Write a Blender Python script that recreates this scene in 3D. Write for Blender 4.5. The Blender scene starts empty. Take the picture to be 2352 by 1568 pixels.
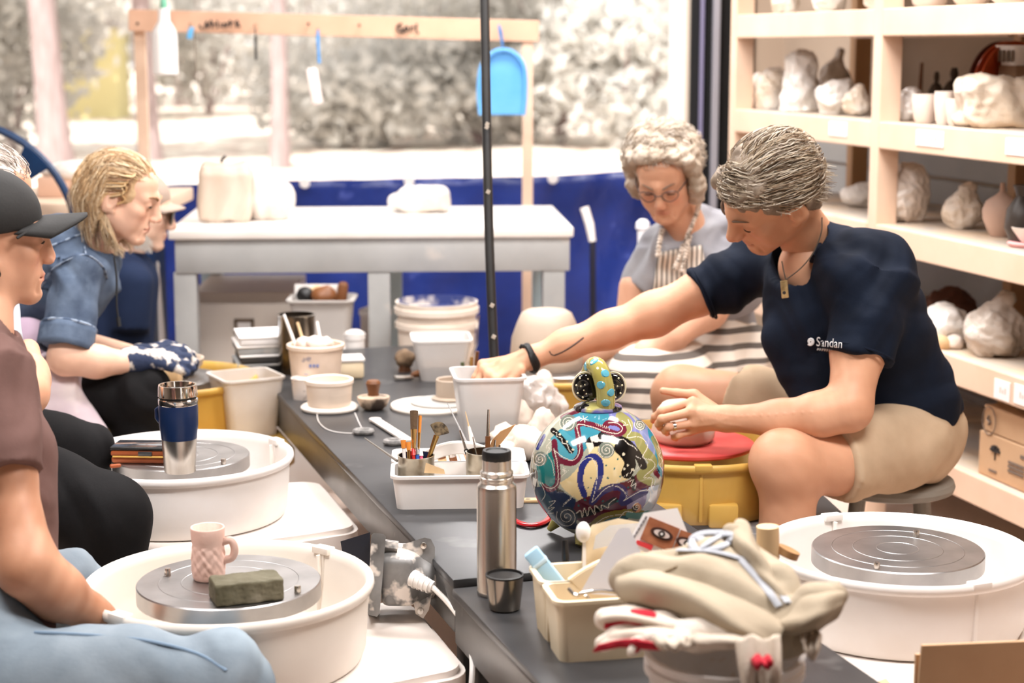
import bpy, bmesh, math, random
import numpy as np
from mathutils import Vector, Matrix
from mathutils.bvhtree import BVHTree
random.seed(7); rng = np.random.default_rng(7)
scene = bpy.context.scene; COL = scene.collection

# ---------------------------------------------------------------- camera
CAMH = 1.52; FPX = 4000.0; PIT = math.atan(675 / FPX); CP, SP = math.cos(PIT), math.sin(PIT)
cam = bpy.data.cameras.new('camera'); camo = bpy.data.objects.new('camera', cam); COL.objects.link(camo)
camo.location = (0, 0, CAMH); camo.rotation_euler = (math.pi / 2 - PIT, 0, 0)
cam.sensor_width = 36; cam.lens = 36 * FPX / 2352; cam.clip_end = 300; cam.clip_start = .05
cam.dof.use_dof = True; cam.dof.focus_distance = 3.55; cam.dof.aperture_fstop = 3.0; cam.dof.aperture_blades = 8
scene.camera = camo
# ---------------------------------------------------------------- world, sun, lamps, exposure
w = bpy.data.worlds.new('world'); scene.world = w; w.use_nodes = True
w.node_tree.nodes['Background'].inputs[0].default_value = (1.0, .985, .985, 1)
w.node_tree.nodes['Background'].inputs[1].default_value = 1.5
sun = bpy.data.lights.new('sun', 'SUN'); sun.energy = 7; sun.angle = .02; sun.color = (1, .965, .94)
suno = bpy.data.objects.new('sun', sun); COL.objects.link(suno)
suno.rotation_euler = (math.radians(38), 0, math.radians(-18))
def area(name, loc, sx, sy, power, rot=(0, 0, 0), col=(1, .968, .958)):
    l = bpy.data.lights.new(name, 'AREA'); l.shape = 'RECTANGLE'; l.size = sx; l.size_y = sy; l.energy = power; l.color = col
    o = bpy.data.objects.new(name, l); COL.objects.link(o); o.location = loc; o.rotation_euler = rot; return o
LAMPS = [(-1.2, 2.6, 58, 'above the cream front wheel'), (.95, 2.5, 72, 'above the empty right wheel'), (-1.2, 4.8, 54, 'above the blonde woman'), (.62, 4.5, 72, 'above the man and shelving'), (.0, 6.4, 60, 'above the back work table')]
for (x, y, pw, lab) in LAMPS: area('unseen_lamp_light', (x, y, 2.90), 1.15, .5, pw)  # area lights out of view, placed and powered to light the room
scene.view_settings.view_transform = 'Standard'; scene.view_settings.look = 'None'
scene.view_settings.gamma = 1; scene.view_settings.use_curve_mapping = False
scene.view_settings.exposure = .14

# ---------------------------------------------------------------- helpers
def P(px, py, d):                       # a point of the place at camera depth d
    xc = (px - 1176) / FPX * d; yc = (784 - py) / FPX * d
    return np.array((xc, CP * d + yc * SP, CAMH - SP * d + yc * CP))
def Q(px, py, z):                       # a point of the place at height z
    k = (784 - py) / FPX * CP - SP
    return P(px, py, (z - CAMH) / k)
def DEP(p): return p[1] * CP - (p[2] - CAMH) * SP
def s2l(c): return tuple((x / 255 / 12.92 if x / 255 <= .04045 else ((x / 255 + .055) / 1.055) ** 2.4) for x in c)
def unit(v): v = np.asarray(v, float); return v / (np.linalg.norm(v) + 1e-12)

MATS = {}
def mat(name, col, rough=.6, metal=0, col2=None, ns=6, nd=4, lo=.35, hi=.65, bump=0, bs=60, bd=.002, spec=.5, trans=0, alpha=1,
        coat=0, attr=None, stretch=None, sss=0, emit=0, wave=None, ior=1.45, col3=None, n3=30, lo3=.55, hi3=.62):
    if name in MATS: return MATS[name]
    m = bpy.data.materials.new(name); m.use_nodes = True; nt = m.node_tree; N = nt.nodes; L = nt.links
    b = N['Principled BSDF']; b.inputs['Roughness'].default_value = rough; b.inputs['Metallic'].default_value = metal
    b.inputs['IOR'].default_value = ior
    b.inputs['Specular IOR Level'].default_value = spec; b.inputs['Transmission Weight'].default_value = trans
    b.inputs['Alpha'].default_value = alpha; b.inputs['Coat Weight'].default_value = coat; b.inputs['Coat Roughness'].default_value = .05
    if sss: b.inputs['Subsurface Weight'].default_value = sss; b.inputs['Subsurface Radius'].default_value = (.012, .005, .003)
    tc = N.new('ShaderNodeTexCoord'); src = tc.outputs['Object']
    if stretch:
        mp = N.new('ShaderNodeMapping'); mp.inputs['Scale'].default_value = stretch; L.new(src, mp.inputs[0]); src = mp.outputs[0]
    c1 = (*s2l(col), 1)
    out = None
    if attr:
        a = N.new('ShaderNodeAttribute'); a.attribute_name = attr; out = a.outputs['Color']
    def mixn(prev, colr, scale, l, h, det):
        nz = N.new('ShaderNodeTexNoise'); nz.inputs['Scale'].default_value = scale; nz.inputs['Detail'].default_value = det; L.new(src, nz.inputs['Vector'])
        rp = N.new('ShaderNodeMapRange'); rp.inputs['From Min'].default_value = l; rp.inputs['From Max'].default_value = h; L.new(nz.outputs['Fac'], rp.inputs['Value'])
        mx = N.new('ShaderNodeMix'); mx.data_type = 'RGBA'; L.new(rp.outputs[0], mx.inputs['Factor'])
        if prev is None: mx.inputs['A'].default_value = c1
        else: L.new(prev, mx.inputs['A'])
        mx.inputs['B'].default_value = (*s2l(colr), 1); return mx.outputs['Result']
    if wave:                            # wave = (colour, direction axis, scale, lo, hi, distortion)
        wv = N.new('ShaderNodeTexWave'); wv.bands_direction = wave[1]; wv.inputs['Scale'].default_value = wave[2]; wv.inputs['Distortion'].default_value = wave[5]
        L.new(src, wv.inputs['Vector']); rp = N.new('ShaderNodeMapRange'); rp.inputs['From Min'].default_value = wave[3]; rp.inputs['From Max'].default_value = wave[4]
        L.new(wv.outputs['Fac'], rp.inputs['Value']); mx = N.new('ShaderNodeMix'); mx.data_type = 'RGBA'; L.new(rp.outputs[0], mx.inputs['Factor'])
        mx.inputs['A'].default_value = c1; mx.inputs['B'].default_value = (*s2l(wave[0]), 1); out = mx.outputs['Result']
    if col2: out = mixn(out, col2, ns, lo, hi, nd)
    if col3: out = mixn(out, col3, n3, lo3, hi3, 3)
    if out is None: b.inputs['Base Color'].default_value = c1
    else: L.new(out, b.inputs['Base Color'])
    if bump:
        nz = N.new('ShaderNodeTexNoise'); nz.inputs['Scale'].default_value = bs; nz.inputs['Detail'].default_value = 5; L.new(src, nz.inputs['Vector'])
        bp = N.new('ShaderNodeBump'); bp.inputs['Strength'].default_value = bump; bp.inputs['Distance'].default_value = bd
        L.new(nz.outputs['Fac'], bp.inputs['Height']); L.new(bp.outputs[0], b.inputs['Normal'])
    if emit: b.inputs['Emission Color'].default_value = c1; b.inputs['Emission Strength'].default_value = emit
    MATS[name] = m; return m

def tag(o, label=None, cat=None, group=None, kind=None):
    if label: o['label'] = label
    if cat: o['category'] = cat
    if group: o['group'] = group
    if kind: o['kind'] = kind
    return o
def thing(name, label, cat, loc=(0, 0, 0), rotz=0, group=None):
    o = bpy.data.objects.new(name, None); COL.objects.link(o); o.location = tuple(float(x) for x in loc); o.rotation_euler = (0, 0, rotz)
    o.empty_display_size = .1
    return tag(o, label, cat, group)
def mesh_obj(name, v, f, m, parent=None, smooth=True, loc=None, ang=35, cols=None, mats=None, mi=None, rotz=0):
    me = bpy.data.meshes.new(name)
    if isinstance(f, np.ndarray):
        n = f.shape[1]; me.vertices.add(len(v)); me.vertices.foreach_set('co', np.asarray(v, np.float32).ravel())
        me.loops.add(f.size); me.loops.foreach_set('vertex_index', f.astype(np.int32).ravel())
        me.polygons.add(len(f)); me.polygons.foreach_set('loop_start', (np.arange(len(f)) * n).astype(np.int32))
        me.update(calc_edges=True); me.validate()
    else:
        me.from_pydata([tuple(map(float, x)) for x in v], [], [tuple(int(i) for i in q) for q in f]); me.update()
    if smooth:
        me.polygons.foreach_set('use_smooth', np.ones(len(me.polygons), bool))
        if ang: me.set_sharp_from_angle(angle=math.radians(ang))
    if cols is not None:
        ca = me.color_attributes.new('paint', 'FLOAT_COLOR', 'POINT')
        c = np.ones((len(me.vertices), 4), np.float32); c[:, :3] = cols; ca.data.foreach_set('color', c.ravel())
    for x in (mats or [m]): me.materials.append(x)
    if mi is not None: me.polygons.foreach_set('material_index', np.asarray(mi, np.int32))
    o = bpy.data.objects.new(name, me); COL.objects.link(o)
    if parent is not None: o.parent = parent
    if loc is not None: o.location = tuple(float(x) for x in loc)
    if rotz: o.rotation_euler = (0, 0, rotz)
    return o

class G:                                # collects shapes for ONE mesh
    def __init__(s): s.v = []; s.f = []
    def add(s, v, f, M=None):
        n = len(s.v)
        for p in v: s.v.append(tuple(M @ Vector(p)) if M is not None else tuple(p))
        s.f += [tuple(i + n for i in q) for q in f]; return s
    def box(s, lo, hi, M=None, bev=0, seg=2):
        bm = bmesh.new(); bmesh.ops.create_cube(bm, size=1)
        for v in bm.verts: v.co = Vector(((lo[0] + hi[0]) / 2 + v.co.x * (hi[0] - lo[0]), (lo[1] + hi[1]) / 2 + v.co.y * (hi[1] - lo[1]), (lo[2] + hi[2]) / 2 + v.co.z * (hi[2] - lo[2])))
        if bev: bmesh.ops.bevel(bm, geom=bm.edges[:], offset=bev, segments=seg, affect='EDGES', profile=.5)
        bm.verts.index_update(); s.add([v.co for v in bm.verts], [[v.index for v in f.verts] for f in bm.faces], M); bm.free(); return s
    def lathe(s, prof, seg=32, M=None, wob=None, a0=0, a1=None, caps=True):
        full = a1 is None; n = seg if full else seg + 1; v = []; f = []
        for j, (r, z) in enumerate(prof):
            for i in range(n):
                a = a0 + (2 * math.pi if full else a1 - a0) * i / seg; rr = r * (1 + (wob(a, z) if wob else 0)); v.append((rr * math.cos(a), rr * math.sin(a), z))
        for j in range(len(prof) - 1):
            for i in range(seg):
                k = (i + 1) % n; f.append((j * n + i, j * n + k, (j + 1) * n + k, (j + 1) * n + i))
        if full and caps and prof[0] != prof[-1]:
            if prof[0][0] > 1e-6: f.append(tuple(reversed(range(n))))
            if prof[-1][0] > 1e-6: f.append(tuple((len(prof) - 1) * n + i for i in range(n)))
        return s.add(v, f, M)
    def tube(s, pts, r, seg=8, closed=False, flat=None):
        pts = [np.asarray(p, float) for p in pts]; n = len(pts); rr = r if hasattr(r, '__len__') else [r] * n; v = []; f = []
        prev = None
        for i in range(n):
            a = pts[(i - 1) % n] if (closed or i > 0) else pts[i]; b = pts[(i + 1) % n] if (closed or i < n - 1) else pts[i]
            t = unit(b - a)
            if prev is None:
                u = np.cross(t, (0, 0, 1)) if abs(t[2]) < .9 else np.cross(t, (1, 0, 0))
            else: u = prev - t * np.dot(prev, t)
            u = unit(u); prev = u; q = np.cross(t, u)
            for k in range(seg):
                an = 2 * math.pi * k / seg; fl = flat or 1
                v.append(pts[i] + rr[i] * (math.cos(an) * u + fl * math.sin(an) * q))
        m = n if closed else n - 1
        for i in range(m):
            j = (i + 1) % n
            for k in range(seg):
                l = (k + 1) % seg; f.append((i * seg + k, i * seg + l, j * seg + l, j * seg + k))
        if not closed: f.append(tuple(reversed(range(seg)))); f.append(tuple((n - 1) * seg + k for k in range(seg)))
        return s.add(v, f)
    def prism(s, out, z0, z1, M=None, bev=0):
        bm = bmesh.new(); vs = [bm.verts.new((x, y, z0)) for x, y in out]; fc = bm.faces.new(vs)
        if fc.normal.z > 0 or True: bm.normal_update()
        r = bmesh.ops.extrude_face_region(bm, geom=[fc])
        for e in r['geom']:
            if isinstance(e, bmesh.types.BMVert): e.co.z = z1
        bmesh.ops.recalc_face_normals(bm, faces=bm.faces[:])
        if bev: bmesh.ops.bevel(bm, geom=[e for e in bm.edges if abs(e.verts[0].co.z - e.verts[1].co.z) < 1e-6], offset=bev, segments=2, affect='EDGES')
        bm.verts.index_update(); s.add([v.co for v in bm.verts], [[v.index for v in f.verts] for f in bm.faces], M); bm.free(); return s
    def obj(s, name, m, parent=None, **k): return mesh_obj(name, s.v, s.f, m, parent, **k)
def T(x, y, z): return Matrix.Translation((x, y, z))
def RX(a): return Matrix.Rotation(a, 4, 'X')
def RY(a): return Matrix.Rotation(a, 4, 'Y')
def RZ(a): return Matrix.Rotation(a, 4, 'Z')
def frame(o, x, y, z):                  # matrix from axes
    return Matrix(((x[0], y[0], z[0], o[0]), (x[1], y[1], z[1], o[1]), (x[2], y[2], z[2], o[2]), (0, 0, 0, 1)))
def smooth_path(pts, n=8):              # catmull-rom
    p = [np.asarray(q, float) for q in pts]; p = [2 * p[0] - p[1]] + p + [2 * p[-1] - p[-2]]; out = []
    for i in range(1, len(p) - 2):
        for k in range(n):
            t = k / n; a, b, c, d = p[i - 1], p[i], p[i + 1], p[i + 2]
            out.append(.5 * ((2 * b) + (c - a) * t + (2 * a - 5 * b + 4 * c - d) * t * t + (3 * b - a - 3 * c + d) * t ** 3))
    out.append(p[-2]); return out
def copy_tree(o, parent=None):
    c = o.copy(); COL.objects.link(c)
    if parent is not None: c.parent = parent
    for ch in list(o.children): copy_tree(ch, c)
    return c

# ---------------------------------------------------------------- implicit surfaces (bodies, cloth, clay)
class SDF:
    def __init__(s, h=.006): s.h = h; s.pr = []
    def _bb(s, lo, hi, k): return np.asarray(lo, float) - k - 3 * s.h, np.asarray(hi, float) + k + 3 * s.h
    def cap(s, a, b, ra, rb=None, k=.02, sub=False, cut=False, sq=None, cut0=False):
        a = np.asarray(a, float); b = np.asarray(b, float); rb = ra if rb is None else rb; ba = b - a; L2 = max(ba @ ba, 1e-12); n = ba / math.sqrt(L2)
        ax = unit(sq[0]) if sq else None; fl = sq[1] if sq else 1
        def fn(p):
            q = p - a; t = np.clip((q @ ba) / L2, 0, 1); e = q - t[..., None] * ba
            if sq: c = e @ ax; e = e + (c * (1 / fl - 1))[..., None] * ax
            d = np.linalg.norm(e, axis=-1) - (ra + (rb - ra) * t)
            if cut: d = np.maximum(d, (p - b) @ n)
            if cut0: d = np.maximum(d, (a - p) @ n)
            return d
        R = max(ra, rb) * max(1, fl); s.pr.append((*s._bb(np.minimum(a, b) - R, np.maximum(a, b) + R, k), fn, k, sub)); return s
    def chain(s, pts, rad, k=.02, **kw):
        for i in range(len(pts) - 1): s.cap(pts[i], pts[i + 1], rad[i], rad[i + 1], k, **kw)
        return s
    def ell(s, c, r, R=None, k=.02, sub=False):
        c = np.asarray(c, float); r = np.asarray(r, float); R = np.eye(3) if R is None else np.asarray(R, float)   # columns = axes
        def fn(p):
            q = (p - c) @ R; k0 = np.linalg.norm(q / r, axis=-1); k1 = np.linalg.norm(q / (r * r), axis=-1)
            return k0 * (k0 - 1) / np.maximum(k1, 1e-9)
        m = r.max(); s.pr.append((*s._bb(c - m, c + m, k), fn, k, sub)); return s
    def box(s, c, r, rd=.01, R=None, k=.02, sub=False):
        c = np.asarray(c, float); r = np.asarray(r, float) - rd; R = np.eye(3) if R is None else np.asarray(R, float)
        def fn(p):
            q = np.abs((p - c) @ R) - r; return np.linalg.norm(np.maximum(q, 0), axis=-1) + np.minimum(q.max(-1), 0) - rd
        m = np.linalg.norm(r + rd); s.pr.append((*s._bb(c - m, c + m, k), fn, k, sub)); return s
    def half(s, c, n, lo, hi):           # remove everything on the +n side of c inside a box
        c = np.asarray(c, float); n = unit(n); s.pr.append((np.asarray(lo, float), np.asarray(hi, float), lambda p: -((p - c) @ n), 1e-4, True)); return s
    def mesh(s, smooth=1):
        h = s.h; ad = [p for p in s.pr if not p[4]]
        lo = np.min([p[0] for p in ad], 0); hi = np.max([p[1] for p in ad], 0); n = np.ceil((hi - lo) / h).astype(int) + 2
        F = np.full(n, .5, np.float32)
        for (l, u, fn, k, sub) in s.pr:
            i0 = np.clip(np.floor((l - lo) / h).astype(int), 0, n - 1); i1 = np.clip(np.ceil((u - lo) / h).astype(int) + 1, 1, n)
            if np.any(i1 <= i0): continue
            ax = [lo[d] + h * np.arange(i0[d], i1[d]) for d in range(3)]
            p = np.stack(np.meshgrid(*ax, indexing='ij'), -1); d = fn(p); S = F[i0[0]:i1[0], i0[1]:i1[1], i0[2]:i1[2]]
            if sub: d = -d; t = np.clip(.5 - .5 * (d - S) / k, 0, 1); r = d * (1 - t) + S * t + k * t * (1 - t)
            else: t = np.clip(.5 + .5 * (d - S) / k, 0, 1); r = d * (1 - t) + S * t - k * t * (1 - t)
            F[i0[0]:i1[0], i0[1]:i1[1], i0[2]:i1[2]] = r
        return nets(F, lo, h, smooth)
def nets(F, lo, h, smooth=1):
    S = F < 0; c = np.zeros(np.array(F.shape) - 1, np.int8)
    for i in (0, 1):
        for j in (0, 1):
            for k in (0, 1): c += S[i:i + c.shape[0], j:j + c.shape[1], k:k + c.shape[2]]
    I = np.argwhere((c > 0) & (c < 8)); idx = np.full(c.shape, -1, np.int32); idx[I[:, 0], I[:, 1], I[:, 2]] = np.arange(len(I))
    off = np.array([(i, j, k) for i in (0, 1) for j in (0, 1) for k in (0, 1)])
    V = np.stack([F[I[:, 0] + o[0], I[:, 1] + o[1], I[:, 2] + o[2]] for o in off], 1)
    acc = np.zeros((len(I), 3)); cnt = np.zeros(len(I))
    for a in range(8):
        for b in range(a + 1, 8):
            if np.abs(off[a] - off[b]).sum() != 1: continue
            m = (V[:, a] < 0) != (V[:, b] < 0); t = np.where(m, V[:, a] / np.where(m, V[:, a] - V[:, b], 1), 0)
            acc += np.where(m[:, None], off[a] + t[:, None] * (off[b] - off[a]), 0); cnt += m
    vt = lo + h * (I + acc / cnt[:, None]); Qs = []
    for ax in range(3):
        u, v = [(1, 2), (2, 0), (0, 1)][ax]
        sl0 = [slice(None)] * 3; sl1 = [slice(None)] * 3; sl0[ax] = slice(0, -1); sl1[ax] = slice(1, None)
        A = S[tuple(sl0)]; B = S[tuple(sl1)]; E = np.argwhere(A != B); E = E[(E[:, u] > 0) & (E[:, v] > 0) & (E[:, u] < F.shape[u] - 1) & (E[:, v] < F.shape[v] - 1)]
        s = A[E[:, 0], E[:, 1], E[:, 2]]; du = np.zeros(3, int); du[u] = 1; dv = np.zeros(3, int); dv[v] = 1
        g = lambda X: idx[X[:, 0], X[:, 1], X[:, 2]]
        q = np.stack([g(E - du - dv), g(E - dv), g(E), g(E - du)], 1); q[~s] = q[~s][:, ::-1]; Qs.append(q)
    q = np.concatenate(Qs); q = q[(q >= 0).all(1)]
    for _ in range(smooth): vt = lap(vt, q)
    return vt, q
def lap(v, q, w=.5):
    e = np.concatenate([q[:, [0, 1]], q[:, [1, 2]], q[:, [2, 3]], q[:, [3, 0]]]); n = len(v); out = np.zeros_like(v); c = np.bincount(e[:, 0], minlength=n) + np.bincount(e[:, 1], minlength=n)
    for d in range(3): out[:, d] = np.bincount(e[:, 0], v[e[:, 1], d], n) + np.bincount(e[:, 1], v[e[:, 0], d], n)
    return v * (1 - w) + w * out / np.maximum(c, 1)[:, None]
def normals(v, q):
    n = np.cross(v[q[:, 2]] - v[q[:, 0]], v[q[:, 3]] - v[q[:, 1]]); o = np.zeros_like(v)
    for c in range(4):
        for d in range(3): o[:, d] += np.bincount(q[:, c], n[:, d], len(v))
    return o / (np.linalg.norm(o, axis=1)[:, None] + 1e-12)
def folds(v, q, amp, dirs, seed=0):      # cloth creases: warped waves along given directions
    r = np.random.default_rng(seed); n = normals(v, q); d = np.zeros(len(v))
    for (dr, freq, a) in dirs:
        dr = unit(dr); ph = r.uniform(0, 6.28, 4); wv = 1.1 * np.sin(v @ r.normal(0, 9, 3) + ph[0]) + .8 * np.sin(v @ r.normal(0, 17, 3) + ph[1])
        m = .5 + .5 * np.sin(v @ r.normal(0, 7, 3) + ph[2]); x = np.sin((v @ dr) * freq + wv * 1.6 + ph[3]); d += a * m * (np.abs(x) ** 1.5 * np.sign(x))
    return v + n * (d * amp)[:, None]
def crumple(v, q, amp, freq, seed=0):    # sharp creases of plastic film or stiff cloth
    n = normals(v, q); d = 0
    for i, (f, a) in enumerate(((1, 1), (2.1, .5), (4.3, .25))): d = d + a * (.45 - np.abs(vnoise(v * freq * f, seed + i * 7)))
    v = v + n * (amp * d)[:, None]; return v
def vnoise(p, seed=0):                   # cheap smooth pseudo noise, about -1..1
    r = np.random.default_rng(seed); o = 0
    for _ in range(5): o = o + np.sin(p @ r.normal(0, 1, 3) + r.uniform(0, 6.28) + 1.3 * np.sin(p @ r.normal(0, 1.3, 3) + r.uniform(0, 6.28)))
    return o / 3
def join(parts):
    V = []; Fq = []; n = 0
    for v, q in parts: V.append(v); Fq.append(q + n); n += len(v)
    return np.concatenate(V), np.concatenate(Fq)
def blob(name, c, r, m, parent=None, amp=.12, freq=6, seed=0, sub=3, flat=None, loc=None, fine=0):   # lumpy lump
    bm = bmesh.new(); bmesh.ops.create_icosphere(bm, subdivisions=sub, radius=1); v = np.array([x.co[:] for x in bm.verts]); bm.verts.index_update(); f = [[x.index for x in y.verts] for y in bm.faces]; bm.free()
    d = 1 + amp * vnoise(v * freq / 2.2, seed) + fine * np.abs(vnoise(v * freq * 1.9, seed + 5)); v = v * d[:, None] * np.asarray(r)
    if flat is not None: v[:, 2] = np.maximum(v[:, 2], -flat * r[2])
    return mesh_obj(name, v + np.asarray(c), f, m, parent, loc=loc, ang=0)
# ---------------------------------------------------------------- materials
W_PL = mat('white_plastic', (244, 240, 237), .38, col2=(236, 228, 220), ns=5, bump=.05, bs=25)
CREAM = mat('cream_plastic', (243, 235, 225), .42, col2=(236, 225, 212), ns=4, bump=.05, bs=25)
CREAM2 = mat('aged_cream_plastic', (238, 222, 192), .42, col2=(224, 203, 168), ns=7)
BODYC = mat('cream_wheel_body', (240, 230, 222), .5, col2=(230, 218, 208), ns=3, bump=.04, bs=30)
YEL = mat('mustard_plastic', (206, 166, 84), .42, col2=(194, 152, 68), ns=6, col3=(216, 190, 140), n3=5, lo3=.56, hi3=.75)
ALU = mat('brushed_aluminium', (186, 184, 183), .34, 1, col2=(158, 156, 155), ns=9, stretch=(1, 1, 1), bump=.12, bs=90, bd=.001)
STEEL = mat('stainless_steel', (214, 208, 201), .27, 1, col2=(196, 189, 180), ns=40, stretch=(1, 1, .04))
CHROME = mat('chrome', (225, 220, 214), .08, 1)
TIN = mat('dull_tin', (176, 168, 152), .3, 1, col2=(120, 112, 98), ns=14)
BLACKP = mat('black_plastic', (22, 21, 21), .45)
BLACKR = mat('black_rubber', (16, 16, 17), .7)
TABLET = mat('grey_laminate', (64, 64, 65), .33, col2=(48, 48, 50), ns=3.5, bump=.12, bs=14, bd=.002, col3=(120, 118, 116), n3=7, lo3=.62, hi3=.85)
TABLEE = mat('table_edge_metal', (108, 106, 104), .38, .6, col2=(84, 82, 80), ns=5, col3=(170, 164, 158), n3=10, lo3=.66, hi3=.75)
PINE = mat('pine_timber', (234, 204, 180), .6, col2=(226, 192, 164), ns=5, lo=.3, hi=.75, bump=.08, bs=60, col3=(222, 184, 146), n3=9, lo3=.68, hi3=.8)
PINE2 = mat('beam_timber', (219, 178, 150), .6, col2=(210, 166, 138), ns=6)
WALNUT = mat('brown_wood', (126, 78, 42), .45, col2=(92, 54, 28), ns=9, stretch=(1, 1, .25))
PALEW = mat('pale_wood', (222, 192, 150), .55, col2=(204, 170, 126), ns=12, stretch=(1, 1, .2))
GREYP = mat('grey_painted_wood', (174, 174, 172), .55, col2=(160, 160, 158), ns=5, col3=(206, 196, 184), n3=6, lo3=.62, hi3=.75)
BLUEP = mat('pale_blue_paint', (196, 217, 226), .5, col2=(178, 204, 214), ns=5)
WTOP = mat('white_table_top', (242, 236, 230), .3, col2=(232, 224, 216), ns=4)
TARP = mat('blue_tarp', (38, 60, 142), .32, col2=(28, 44, 108), ns=3, bump=.5, bs=9, bd=.02, col3=(92, 108, 190), n3=7, lo3=.62, hi3=.78)
NAVY = mat('navy_enamel', (14, 52, 92), .4, col2=(10, 40, 74), ns=6)
CLAYW = mat('bone_dry_clay', (232, 216, 204), .85, col2=(220, 202, 188), ns=9, bump=.2, bs=70)
CLAYG = mat('wet_grey_clay', (190, 172, 154), .55, col2=(174, 156, 138), ns=8, bump=.15, bs=40)
CLAYB = mat('buff_clay', (220, 206, 192), .7, col2=(204, 188, 172), ns=9, bump=.3, bs=40, bd=.004)
PINKC = mat('pink_bisque_clay', (232, 198, 184), .8, col2=(222, 184, 168), ns=20, bump=.35, bs=60, bd=.003)
BAG = mat('plastic_wrap', (236, 230, 224), .22, col2=(206, 196, 184), ns=9, bump=.8, bs=22, bd=.012, coat=.3)
BAGB = mat('brown_plastic_wrap', (206, 186, 162), .25, col2=(236, 228, 218), ns=7, bump=.8, bs=20, bd=.012, coat=.3)
CARD = mat('cardboard', (204, 168, 132), .8, col2=(192, 154, 118), ns=5, bump=.08, bs=90)
FLOORM = mat('pale_concrete', (228, 208, 194), .6, col2=(214, 194, 180), ns=1.6, bump=.08, bs=12)
WALLM = mat('pale_wall', (190, 170, 150), .8, col2=(180, 160, 140), ns=2)
SIDM = mat('grey_siding', (170, 168, 164), .5, col2=(156, 154, 150), ns=3)
PAPER = mat('white_paper', (247, 243, 240), .7)
RED = mat('red_plastic', (196, 58, 58), .4, col2=(206, 86, 80), ns=6)
INK = mat('black_ink', (40, 34, 32), .7)
GREYI = mat('grey_ink', (120, 104, 92), .8)

# ---------------------------------------------------------------- the setting
def struct(o): o['kind'] = 'structure'; return o
struct(G().box((-4.6, -4.2, -.1), (3.6, 7.75, 0)).obj('floor', FLOORM, smooth=False))
struct(G().box((-4.6, -4.2, 2.95), (3.6, 7.75, 3.1)).obj('ceiling', mat('dark_ceiling', (120, 108, 98), .8, col2=(108, 96, 88), ns=2), smooth=False))
struct(G().box((-4.7, -4.2, 0), (-4.6, 7.75, 2.95)).obj('wall_left', mat('taupe_wall', (150, 138, 126), .8, col2=(140, 128, 116), ns=2), smooth=False))
struct(G().box((-4.6, -4.3, 0), (3.6, -4.2, 2.95)).obj('wall_back', mat('taupe_wall', 0), smooth=False))
SO = P(2015, 278, 5.5); S1p = P(1685, 248, 6.6); SU = unit((S1p - SO) * (1, 1, 0)); SN = np.array((SU[1], -SU[0], 0)); SO = SO * (1, 1, 0)
SHA = math.atan2(SU[1], SU[0])          # shelf frame: local x along the shelf (away), local -y into the shelf
SM = frame(SO, SU, -SN, (0, 0, 1))
def sh(a, b, z): return SO + SU * a + SN * b + np.array((0, 0, z))
wr = struct(G().box((-10.3, -.72, 0), (2.25, -.62, 2.95)).obj('wall_right', WALLM, smooth=False)); wr.matrix_world = SM
sid = None
for k in range(8):                      # grey siding boards on the lower wall
    g = G().box((-2.6, -.62, .02 + k * .148), (1.9, -.604, .158 + k * .148), bev=.004)
    o = g.obj('siding_board', SIDM, wr, smooth=False)
jb = thing('door_jamb', 'black and silver door track with white trim beside timber shelving', 'door track', (.93, 7.62, 0)); 
jb['kind'] = 'structure'
def jpart(name, px0, px1, d, m, dy=.06):
    x0 = P(px0, 300, d)[0] - .93; x1 = P(px1, 300, d)[0] - .93; y = P(px0, 300, d)[1] - 7.62
    G().box((x0, y, 0), (x1, y + dy, 2.95), bev=.004).obj(name, m, jb, smooth=False)
struct(G().box((.93, 7.72, 0), (2.2, 7.76, 2.95)).obj('wall_rear', WALLM, smooth=False))
jpart('white_trim', 1536, 1572, 7.72, mat('white_trim', (248, 246, 244), .4))
jpart('cream_trim', 1572, 1583, 7.70, mat('cream_trim', (224, 208, 190), .5))
jpart('black_seal', 1583, 1606, 7.66, BLACKR, .1)
jpart('silver_track', 1606, 1614, 7.62, mat('lavender_track', (150, 146, 180), .4, .3), .05)
jpart('black_panel', 1614, 1636, 7.66, BLACKR, .1)
jpart('silver_rail', 1634, 1650, 7.60, mat('silver_rail', (190, 190, 200), .35, .5), .05)
jpart('black_post', 1650, 1730, 7.66, BLACKR, .1)
struct(G().box((-4.6, 7.65, 2.5), (.75, 7.75, 2.95)).obj('wall_front', WALLM, smooth=False))
for (x, y, pw, lab) in LAMPS:           # unseen ceiling housings added around the area lights
    t = thing('unseen_ceiling_light', 'unseen white rectangular ceiling light panel ' + lab, 'ceiling light', (x, y, 2.905), 0, 'unseen ceiling light panels')
    G().box((-.62, -.3, 0), (.62, .3, .045), bev=.006).obj('housing', W_PL, t)
    for sgn in (-1, 1): G().box((-.6, sgn * .285 - .012, -.02), (.6, sgn * .285 + .012, 0)).obj('side_lip', W_PL, t)

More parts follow.
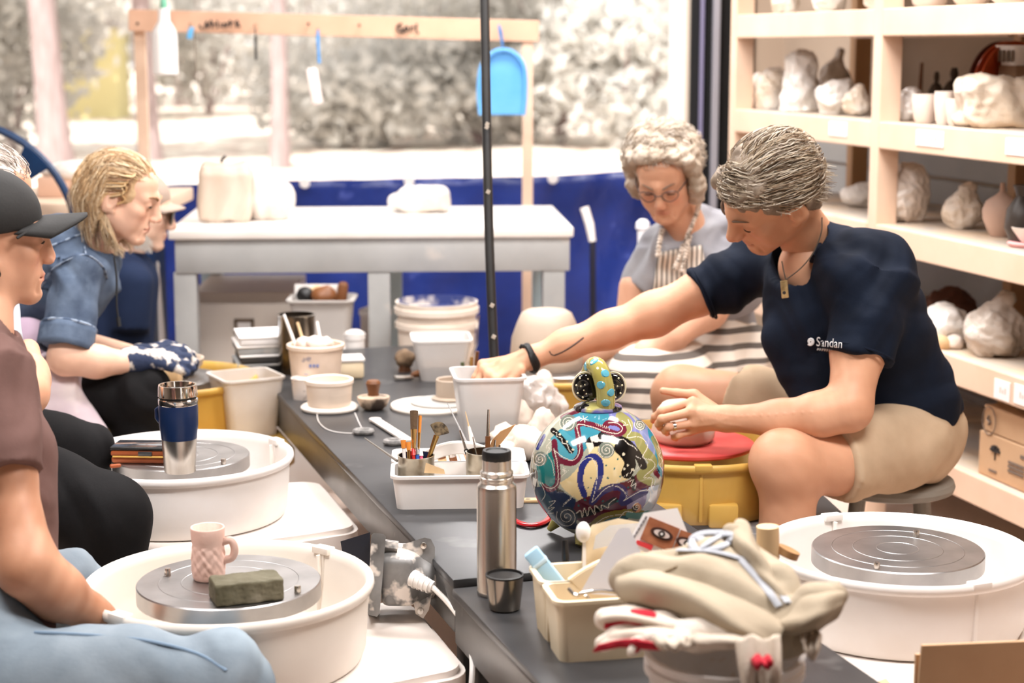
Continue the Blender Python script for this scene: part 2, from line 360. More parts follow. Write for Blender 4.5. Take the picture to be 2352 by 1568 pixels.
# ---------------------------------------------------------------- outdoors
GRND = mat('dry_leafy_ground', (216, 202, 192), .9, col2=(206, 180, 162), ns=.6, col3=(236, 230, 214), n3=2.5, lo3=.45, hi3=.6)
BARK = mat('pale_bark', (176, 156, 154), .9, col2=(152, 134, 130), ns=6, stretch=(3, 3, .5), bump=.6, bs=12, bd=.03)
LEAFS = [mat('leaf_a', (206, 203, 196), .6, col2=(226, 223, 216), ns=3), mat('leaf_b', (190, 187, 180), .6, col2=(216, 212, 204), ns=3), mat('leaf_c', (226, 223, 216), .6, col2=(240, 238, 232), ns=3)]
for m_ in LEAFS:                         # thin leaves let light through
    N = m_.node_tree.nodes; L_ = m_.node_tree.links; tr = N.new('ShaderNodeBsdfTranslucent'); mx = N.new('ShaderNodeMixShader'); mx.inputs[0].default_value = .5; tr.inputs['Color'].default_value = (*s2l((216, 214, 210)), 1)
    L_.new(N['Principled BSDF'].outputs[0], mx.inputs[1]); L_.new(tr.outputs[0], mx.inputs[2]); L_.new(mx.outputs[0], N['Material Output'].inputs['Surface'])
struct(G().box((-60, 7.75, -.12), (60, 140, -.02)).obj('ground', GRND, smooth=False))
def leaf_mesh(c, r, n, size, seed, hollow=.35):
    rg = np.random.default_rng(seed); d = rg.normal(size=(n, 3)); d /= np.linalg.norm(d, axis=1)[:, None]
    rad = (hollow + (1 - hollow) * rg.random(n)) ** .7; cl = rg.normal(size=(26, 3)); cl /= np.linalg.norm(cl, axis=1)[:, None]
    k = rg.integers(0, 26, n); p = np.asarray(c) + (.62 * cl[k] + .45 * d * rad[:, None]) * np.asarray(r)
    u = rg.normal(size=(n, 3)); u /= np.linalg.norm(u, axis=1)[:, None]; q = np.cross(u, rg.normal(size=(n, 3))); q /= np.linalg.norm(q, axis=1)[:, None]
    s = size * (.5 + rg.random(n))[:, None]; v = np.stack([p - u * s, p + q * s * .45, p + u * s, p - q * s * .45], 1).reshape(-1, 3)
    return v, np.arange(4 * n).reshape(-1, 4)
def tree(px, py, d, wpx, label, crown, seed, top=9, lean=0, n=2600, leaf=None, trunkless=False):
    b = P(px, py, d); b[2] = -.02; t = thing('tree', label, 'tree', b, 0, 'trees beyond the open bay'); r = wpx * d / FPX / 2
    pts = smooth_path([(0, 0, -.05), (lean * .3, 0, top * .35), (lean * .7, .1, top * .7), (lean, 0, top)], 6); rr = np.linspace(r * 1.12, r * .55, len(pts)); rr[0] = r * 1.5; rr[1] = r * 1.2
    G().tube(pts, rr, 12).obj('trunk', BARK, t)
    rg = random.Random(seed)
    for i in range(5):
        z = top * (.35 + .13 * i); a = rg.uniform(0, 6.28); L = rg.uniform(1.2, 2.4)
        G().tube(smooth_path([(lean * z / top, 0, z), (lean * z / top + .5 * L * math.cos(a), .5 * L * math.sin(a), z + .3), (lean * z / top + L * math.cos(a), L * math.sin(a), z + .9)], 4), np.linspace(r * .35, .02, 9), 6).obj('branch', BARK, t)
    for (cx, cy, cz, rx, ry, rz) in crown:
        v, f = leaf_mesh((cx, cy, cz), (rx, ry, rz), n, .17, seed); o = mesh_obj('foliage', v, f, leaf or LEAFS[seed % 3], t, smooth=False); o['kind'] = 'stuff'; seed += 1
tree(130, 372, 22, 64, 'thick pale tree trunk at the far left beyond the opening', [(-1.0, 1, 4.6, 3.0, 2, 2.2), (-2.8, -1, 2.4, 1.6, 1.5, 1.3)], 3, lean=-.5)
tree(345, 362, 24, 44, 'slim tree trunk right behind the left timber post', [(0.6, 2, 5.4, 2.6, 2, 2.0)], 7, lean=-.3)
tree(643, 372, 22.5, 36, 'narrow tree trunk left of the blue dustpan and strap', [(.4, 2, 5.6, 2.6, 2, 1.9)], 11, lean=.15)
tree(1018, 300, 32, 26, 'thin far tree trunk just left of the black strap', [(.6, 1, 4.5, 3.2, 2, 2.6)], 14, lean=.2)
tree(1480, 320, 30, 22, 'thin far tree trunk nearest the white door trim', [(0, 1, 4.4, 3.0, 2, 2.6)], 19, lean=-.2)
def bush(px, py, d, rw, rh, label, seed, leaf, n=2200):
    b = P(px, py, d); b[2] = -.02; t = thing('shrub', label, 'shrub', b, 0, 'shrubs beyond the open bay')
    v, f = leaf_mesh((0, 0, rh * .95), (rw, rw * .7, rh), n, .13, seed, .2); o = mesh_obj('foliage', v, f, leaf, t, smooth=False); o['kind'] = 'stuff'
    for i in range(4):
        a = i * 1.6 + seed; G().tube([(0, 0, 0), (.2 * rw * math.cos(a), .2 * rw * math.sin(a), rh * .6), (.5 * rw * math.cos(a), .5 * rw * math.sin(a), rh * 1.3)], [.05, .035, .01], 6).obj('stem', BARK, t)
for i, (px, py, d, rw, rh, lab) in enumerate([(30, 330, 26, 1.5, 1.7, 'pale green shrub at the far left edge behind the thick trunk'), (820, 345, 27, 1.9, 1.0, 'low bright shrub left of the black strap'), (960, 330, 30, 2.2, 2.2, 'tall grey-green shrub behind the black strap'),
        (1100, 335, 28, 1.7, 1.1, 'low bright shrub under the blue dustpan'), (1290, 335, 28, 2.0, 2.4, 'tall shrub right of the timber post'), (1430, 335, 27, 1.6, 1.3, 'rounded shrub left of the white door trim'),
        (480, 250, 40, 2.2, 2.4, 'distant shrub between the slim trunks'), (740, 250, 42, 2.6, 3.0, 'distant shrub behind the hanging brush'), (1530, 330, 30, 1.8, 2.6, 'tall shrub partly behind the white door trim')]):
    bush(px, py, d, rw, rh, lab, 40 + i * 3, LEAFS[(i * 2 + 1) % 3], 2600)
def foliage_mass(px, pz, d, r, label, seed):
    b = P(px, 300, d); b[2] = -.02; t = thing('tree', label, 'tree', b, 0, 'trees beyond the open bay')
    G().tube([(0, 0, 0), (.1, 0, pz * .6), (0, 0, pz)], [.22, .16, .08], 8).obj('trunk', BARK, t)
    v, f = leaf_mesh((0, 0, pz), r, 4200, .2, seed, .2); o = mesh_obj('foliage', v, f, LEAFS[seed % 3], t, smooth=False); o['kind'] = 'stuff'
for i, (px, d, r, lab) in enumerate([(-40, 36, (4.2, 3, 4.0), 'broad leafy tree at the far left, farthest row'), (420, 46, (4.5, 3, 4.5), 'broad leafy tree behind the slim left trunks, farthest row'), (820, 46, (5.0, 3, 4.6), 'broad leafy tree behind the beam middle, farthest row'),
        (1180, 42, (4.6, 3, 4.4), 'broad leafy tree behind the blue dustpan, farthest row'), (1500, 44, (4.2, 3, 4.8), 'broad leafy tree behind the white door trim, farthest row'), (230, 52, (4.2, 3, 4.0), 'broad leafy tree above the yellow shed, farthest row')]):
    foliage_mass(px, 4.2, d, r, lab, 81 + i)
s = P(205, 215, 38); s[2] = -.02
shed = thing('garden_shed', 'small pale yellow shed with dark window among the trees', 'shed', s)
YS = mat('yellow_shed_paint', (224, 214, 160), .7)
G().box((-.58, 0, 0), (.62, 1.2, 2.0)).obj('wall', YS, shed, smooth=False)
G().prism([(-.72, 1.95), (.76, 1.95), (.02, 2.5)], -1.3, .1, Matrix(((1, 0, 0, 0), (0, 0, -1, 0), (0, 1, 0, 0), (0, 0, 0, 1)))).obj('roof', mat('grey_roof', (160, 150, 150), .8), shed, smooth=False)
wn = G().box((-.24, -.03, 1.02), (.14, .02, 1.45)).obj('window', mat('dark_shed_window', (70, 74, 96), .2), shed, smooth=False)
for z_ in (.98, 1.45): G().box((-.28, -.04, z_), (.18, -.005, z_ + .04)).obj('window_trim', YS, wn, smooth=False)

# ---------------------------------------------------------------- tarp across the bay
def sheet(name, grid, m, parent=None, th=.003, loc=None, **k):
    A = np.asarray(grid, float); n, mm = A.shape[:2]; v = A.reshape(-1, 3); f = [(i * mm + j, i * mm + j + 1, (i + 1) * mm + j + 1, (i + 1) * mm + j) for i in range(n - 1) for j in range(mm - 1)]
    o = mesh_obj(name, v, f, m, parent, ang=0, loc=loc, **k)
    if th: md = o.modifiers.new('solid', 'SOLIDIFY'); md.thickness = th; md.offset = 0
    return o
tp = [(-400, 452), (200, 436), (400, 424), (670, 415), (940, 410), (1270, 404), (1430, 393), (1575, 384)]
rows = []
for k in range(24):
    t = k / 23; row = []
    for px in np.linspace(-400, 1575, 90):
        py = np.interp(px, [a for a, b in tp], [b for a, b in tp]); p = P(px, py, 7.68); p[2] *= 1 - t
        fo = .035 * abs(math.sin(px * .011 + 2.6 * t)) * min(1, 3 * t) * (px > 1200) + .020 * math.sin(px * .018 + 4 * t) * min(1, 3 * t) + .022 * math.sin((px * .012 - t * 9)) * t + .012 * math.sin(px * .05 + 11 * t)
        p[1] += fo; row.append(p - np.array((0, 7.62, 0)))
    rows.append(row)
tarp = thing('blue_tarp', 'wrinkled royal blue tarp strung low across the open bay', 'tarp', (0, 7.62, 0))
sheet('sheet', rows, TARP, tarp)
for px in (700, 940, 1270, 1470):
    py = np.interp(px, [a for a, b in tp], [b for a, b in tp]) + 6; p = P(px, py, 7.62) - np.array((0, 7.62, 0))
    G().lathe([(.012, 0), (.02, .0), (.024, .006), (.02, .012), (.012, .012)], 16, T(*p) @ RX(math.pi / 2)).obj('grommet', mat('white_grommet', (240, 236, 234), .4), tarp)

# ---------------------------------------------------------------- back work table and rack
def lbl(o, l, c, g=None): return tag(o, l, c, g)
BT0 = Q(385, 528, .9); BT1 = Q(1318, 522, .9); bu = unit(BT1 - BT0); bn = np.array((-bu[1], bu[0], 0)); BL = np.linalg.norm(BT1 - BT0)
bt = thing('work_table', 'large grey painted work table with white top by the blue tarp', 'table', (BT0[0], BT0[1], 0), math.atan2(bu[1], bu[0]))
G().box((0, 0, .865), (BL, .86, .9), bev=.006).obj('table_top', WTOP, bt)
G().box((.02, .015, .745), (BL - .012, .055, .865), bev=.004).obj('apron', GREYP, bt)
G().box((.02, .79, .745), (BL - .012, .83, .865), bev=.004).obj('apron', GREYP, bt)
G().box((BL - .06, .055, .745), (BL - .02, .79, .865), bev=.004).obj('apron', GREYP, bt)
for x in (.012, .685, 1.30): G().box((x, .02, 0), (x + .078, .1, .75), bev=.004).obj('leg', GREYP, bt)
for x in (.02, .72, 1.32): G().box((x, .76, 0), (x + .085, .82, .75), bev=.004).obj('leg', BLUEP, bt)
# rack: beam on two posts
rk = thing('tool_rack', 'timber beam on two posts hung with tools behind the work table', 'rack', (P(770, 60, 7.15)[0], P(770, 60, 7.15)[1], 0)); ro = np.array(rk.location)
def bar(p0, p1, w, th, m, name, par, off):
    p0 = np.asarray(p0) - off; p1 = np.asarray(p1) - off; x = unit(p1 - p0); y = unit(np.cross((0, 0, 1), x)) if abs(x[2]) < .9 else np.array((0, 1., 0)); y = unit(y - x * (y @ x)); z = np.cross(x, y)
    G().box((0, -th / 2, -w / 2), (np.linalg.norm(p1 - p0), th / 2, w / 2), frame(p0, x, y, z), bev=.003).obj(name, m, par, smooth=False)
bm0, bm1 = P(296, 46, 7.13), P(1238, 72, 7.17)
bar(bm0, bm1, .087, .024, PINE2, 'beam', rk, ro)
for px in (322, 1212):
    p = P(px, 80, 7.19); bar((p[0], p[1], -.0), (p[0], p[1], p[2] + .03), .045, .04, PINE, 'post', rk, ro)
SCR = {'w': [[(0, 8), (2, 14), (5, 14)], [(8, 16), (12, 2), (14, 14), (20, 0), (22, 14)], [(20, 8), (30, 7)], [(30, 1), (31, 14)], [(36, 5), (37, 12)], [(40, 13), (42, 5), (46, 12), (48, 4)], [(52, 0), (53, 12)], [(49, 5), (58, 4)], [(60, 4), (66, 1)], [(62, 2), (63, 12)], [(67, 4), (66, 10), (70, 11)]],
       'g': [[(8, 0), (0, 4), (1, 12), (7, 13), (8, 8), (4, 8)], [(13, 5), (12, 11), (16, 11), (17, 6), (13, 5)], [(22, 5), (21, 12)], [(22, 6), (27, 5)], [(31, 0), (30, 12)]]}
def scribble(key, px, py, d, sc, m, par, off, r=.0022, name='lettering'):
    g = G()
    for st in SCR[key]:
        g.tube(smooth_path([P(px + a * sc, py + b * sc, d) - off for a, b in st], 3) if len(st) > 2 else [P(px + a * sc, py + b * sc, d) - off for a, b in st], r, 5)
    g.obj(name, m, par)
scribble('w', 458, 46, 7.10, 1.35, INK, rk, ro, .004); scribble('g', 912, 54, 7.135, 1.45, INK, rk, ro, .004)
for px, py in ((316, 28), (316, 54), (708, 55), (825, 58), (925, 74), (960, 76)):
    p = P(px, py, 7.12) - ro; G().lathe([(.006, 0), (.005, .004), (0, .005)], 10, T(*p) @ RX(math.pi / 2)).obj('screw', INK, rk)
for px, py in ((378, 60), (440, 60), (588, 62), (732, 72), (1146, 66)):
    p = P(px, py, 7.10) - ro; G().tube([p + (0, .03, .012), p + (0, -.046, .010), p + (0, -.054, .0), p + (0, -.05, -.012), p + (0, -.042, -.008)], .0025, 6).obj('hook', CHROME, rk)
def hang(name, lab, cat, px, py, d): p = P(px, py, d); return thing(name, lab, cat, p), p
t, p = hang('spray_bottle', 'white plastic bottle hanging upside from the timber beam, left end', 'bottle', 381, 172, 7.06); k = 7.06 / FPX
G().lathe([(0, 0), (.044, 0), (.050, .006), (.050, 88 * k), (.047, 100 * k), (.024, 122 * k), (.022, 150 * k), (0, 150 * k)], 28).obj('bottle_body', mat('frosted_white', (250, 249, 247), .4), t)
G().lathe([(.012, 150 * k), (.016, 156 * k), (.012, 172 * k), (.004, 180 * k), (0, 180 * k)], 16).obj('nozzle', mat('mint_green', (120, 190, 160), .4), t)
t, p = hang('hanging_clip', 'small blue clip with thin string on the beam left of lettering', 'clip', 436, 78, 7.08)
G().box((-.010, -.006, -.02), (.012, .006, .03), RZ(.2) @ RY(.2), bev=.003).obj('clip', mat('sky_blue_plastic', (92, 168, 220), .4), t)
G().tube([(.018, 0, .02), (.02, 0, -.1), (.022, 0, -.2)], .002, 5).obj('string', GREYI, t)
t, p = hang('black_tool', 'short black rod hanging from the beam between lettering and brush', 'tool', 588, 138, 7.08)
G().tube([(0, 0, 0), (0, 0, 54 * k)], [.005, .006], 8).obj('rod', BLACKP, t); G().tube([(0, 0, 54 * k), (0, 0, 66 * k), (0, .012, 70 * k)], .003, 6).obj('loop', BLACKP, t)
t, p = hang('dust_brush', 'hanging brush with blue handle and white bristles', 'brush', 735, 240, 7.06); BL_ = mat('bright_blue_plastic', (66, 150, 222), .35)
G().tube([(0, 0, .165), (-.002, 0, .21), (-.004, 0, .27), (-.002, 0, .298)], [.011, .009, .011, .006], 10, flat=.6).obj('handle', BL_, t)
G().box((-.032, -.015, 0), (.014, .015, .15), RY(-.16), bev=.012).obj('bristles', mat('pink_white_bristle', (246, 232, 226), .9, bump=.6, bs=120), t)
t, p = hang('dustpan', 'bright blue plastic dustpan hanging from the beam right end', 'dustpan', 1156, 264, 7.06)
out = [(-52, 0), (-56, 40), (-54, 90), (-46, 118), (-30, 136), (-12, 146), (12, 146), (30, 136), (44, 118), (50, 90), (50, 40), (46, 0)]
DPM = mat('dustpan_blue', (104, 172, 230), .3, col2=(88, 158, 222), ns=7)
G().prism([(x * k, y * k) for x, y in out], -.012, .0, RX(math.pi / 2), bev=.003).obj('pan', DPM, t)
G().tube(smooth_path([(x * k, -.014, y * k) for x, y in out], 3), [.009] * (3 * 11 + 1), 8).obj('raised_rim', DPM, t)
G().tube(smooth_path([(0, 0, 140 * k), (-2 * k, 0, 160 * k), (-6 * k, 0, 185 * k), (-10 * k, 0, 205 * k)], 4), [.011, .008, .007, .008, .009, .01, .011, .012, .013, .012, .011, .008, .004], 10, flat=.6).obj('handle', mat('dustpan_handle', (36, 120, 190), .3), t)
# on the work table
def onback(px, py): return Q(px, py, .9)
p = onback(520, 508); t = thing('clay_bag', 'open plastic bag holding a beige clay block on the work table', 'clay bag', p, .1)
sd = SDF(.006); sd.box((0, 0, .09), (.095, .07, .09), .02).box((0, 0, .19), (.085, .06, .02), .015, k=.03); v, q = sd.mesh(1); v = folds(v, q, .006, [((1, 0, .4), 60, 1), ((1, .3, -.5), 90, .8)], 4); mesh_obj('wrapped_block', v, q, mat('beige_bag', (184, 162, 140), .35, col2=(212, 196, 180), ns=6, stretch=(1, 1, .3), bump=.4, bs=20, bd=.01), t, ang=0)
G().tube(smooth_path([(0, 0, .2), (-.012, 0, .215), (-.006, 0, .225), (.004, 0, .235)], 3), .006, 6).obj('twist_tie', INK, t)
p = onback(618, 504); t = thing('clay_bag', 'white plastic bag slumped against the beige clay block', 'clay bag', p)
sd = SDF(.006); sd.ell((0, 0, .07), (.095, .07, .1)).ell((-.02, 0, .15), (.05, .05, .04), k=.04).half((0, 0, 0), (0, 0, -1), (-.2, -.2, -.2), (.2, .2, .02)); v, q = sd.mesh(1); v = folds(v, q, .006, [((1, 0, .3), 70, 1), ((0, 1, 1), 60, .7)], 9); v[:, 2] = np.maximum(v[:, 2], 0); mesh_obj('bag', v, q, BAG, t, ang=0)
p = onback(966, 487); t = thing('wrapped_clay', 'white plastic-wrapped lump of clay alone on the work table', 'clay bag', p)
sd = SDF(.006); sd.box((.02, 0, .05), (.09, .06, .05), .03).ell((-.07, 0, .04), (.05, .05, .04), k=.04).half((0, 0, 0), (0, 0, -1), (-.3, -.2, -.2), (.3, .2, .02)); v, q = sd.mesh(1); v = folds(v, q, .006, [((1, 0, .6), 70, 1), ((1, 1, -.5), 100, .6)], 12); v[:, 2] = np.maximum(v[:, 2], 0); mesh_obj('bag', v, q, BAG, t, ang=0)
# under the work table
fc0 = P(440, 690, 6.3); t = thing('filing_cabinet', 'cream two-drawer filing cabinet under the work table', 'cabinet', (fc0[0], fc0[1], 0), .03)
FCM = mat('cream_steel', (232, 222, 210), .45, col2=(226, 214, 202), ns=3); hz = fc0[2] + .03
G().box((0, 0, 0), (.37, .5, hz), bev=.004).obj('body', FCM, t, smooth=False)
for j in range(2):
    z1 = hz - .04 - j * .31; dr = G().box((.01, -.016, z1 - .29), (.36, 0, z1), bev=.004).obj('drawer', FCM, t)
    hl = G()
    for a in ((.155, .225, .0, .01), (.155, .225, .045, .055), (.155, .165, 0, .055), (.215, .225, 0, .055)): hl.box((a[0], -.026, z1 - .11 + a[2]), (a[1], -.016, z1 - .11 + a[3]))
    hl.obj('label_holder', mat('brown_metal', (128, 112, 96), .4, .5), dr, smooth=False)
    G().box((.165, -.02, z1 - .1), (.215, -.017, z1 - .065)).obj('label_card', PAPER, dr, smooth=False)
    G().tube([(.16, -.016, z1 - .17), (.16, -.035, z1 - .18), (.22, -.035, z1 - .18), (.22, -.016, z1 - .17)], .004, 6).obj('pull', CHROME, dr)
tb = P(742, 760, 6.05); zt = P(742, 680, 6.05)[2]; t = thing('storage_tub', 'translucent plastic tub of wooden tools under the work table', 'tub', (tb[0], tb[1], 0))
TUBM = mat('frosted_tub', (222, 216, 210), .35, trans=.25, col2=(208, 202, 196), ns=4)
sd = [(-.125, -.1), (.125, -.1), (.125, .14), (-.125, .14)]
def tubmesh(name, w0, d0, w1, d1, z0, z1, th, m, par, rim=.012, M=None, r=.02):
    g = G(); seg = 6
    def ring(w, d, z, rr):
        o = []
        for cx, cy, a0 in ((w - rr, d - rr, 0), (-w + rr, d - rr, 90), (-w + rr, -d + rr, 180), (w - rr, -d + rr, 270)):
            for i in range(seg + 1): a = math.radians(a0 + 90 * i / seg); o.append((cx + rr * math.cos(a), cy + rr * math.sin(a), z))
        return o
    R = [ring(w0, d0, z0, r), ring(w1, d1, z1 - .006, r), ring(w1 + rim, d1 + rim, z1 - .006, r + rim), ring(w1 + rim, d1 + rim, z1, r + rim), ring(w1 - th, d1 - th, z1, r), ring(w0 - th, d0 - th, z0 + th, r)]
    n = len(R[0]); v = [p for q in R for p in q]; f = []
    for a in range(len(R) - 1):
        for i in range(n): f.append((a * n + i, a * n + (i + 1) % n, (a + 1) * n + (i + 1) % n, (a + 1) * n + i))
    f.append(tuple(reversed(range(n)))); f.append(tuple((len(R) - 1) * n + i for i in range(n)))
    return g.add(v, f, M).obj(name, m, par, ang=30)
tubmesh('tub_body', .09, .075, .105, .09, zt - .16, zt, .004, TUBM, t)
G().box((-.12, -.1, 0), (.12, .1, zt - .16), bev=.005).obj('crate_base', W_PL, t)
for i, (x, y, r, m) in enumerate(((-.06, 0, (.03, .03, .03), BLACKP), (-.02, .02, (.03, .03, .03), PALEW), (.01, -.02, (.045, .04, .035), WALNUT))): blob('wood_offcut', (x, y, zt + .005), r, m, t, .15, 4, i)
G().box((.05, -.02, zt - .05), (.085, .03, zt + .055), RY(.1) @ T(-zt * .1, 0, 0), bev=.012).obj('wooden_paddle', WALNUT, t)
G().box((-.1, .03, zt - .03), (.08, .04, zt + .04), bev=.004).obj('white_board', W_PL, t)
bk = P(1003, 720, 5.95); zb = P(1003, 690, 5.95)[2]; t = thing('plastic_bucket', 'large white plastic bucket with clay-smeared blue rim under the table', 'bucket', (bk[0], bk[1], 0)); r = .138
G().lathe([(0, 0), (r * .86, 0), (r * .96, zb - .09), (r * 1.03, zb - .088), (r * 1.03, zb - .07), (r * .97, zb - .068), (r * .98, zb - .04), (r * 1.05, zb - .038), (r * 1.05, zb - .02), (r, zb - .018), (r * 1.02, zb), (r * .95, zb), (r * .94, zb - .06), (0, zb - .06)], 40).obj('bucket_body', mat('bucket_white', (238, 226, 212), .45, col2=(226, 210, 194), ns=6), t)
G().lathe([(r * .93, zb - .055), (r * .955, zb - .05), (r * .965, zb + .003), (r * .935, zb + .003), (r * .925, zb - .03), (0, zb - .04)], 40, wob=lambda a, z: .012 * math.sin(5 * a + 40 * z)).obj('blue_liner', mat('blue_liner', (52, 64, 118), .5, col2=(206, 198, 192), ns=16, lo=.45, hi=.6), t)
G().tube([(r * 1.04, 0, zb - .05), (r * 1.0, -.06, zb - .14), (r * .8, -.12, zb - .2)], .003, 6).obj('bail_handle', CHROME, t)
for (px, py, d, rr, lab) in ((862, 735, 6.35, .055, 'small white bucket beside the grey table leg'), (815, 790, 5.75, .032, 'white plastic jug beside the measuring bucket')):
    p = P(px, py, d); z = P(px, py - 25, d)[2]; t = thing('white_pail', lab, 'bucket', (p[0], p[1], 0)); G().lathe([(0, 0), (rr * .85, 0), (rr, z - .02), (rr * 1.08, z - .018), (rr * 1.08, z), (rr * .95, z), (rr * .9, z - .03), (0, z - .03)], 28).obj('pail_body', W_PL, t)
    G().lathe([(0, z - .01), (rr * .8, z - .008), (rr * .94, z + .004), (rr * .5, z + .012), (0, z + .012)], 28).obj('lid', W_PL, t)
# adjustable pole (white sleeve over dark rod)
p0, p1 = P(1362, 720, 6.6), P(1346, 475, 6.6); base = (p0[0], p0[1], 0); t = thing('metal_stand', 'dark upright rod with white angled sleeve beside the blue tarp', 'stand', base); o = np.array(base)
pm = P(1361, 540, 6.6); G().tube([(0, 0, .02), p0 - o, pm - o], .012, 10).obj('rod', mat('dark_rod', (42, 42, 58), .4, .3), t)
G().tube([P(1361, 555, 6.6) - o, P(1354, 515, 6.6) - o, P(1342, 476, 6.6) - o], [.014, .018, .018], 12).obj('sleeve', W_PL, t)
G().lathe([(0, 0), (.12, 0), (.12, .015), (.02, .03), (.013, .08), (0, .08)], 24).obj('base', BLACKP, t)
# white chair behind the seated woman
p = P(1478, 520, 6.05); t = thing('white_chair', 'white chair back post behind the woman in the striped apron', 'chair', (p[0], p[1], 0)); WCH = mat('white_enamel', (236, 236, 240), .35)
for x in (0, .36):
    G().tube([(x, 0, 0), (x, .0, .45), (x, .03, p[2] - .02)], [.016, .016, .019], 12).obj('back_post', WCH, t); G().lathe([(.019, 0), (.026, .012), (.024, .03), (.012, .042), (0, .044)], 16, T(x, .03, p[2] - .02)).obj('knob', WCH, t)
for x in (0, .36): G().tube([(x, -.36, 0), (x, -.36, .44)], .016, 10).obj('leg', WCH, t)
G().box((-.02, -.38, .43), (.38, .02, .46), bev=.008).obj('seat', WCH, t)
for z in (.58, .7): G().box((.0, .0, z), (.36, .02, z + .05), bev=.004).obj('back_rail', WCH, t)
# slab roller
sr = thing('slab_roller', 'dark blue slab roller with large spoked hand wheel behind the blonde woman', 'slab roller', (P(120, 500, 6.1)[0], P(120, 500, 6.1)[1], 0)); so = np.array(sr.location)
hc = P(-92, 552, 6.0) - so; R = .405
G().tube([hc + R * np.array((math.cos(a), .05 * math.sin(a), math.sin(a))) for a in np.linspace(0, 2 * math.pi, 64, endpoint=False)], .0135, 10, closed=True).obj('wheel_rim', NAVY, sr)
for a in (.79, .79 + 2.09, .79 + 4.19):
    e = np.array((math.cos(a), 0, math.sin(a))); s_ = np.array((-math.sin(a), 0, math.cos(a))); out = [hc + e * .04 + s_ * .03, hc + e * (R - .09) + s_ * .03, hc + e * (R - .004) + s_ * .06, hc + e * (R - .004) - s_ * .05, hc + e * (R - .09) - s_ * .03, hc + e * .04 - s_ * .03]
    G().add([tuple(x - np.array((0, .008, 0))) for x in out] + [tuple(x + np.array((0, .008, 0))) for x in out], [(0, 1, 2, 3, 4, 5), (11, 10, 9, 8, 7, 6)] + [(i + 6, (i + 1) % 6 + 6, (i + 1) % 6, i) for i in range(6)]).obj('spoke', NAVY, sr, smooth=False)
G().lathe([(0, -.04), (.05, -.04), (.05, .04), (0, .04)], 24, T(*hc) @ RX(math.pi / 2)).obj('hub', NAVY, sr)
G().box((-.7, .02, .93), (.36, .75, .98), bev=.006).obj('bed', mat('roller_bed', (212, 186, 162), .6), sr)
q0 = P(242, 700, 6.0) - so; q1 = P(331, 700, 6.0) - so
G().box((q0[0], q0[1], 0), (q1[0], q1[1] + .4, .95), bev=.01).obj('side_panel', NAVY, sr)
G().box((-.7, .1, 0), (-.6, .6, .93), bev=.01).obj('side_panel', NAVY, sr)
p = P(155, 452, 6.35); t = thing('storage_box', 'tan box under a white plastic sheet on the slab roller bed', 'box', (p[0], p[1], .98)); G().box((-.11, 0, 0), (.11, .2, .075), bev=.006).obj('carton', mat('tan_box', (214, 176, 152), .7), t)
blob('plastic_sheet', (0, .08, .09), (.1, .09, .045), BAG, t, .12, 5, 4)
p = P(362, 700, 6.25); t = thing('white_pole', 'white plastic pipe leaning upright beside the work table leg', 'pipe', (p[0], p[1], 0)); G().tube([(.01, 0, 0), (.002, 0, .5), (-.004, 0, P(362, 612, 6.25)[2])], [.024, .022, .015], 16).obj('pipe', mat('white_pipe', (246, 238, 234), .4), t)
G().lathe([(.016, 0), (.018, .01), (.012, .025), (0, .028)], 14, T(-.004, 0, P(362, 612, 6.25)[2] - .004)).obj('cap', W_PL, t)

# ---------------------------------------------------------------- timber shelving on the right
shf = thing('timber_shelving', 'tall raw pine shelving unit crowded with pots along the right wall', 'shelving', SO, 0); shf.matrix_world = SM
SL = float(np.linalg.norm((S1p - P(2015, 278, 5.5))[:2])); SZ = [.30, .627, .966, 1.29, 1.64, 2.0]
for a in (SL, 0, -SL, -2 * SL):
    G().box((a - .01, -.075, 0), (a + .045, 0, 2.4), bev=.004).obj('post', PINE, shf, smooth=False)
    G().box((a - .02, -.56, 0), (a + .03, -.49, 2.4), bev=.004).obj('back_post', mat('dark_pine', (190, 148, 106), .6), shf, smooth=False)
SHTOP = mat('shelf_board', (176, 172, 168), .6, col2=(214, 190, 162), ns=4)
for z in SZ:
    for j, a in enumerate((0, -SL, -2 * SL)):
        G().box((a + .045, -.03, z - .085), (a + SL - .012, .0, z), bev=.004).obj('front_rail', PINE, shf, smooth=False)
        G().box((a + .03, -.55, z - .02), (a + SL - .005, -.031, z - .001), bev=.002).obj('shelf_board', SHTOP, shf, smooth=False)
        G().box((a + .045, -.5, z - .085), (a + SL - .012, -.48, z - .021)).obj('back_rail', PINE, shf, smooth=False)
def shpt(px, py, b=0.0):                # point on the front plane of the shelving
    d = np.array(P(px, py, 1.0)) - np.array((0, 0, CAMH)); o = np.array((0, 0, CAMH)); c = sh(0, b, 0); t = ((c - o) @ SN) / (d @ SN); return o + d * t
SMi = SM.inverted()
for (px, py, w, h, lab) in ((1925, 296, 60, 34, ''), (2136, 318, 74, 34, ''), (2338, 338, 60, 36, ''), (2302, 896, 40, 44, ''), (2348, 908, 40, 44, '')):
    c = np.array(SMi @ Vector(shpt(px, py, -.001))); d = 5.5 if px < 2300 else 5.0; hw = w * d / FPX / 2; hh = h * d / FPX / 2
    cd = G().box((c[0] - hw * 1.6, .0005, c[2] - hh), (c[0] + hw * 1.6, .003, c[2] + hh)).obj('label_card', PAPER, shf, smooth=False)
    for k in range(3): G().box((c[0] - hw * (.9 - .5 * k), .003, c[2] - hh * .3), (c[0] - hw * (.9 - .5 * k) + hw * .3, .0036, c[2] + hh * (.3 if k != 1 else .1))).obj('faint_writing', mat('faint_print', (214, 200, 190), .8), cd, smooth=False)
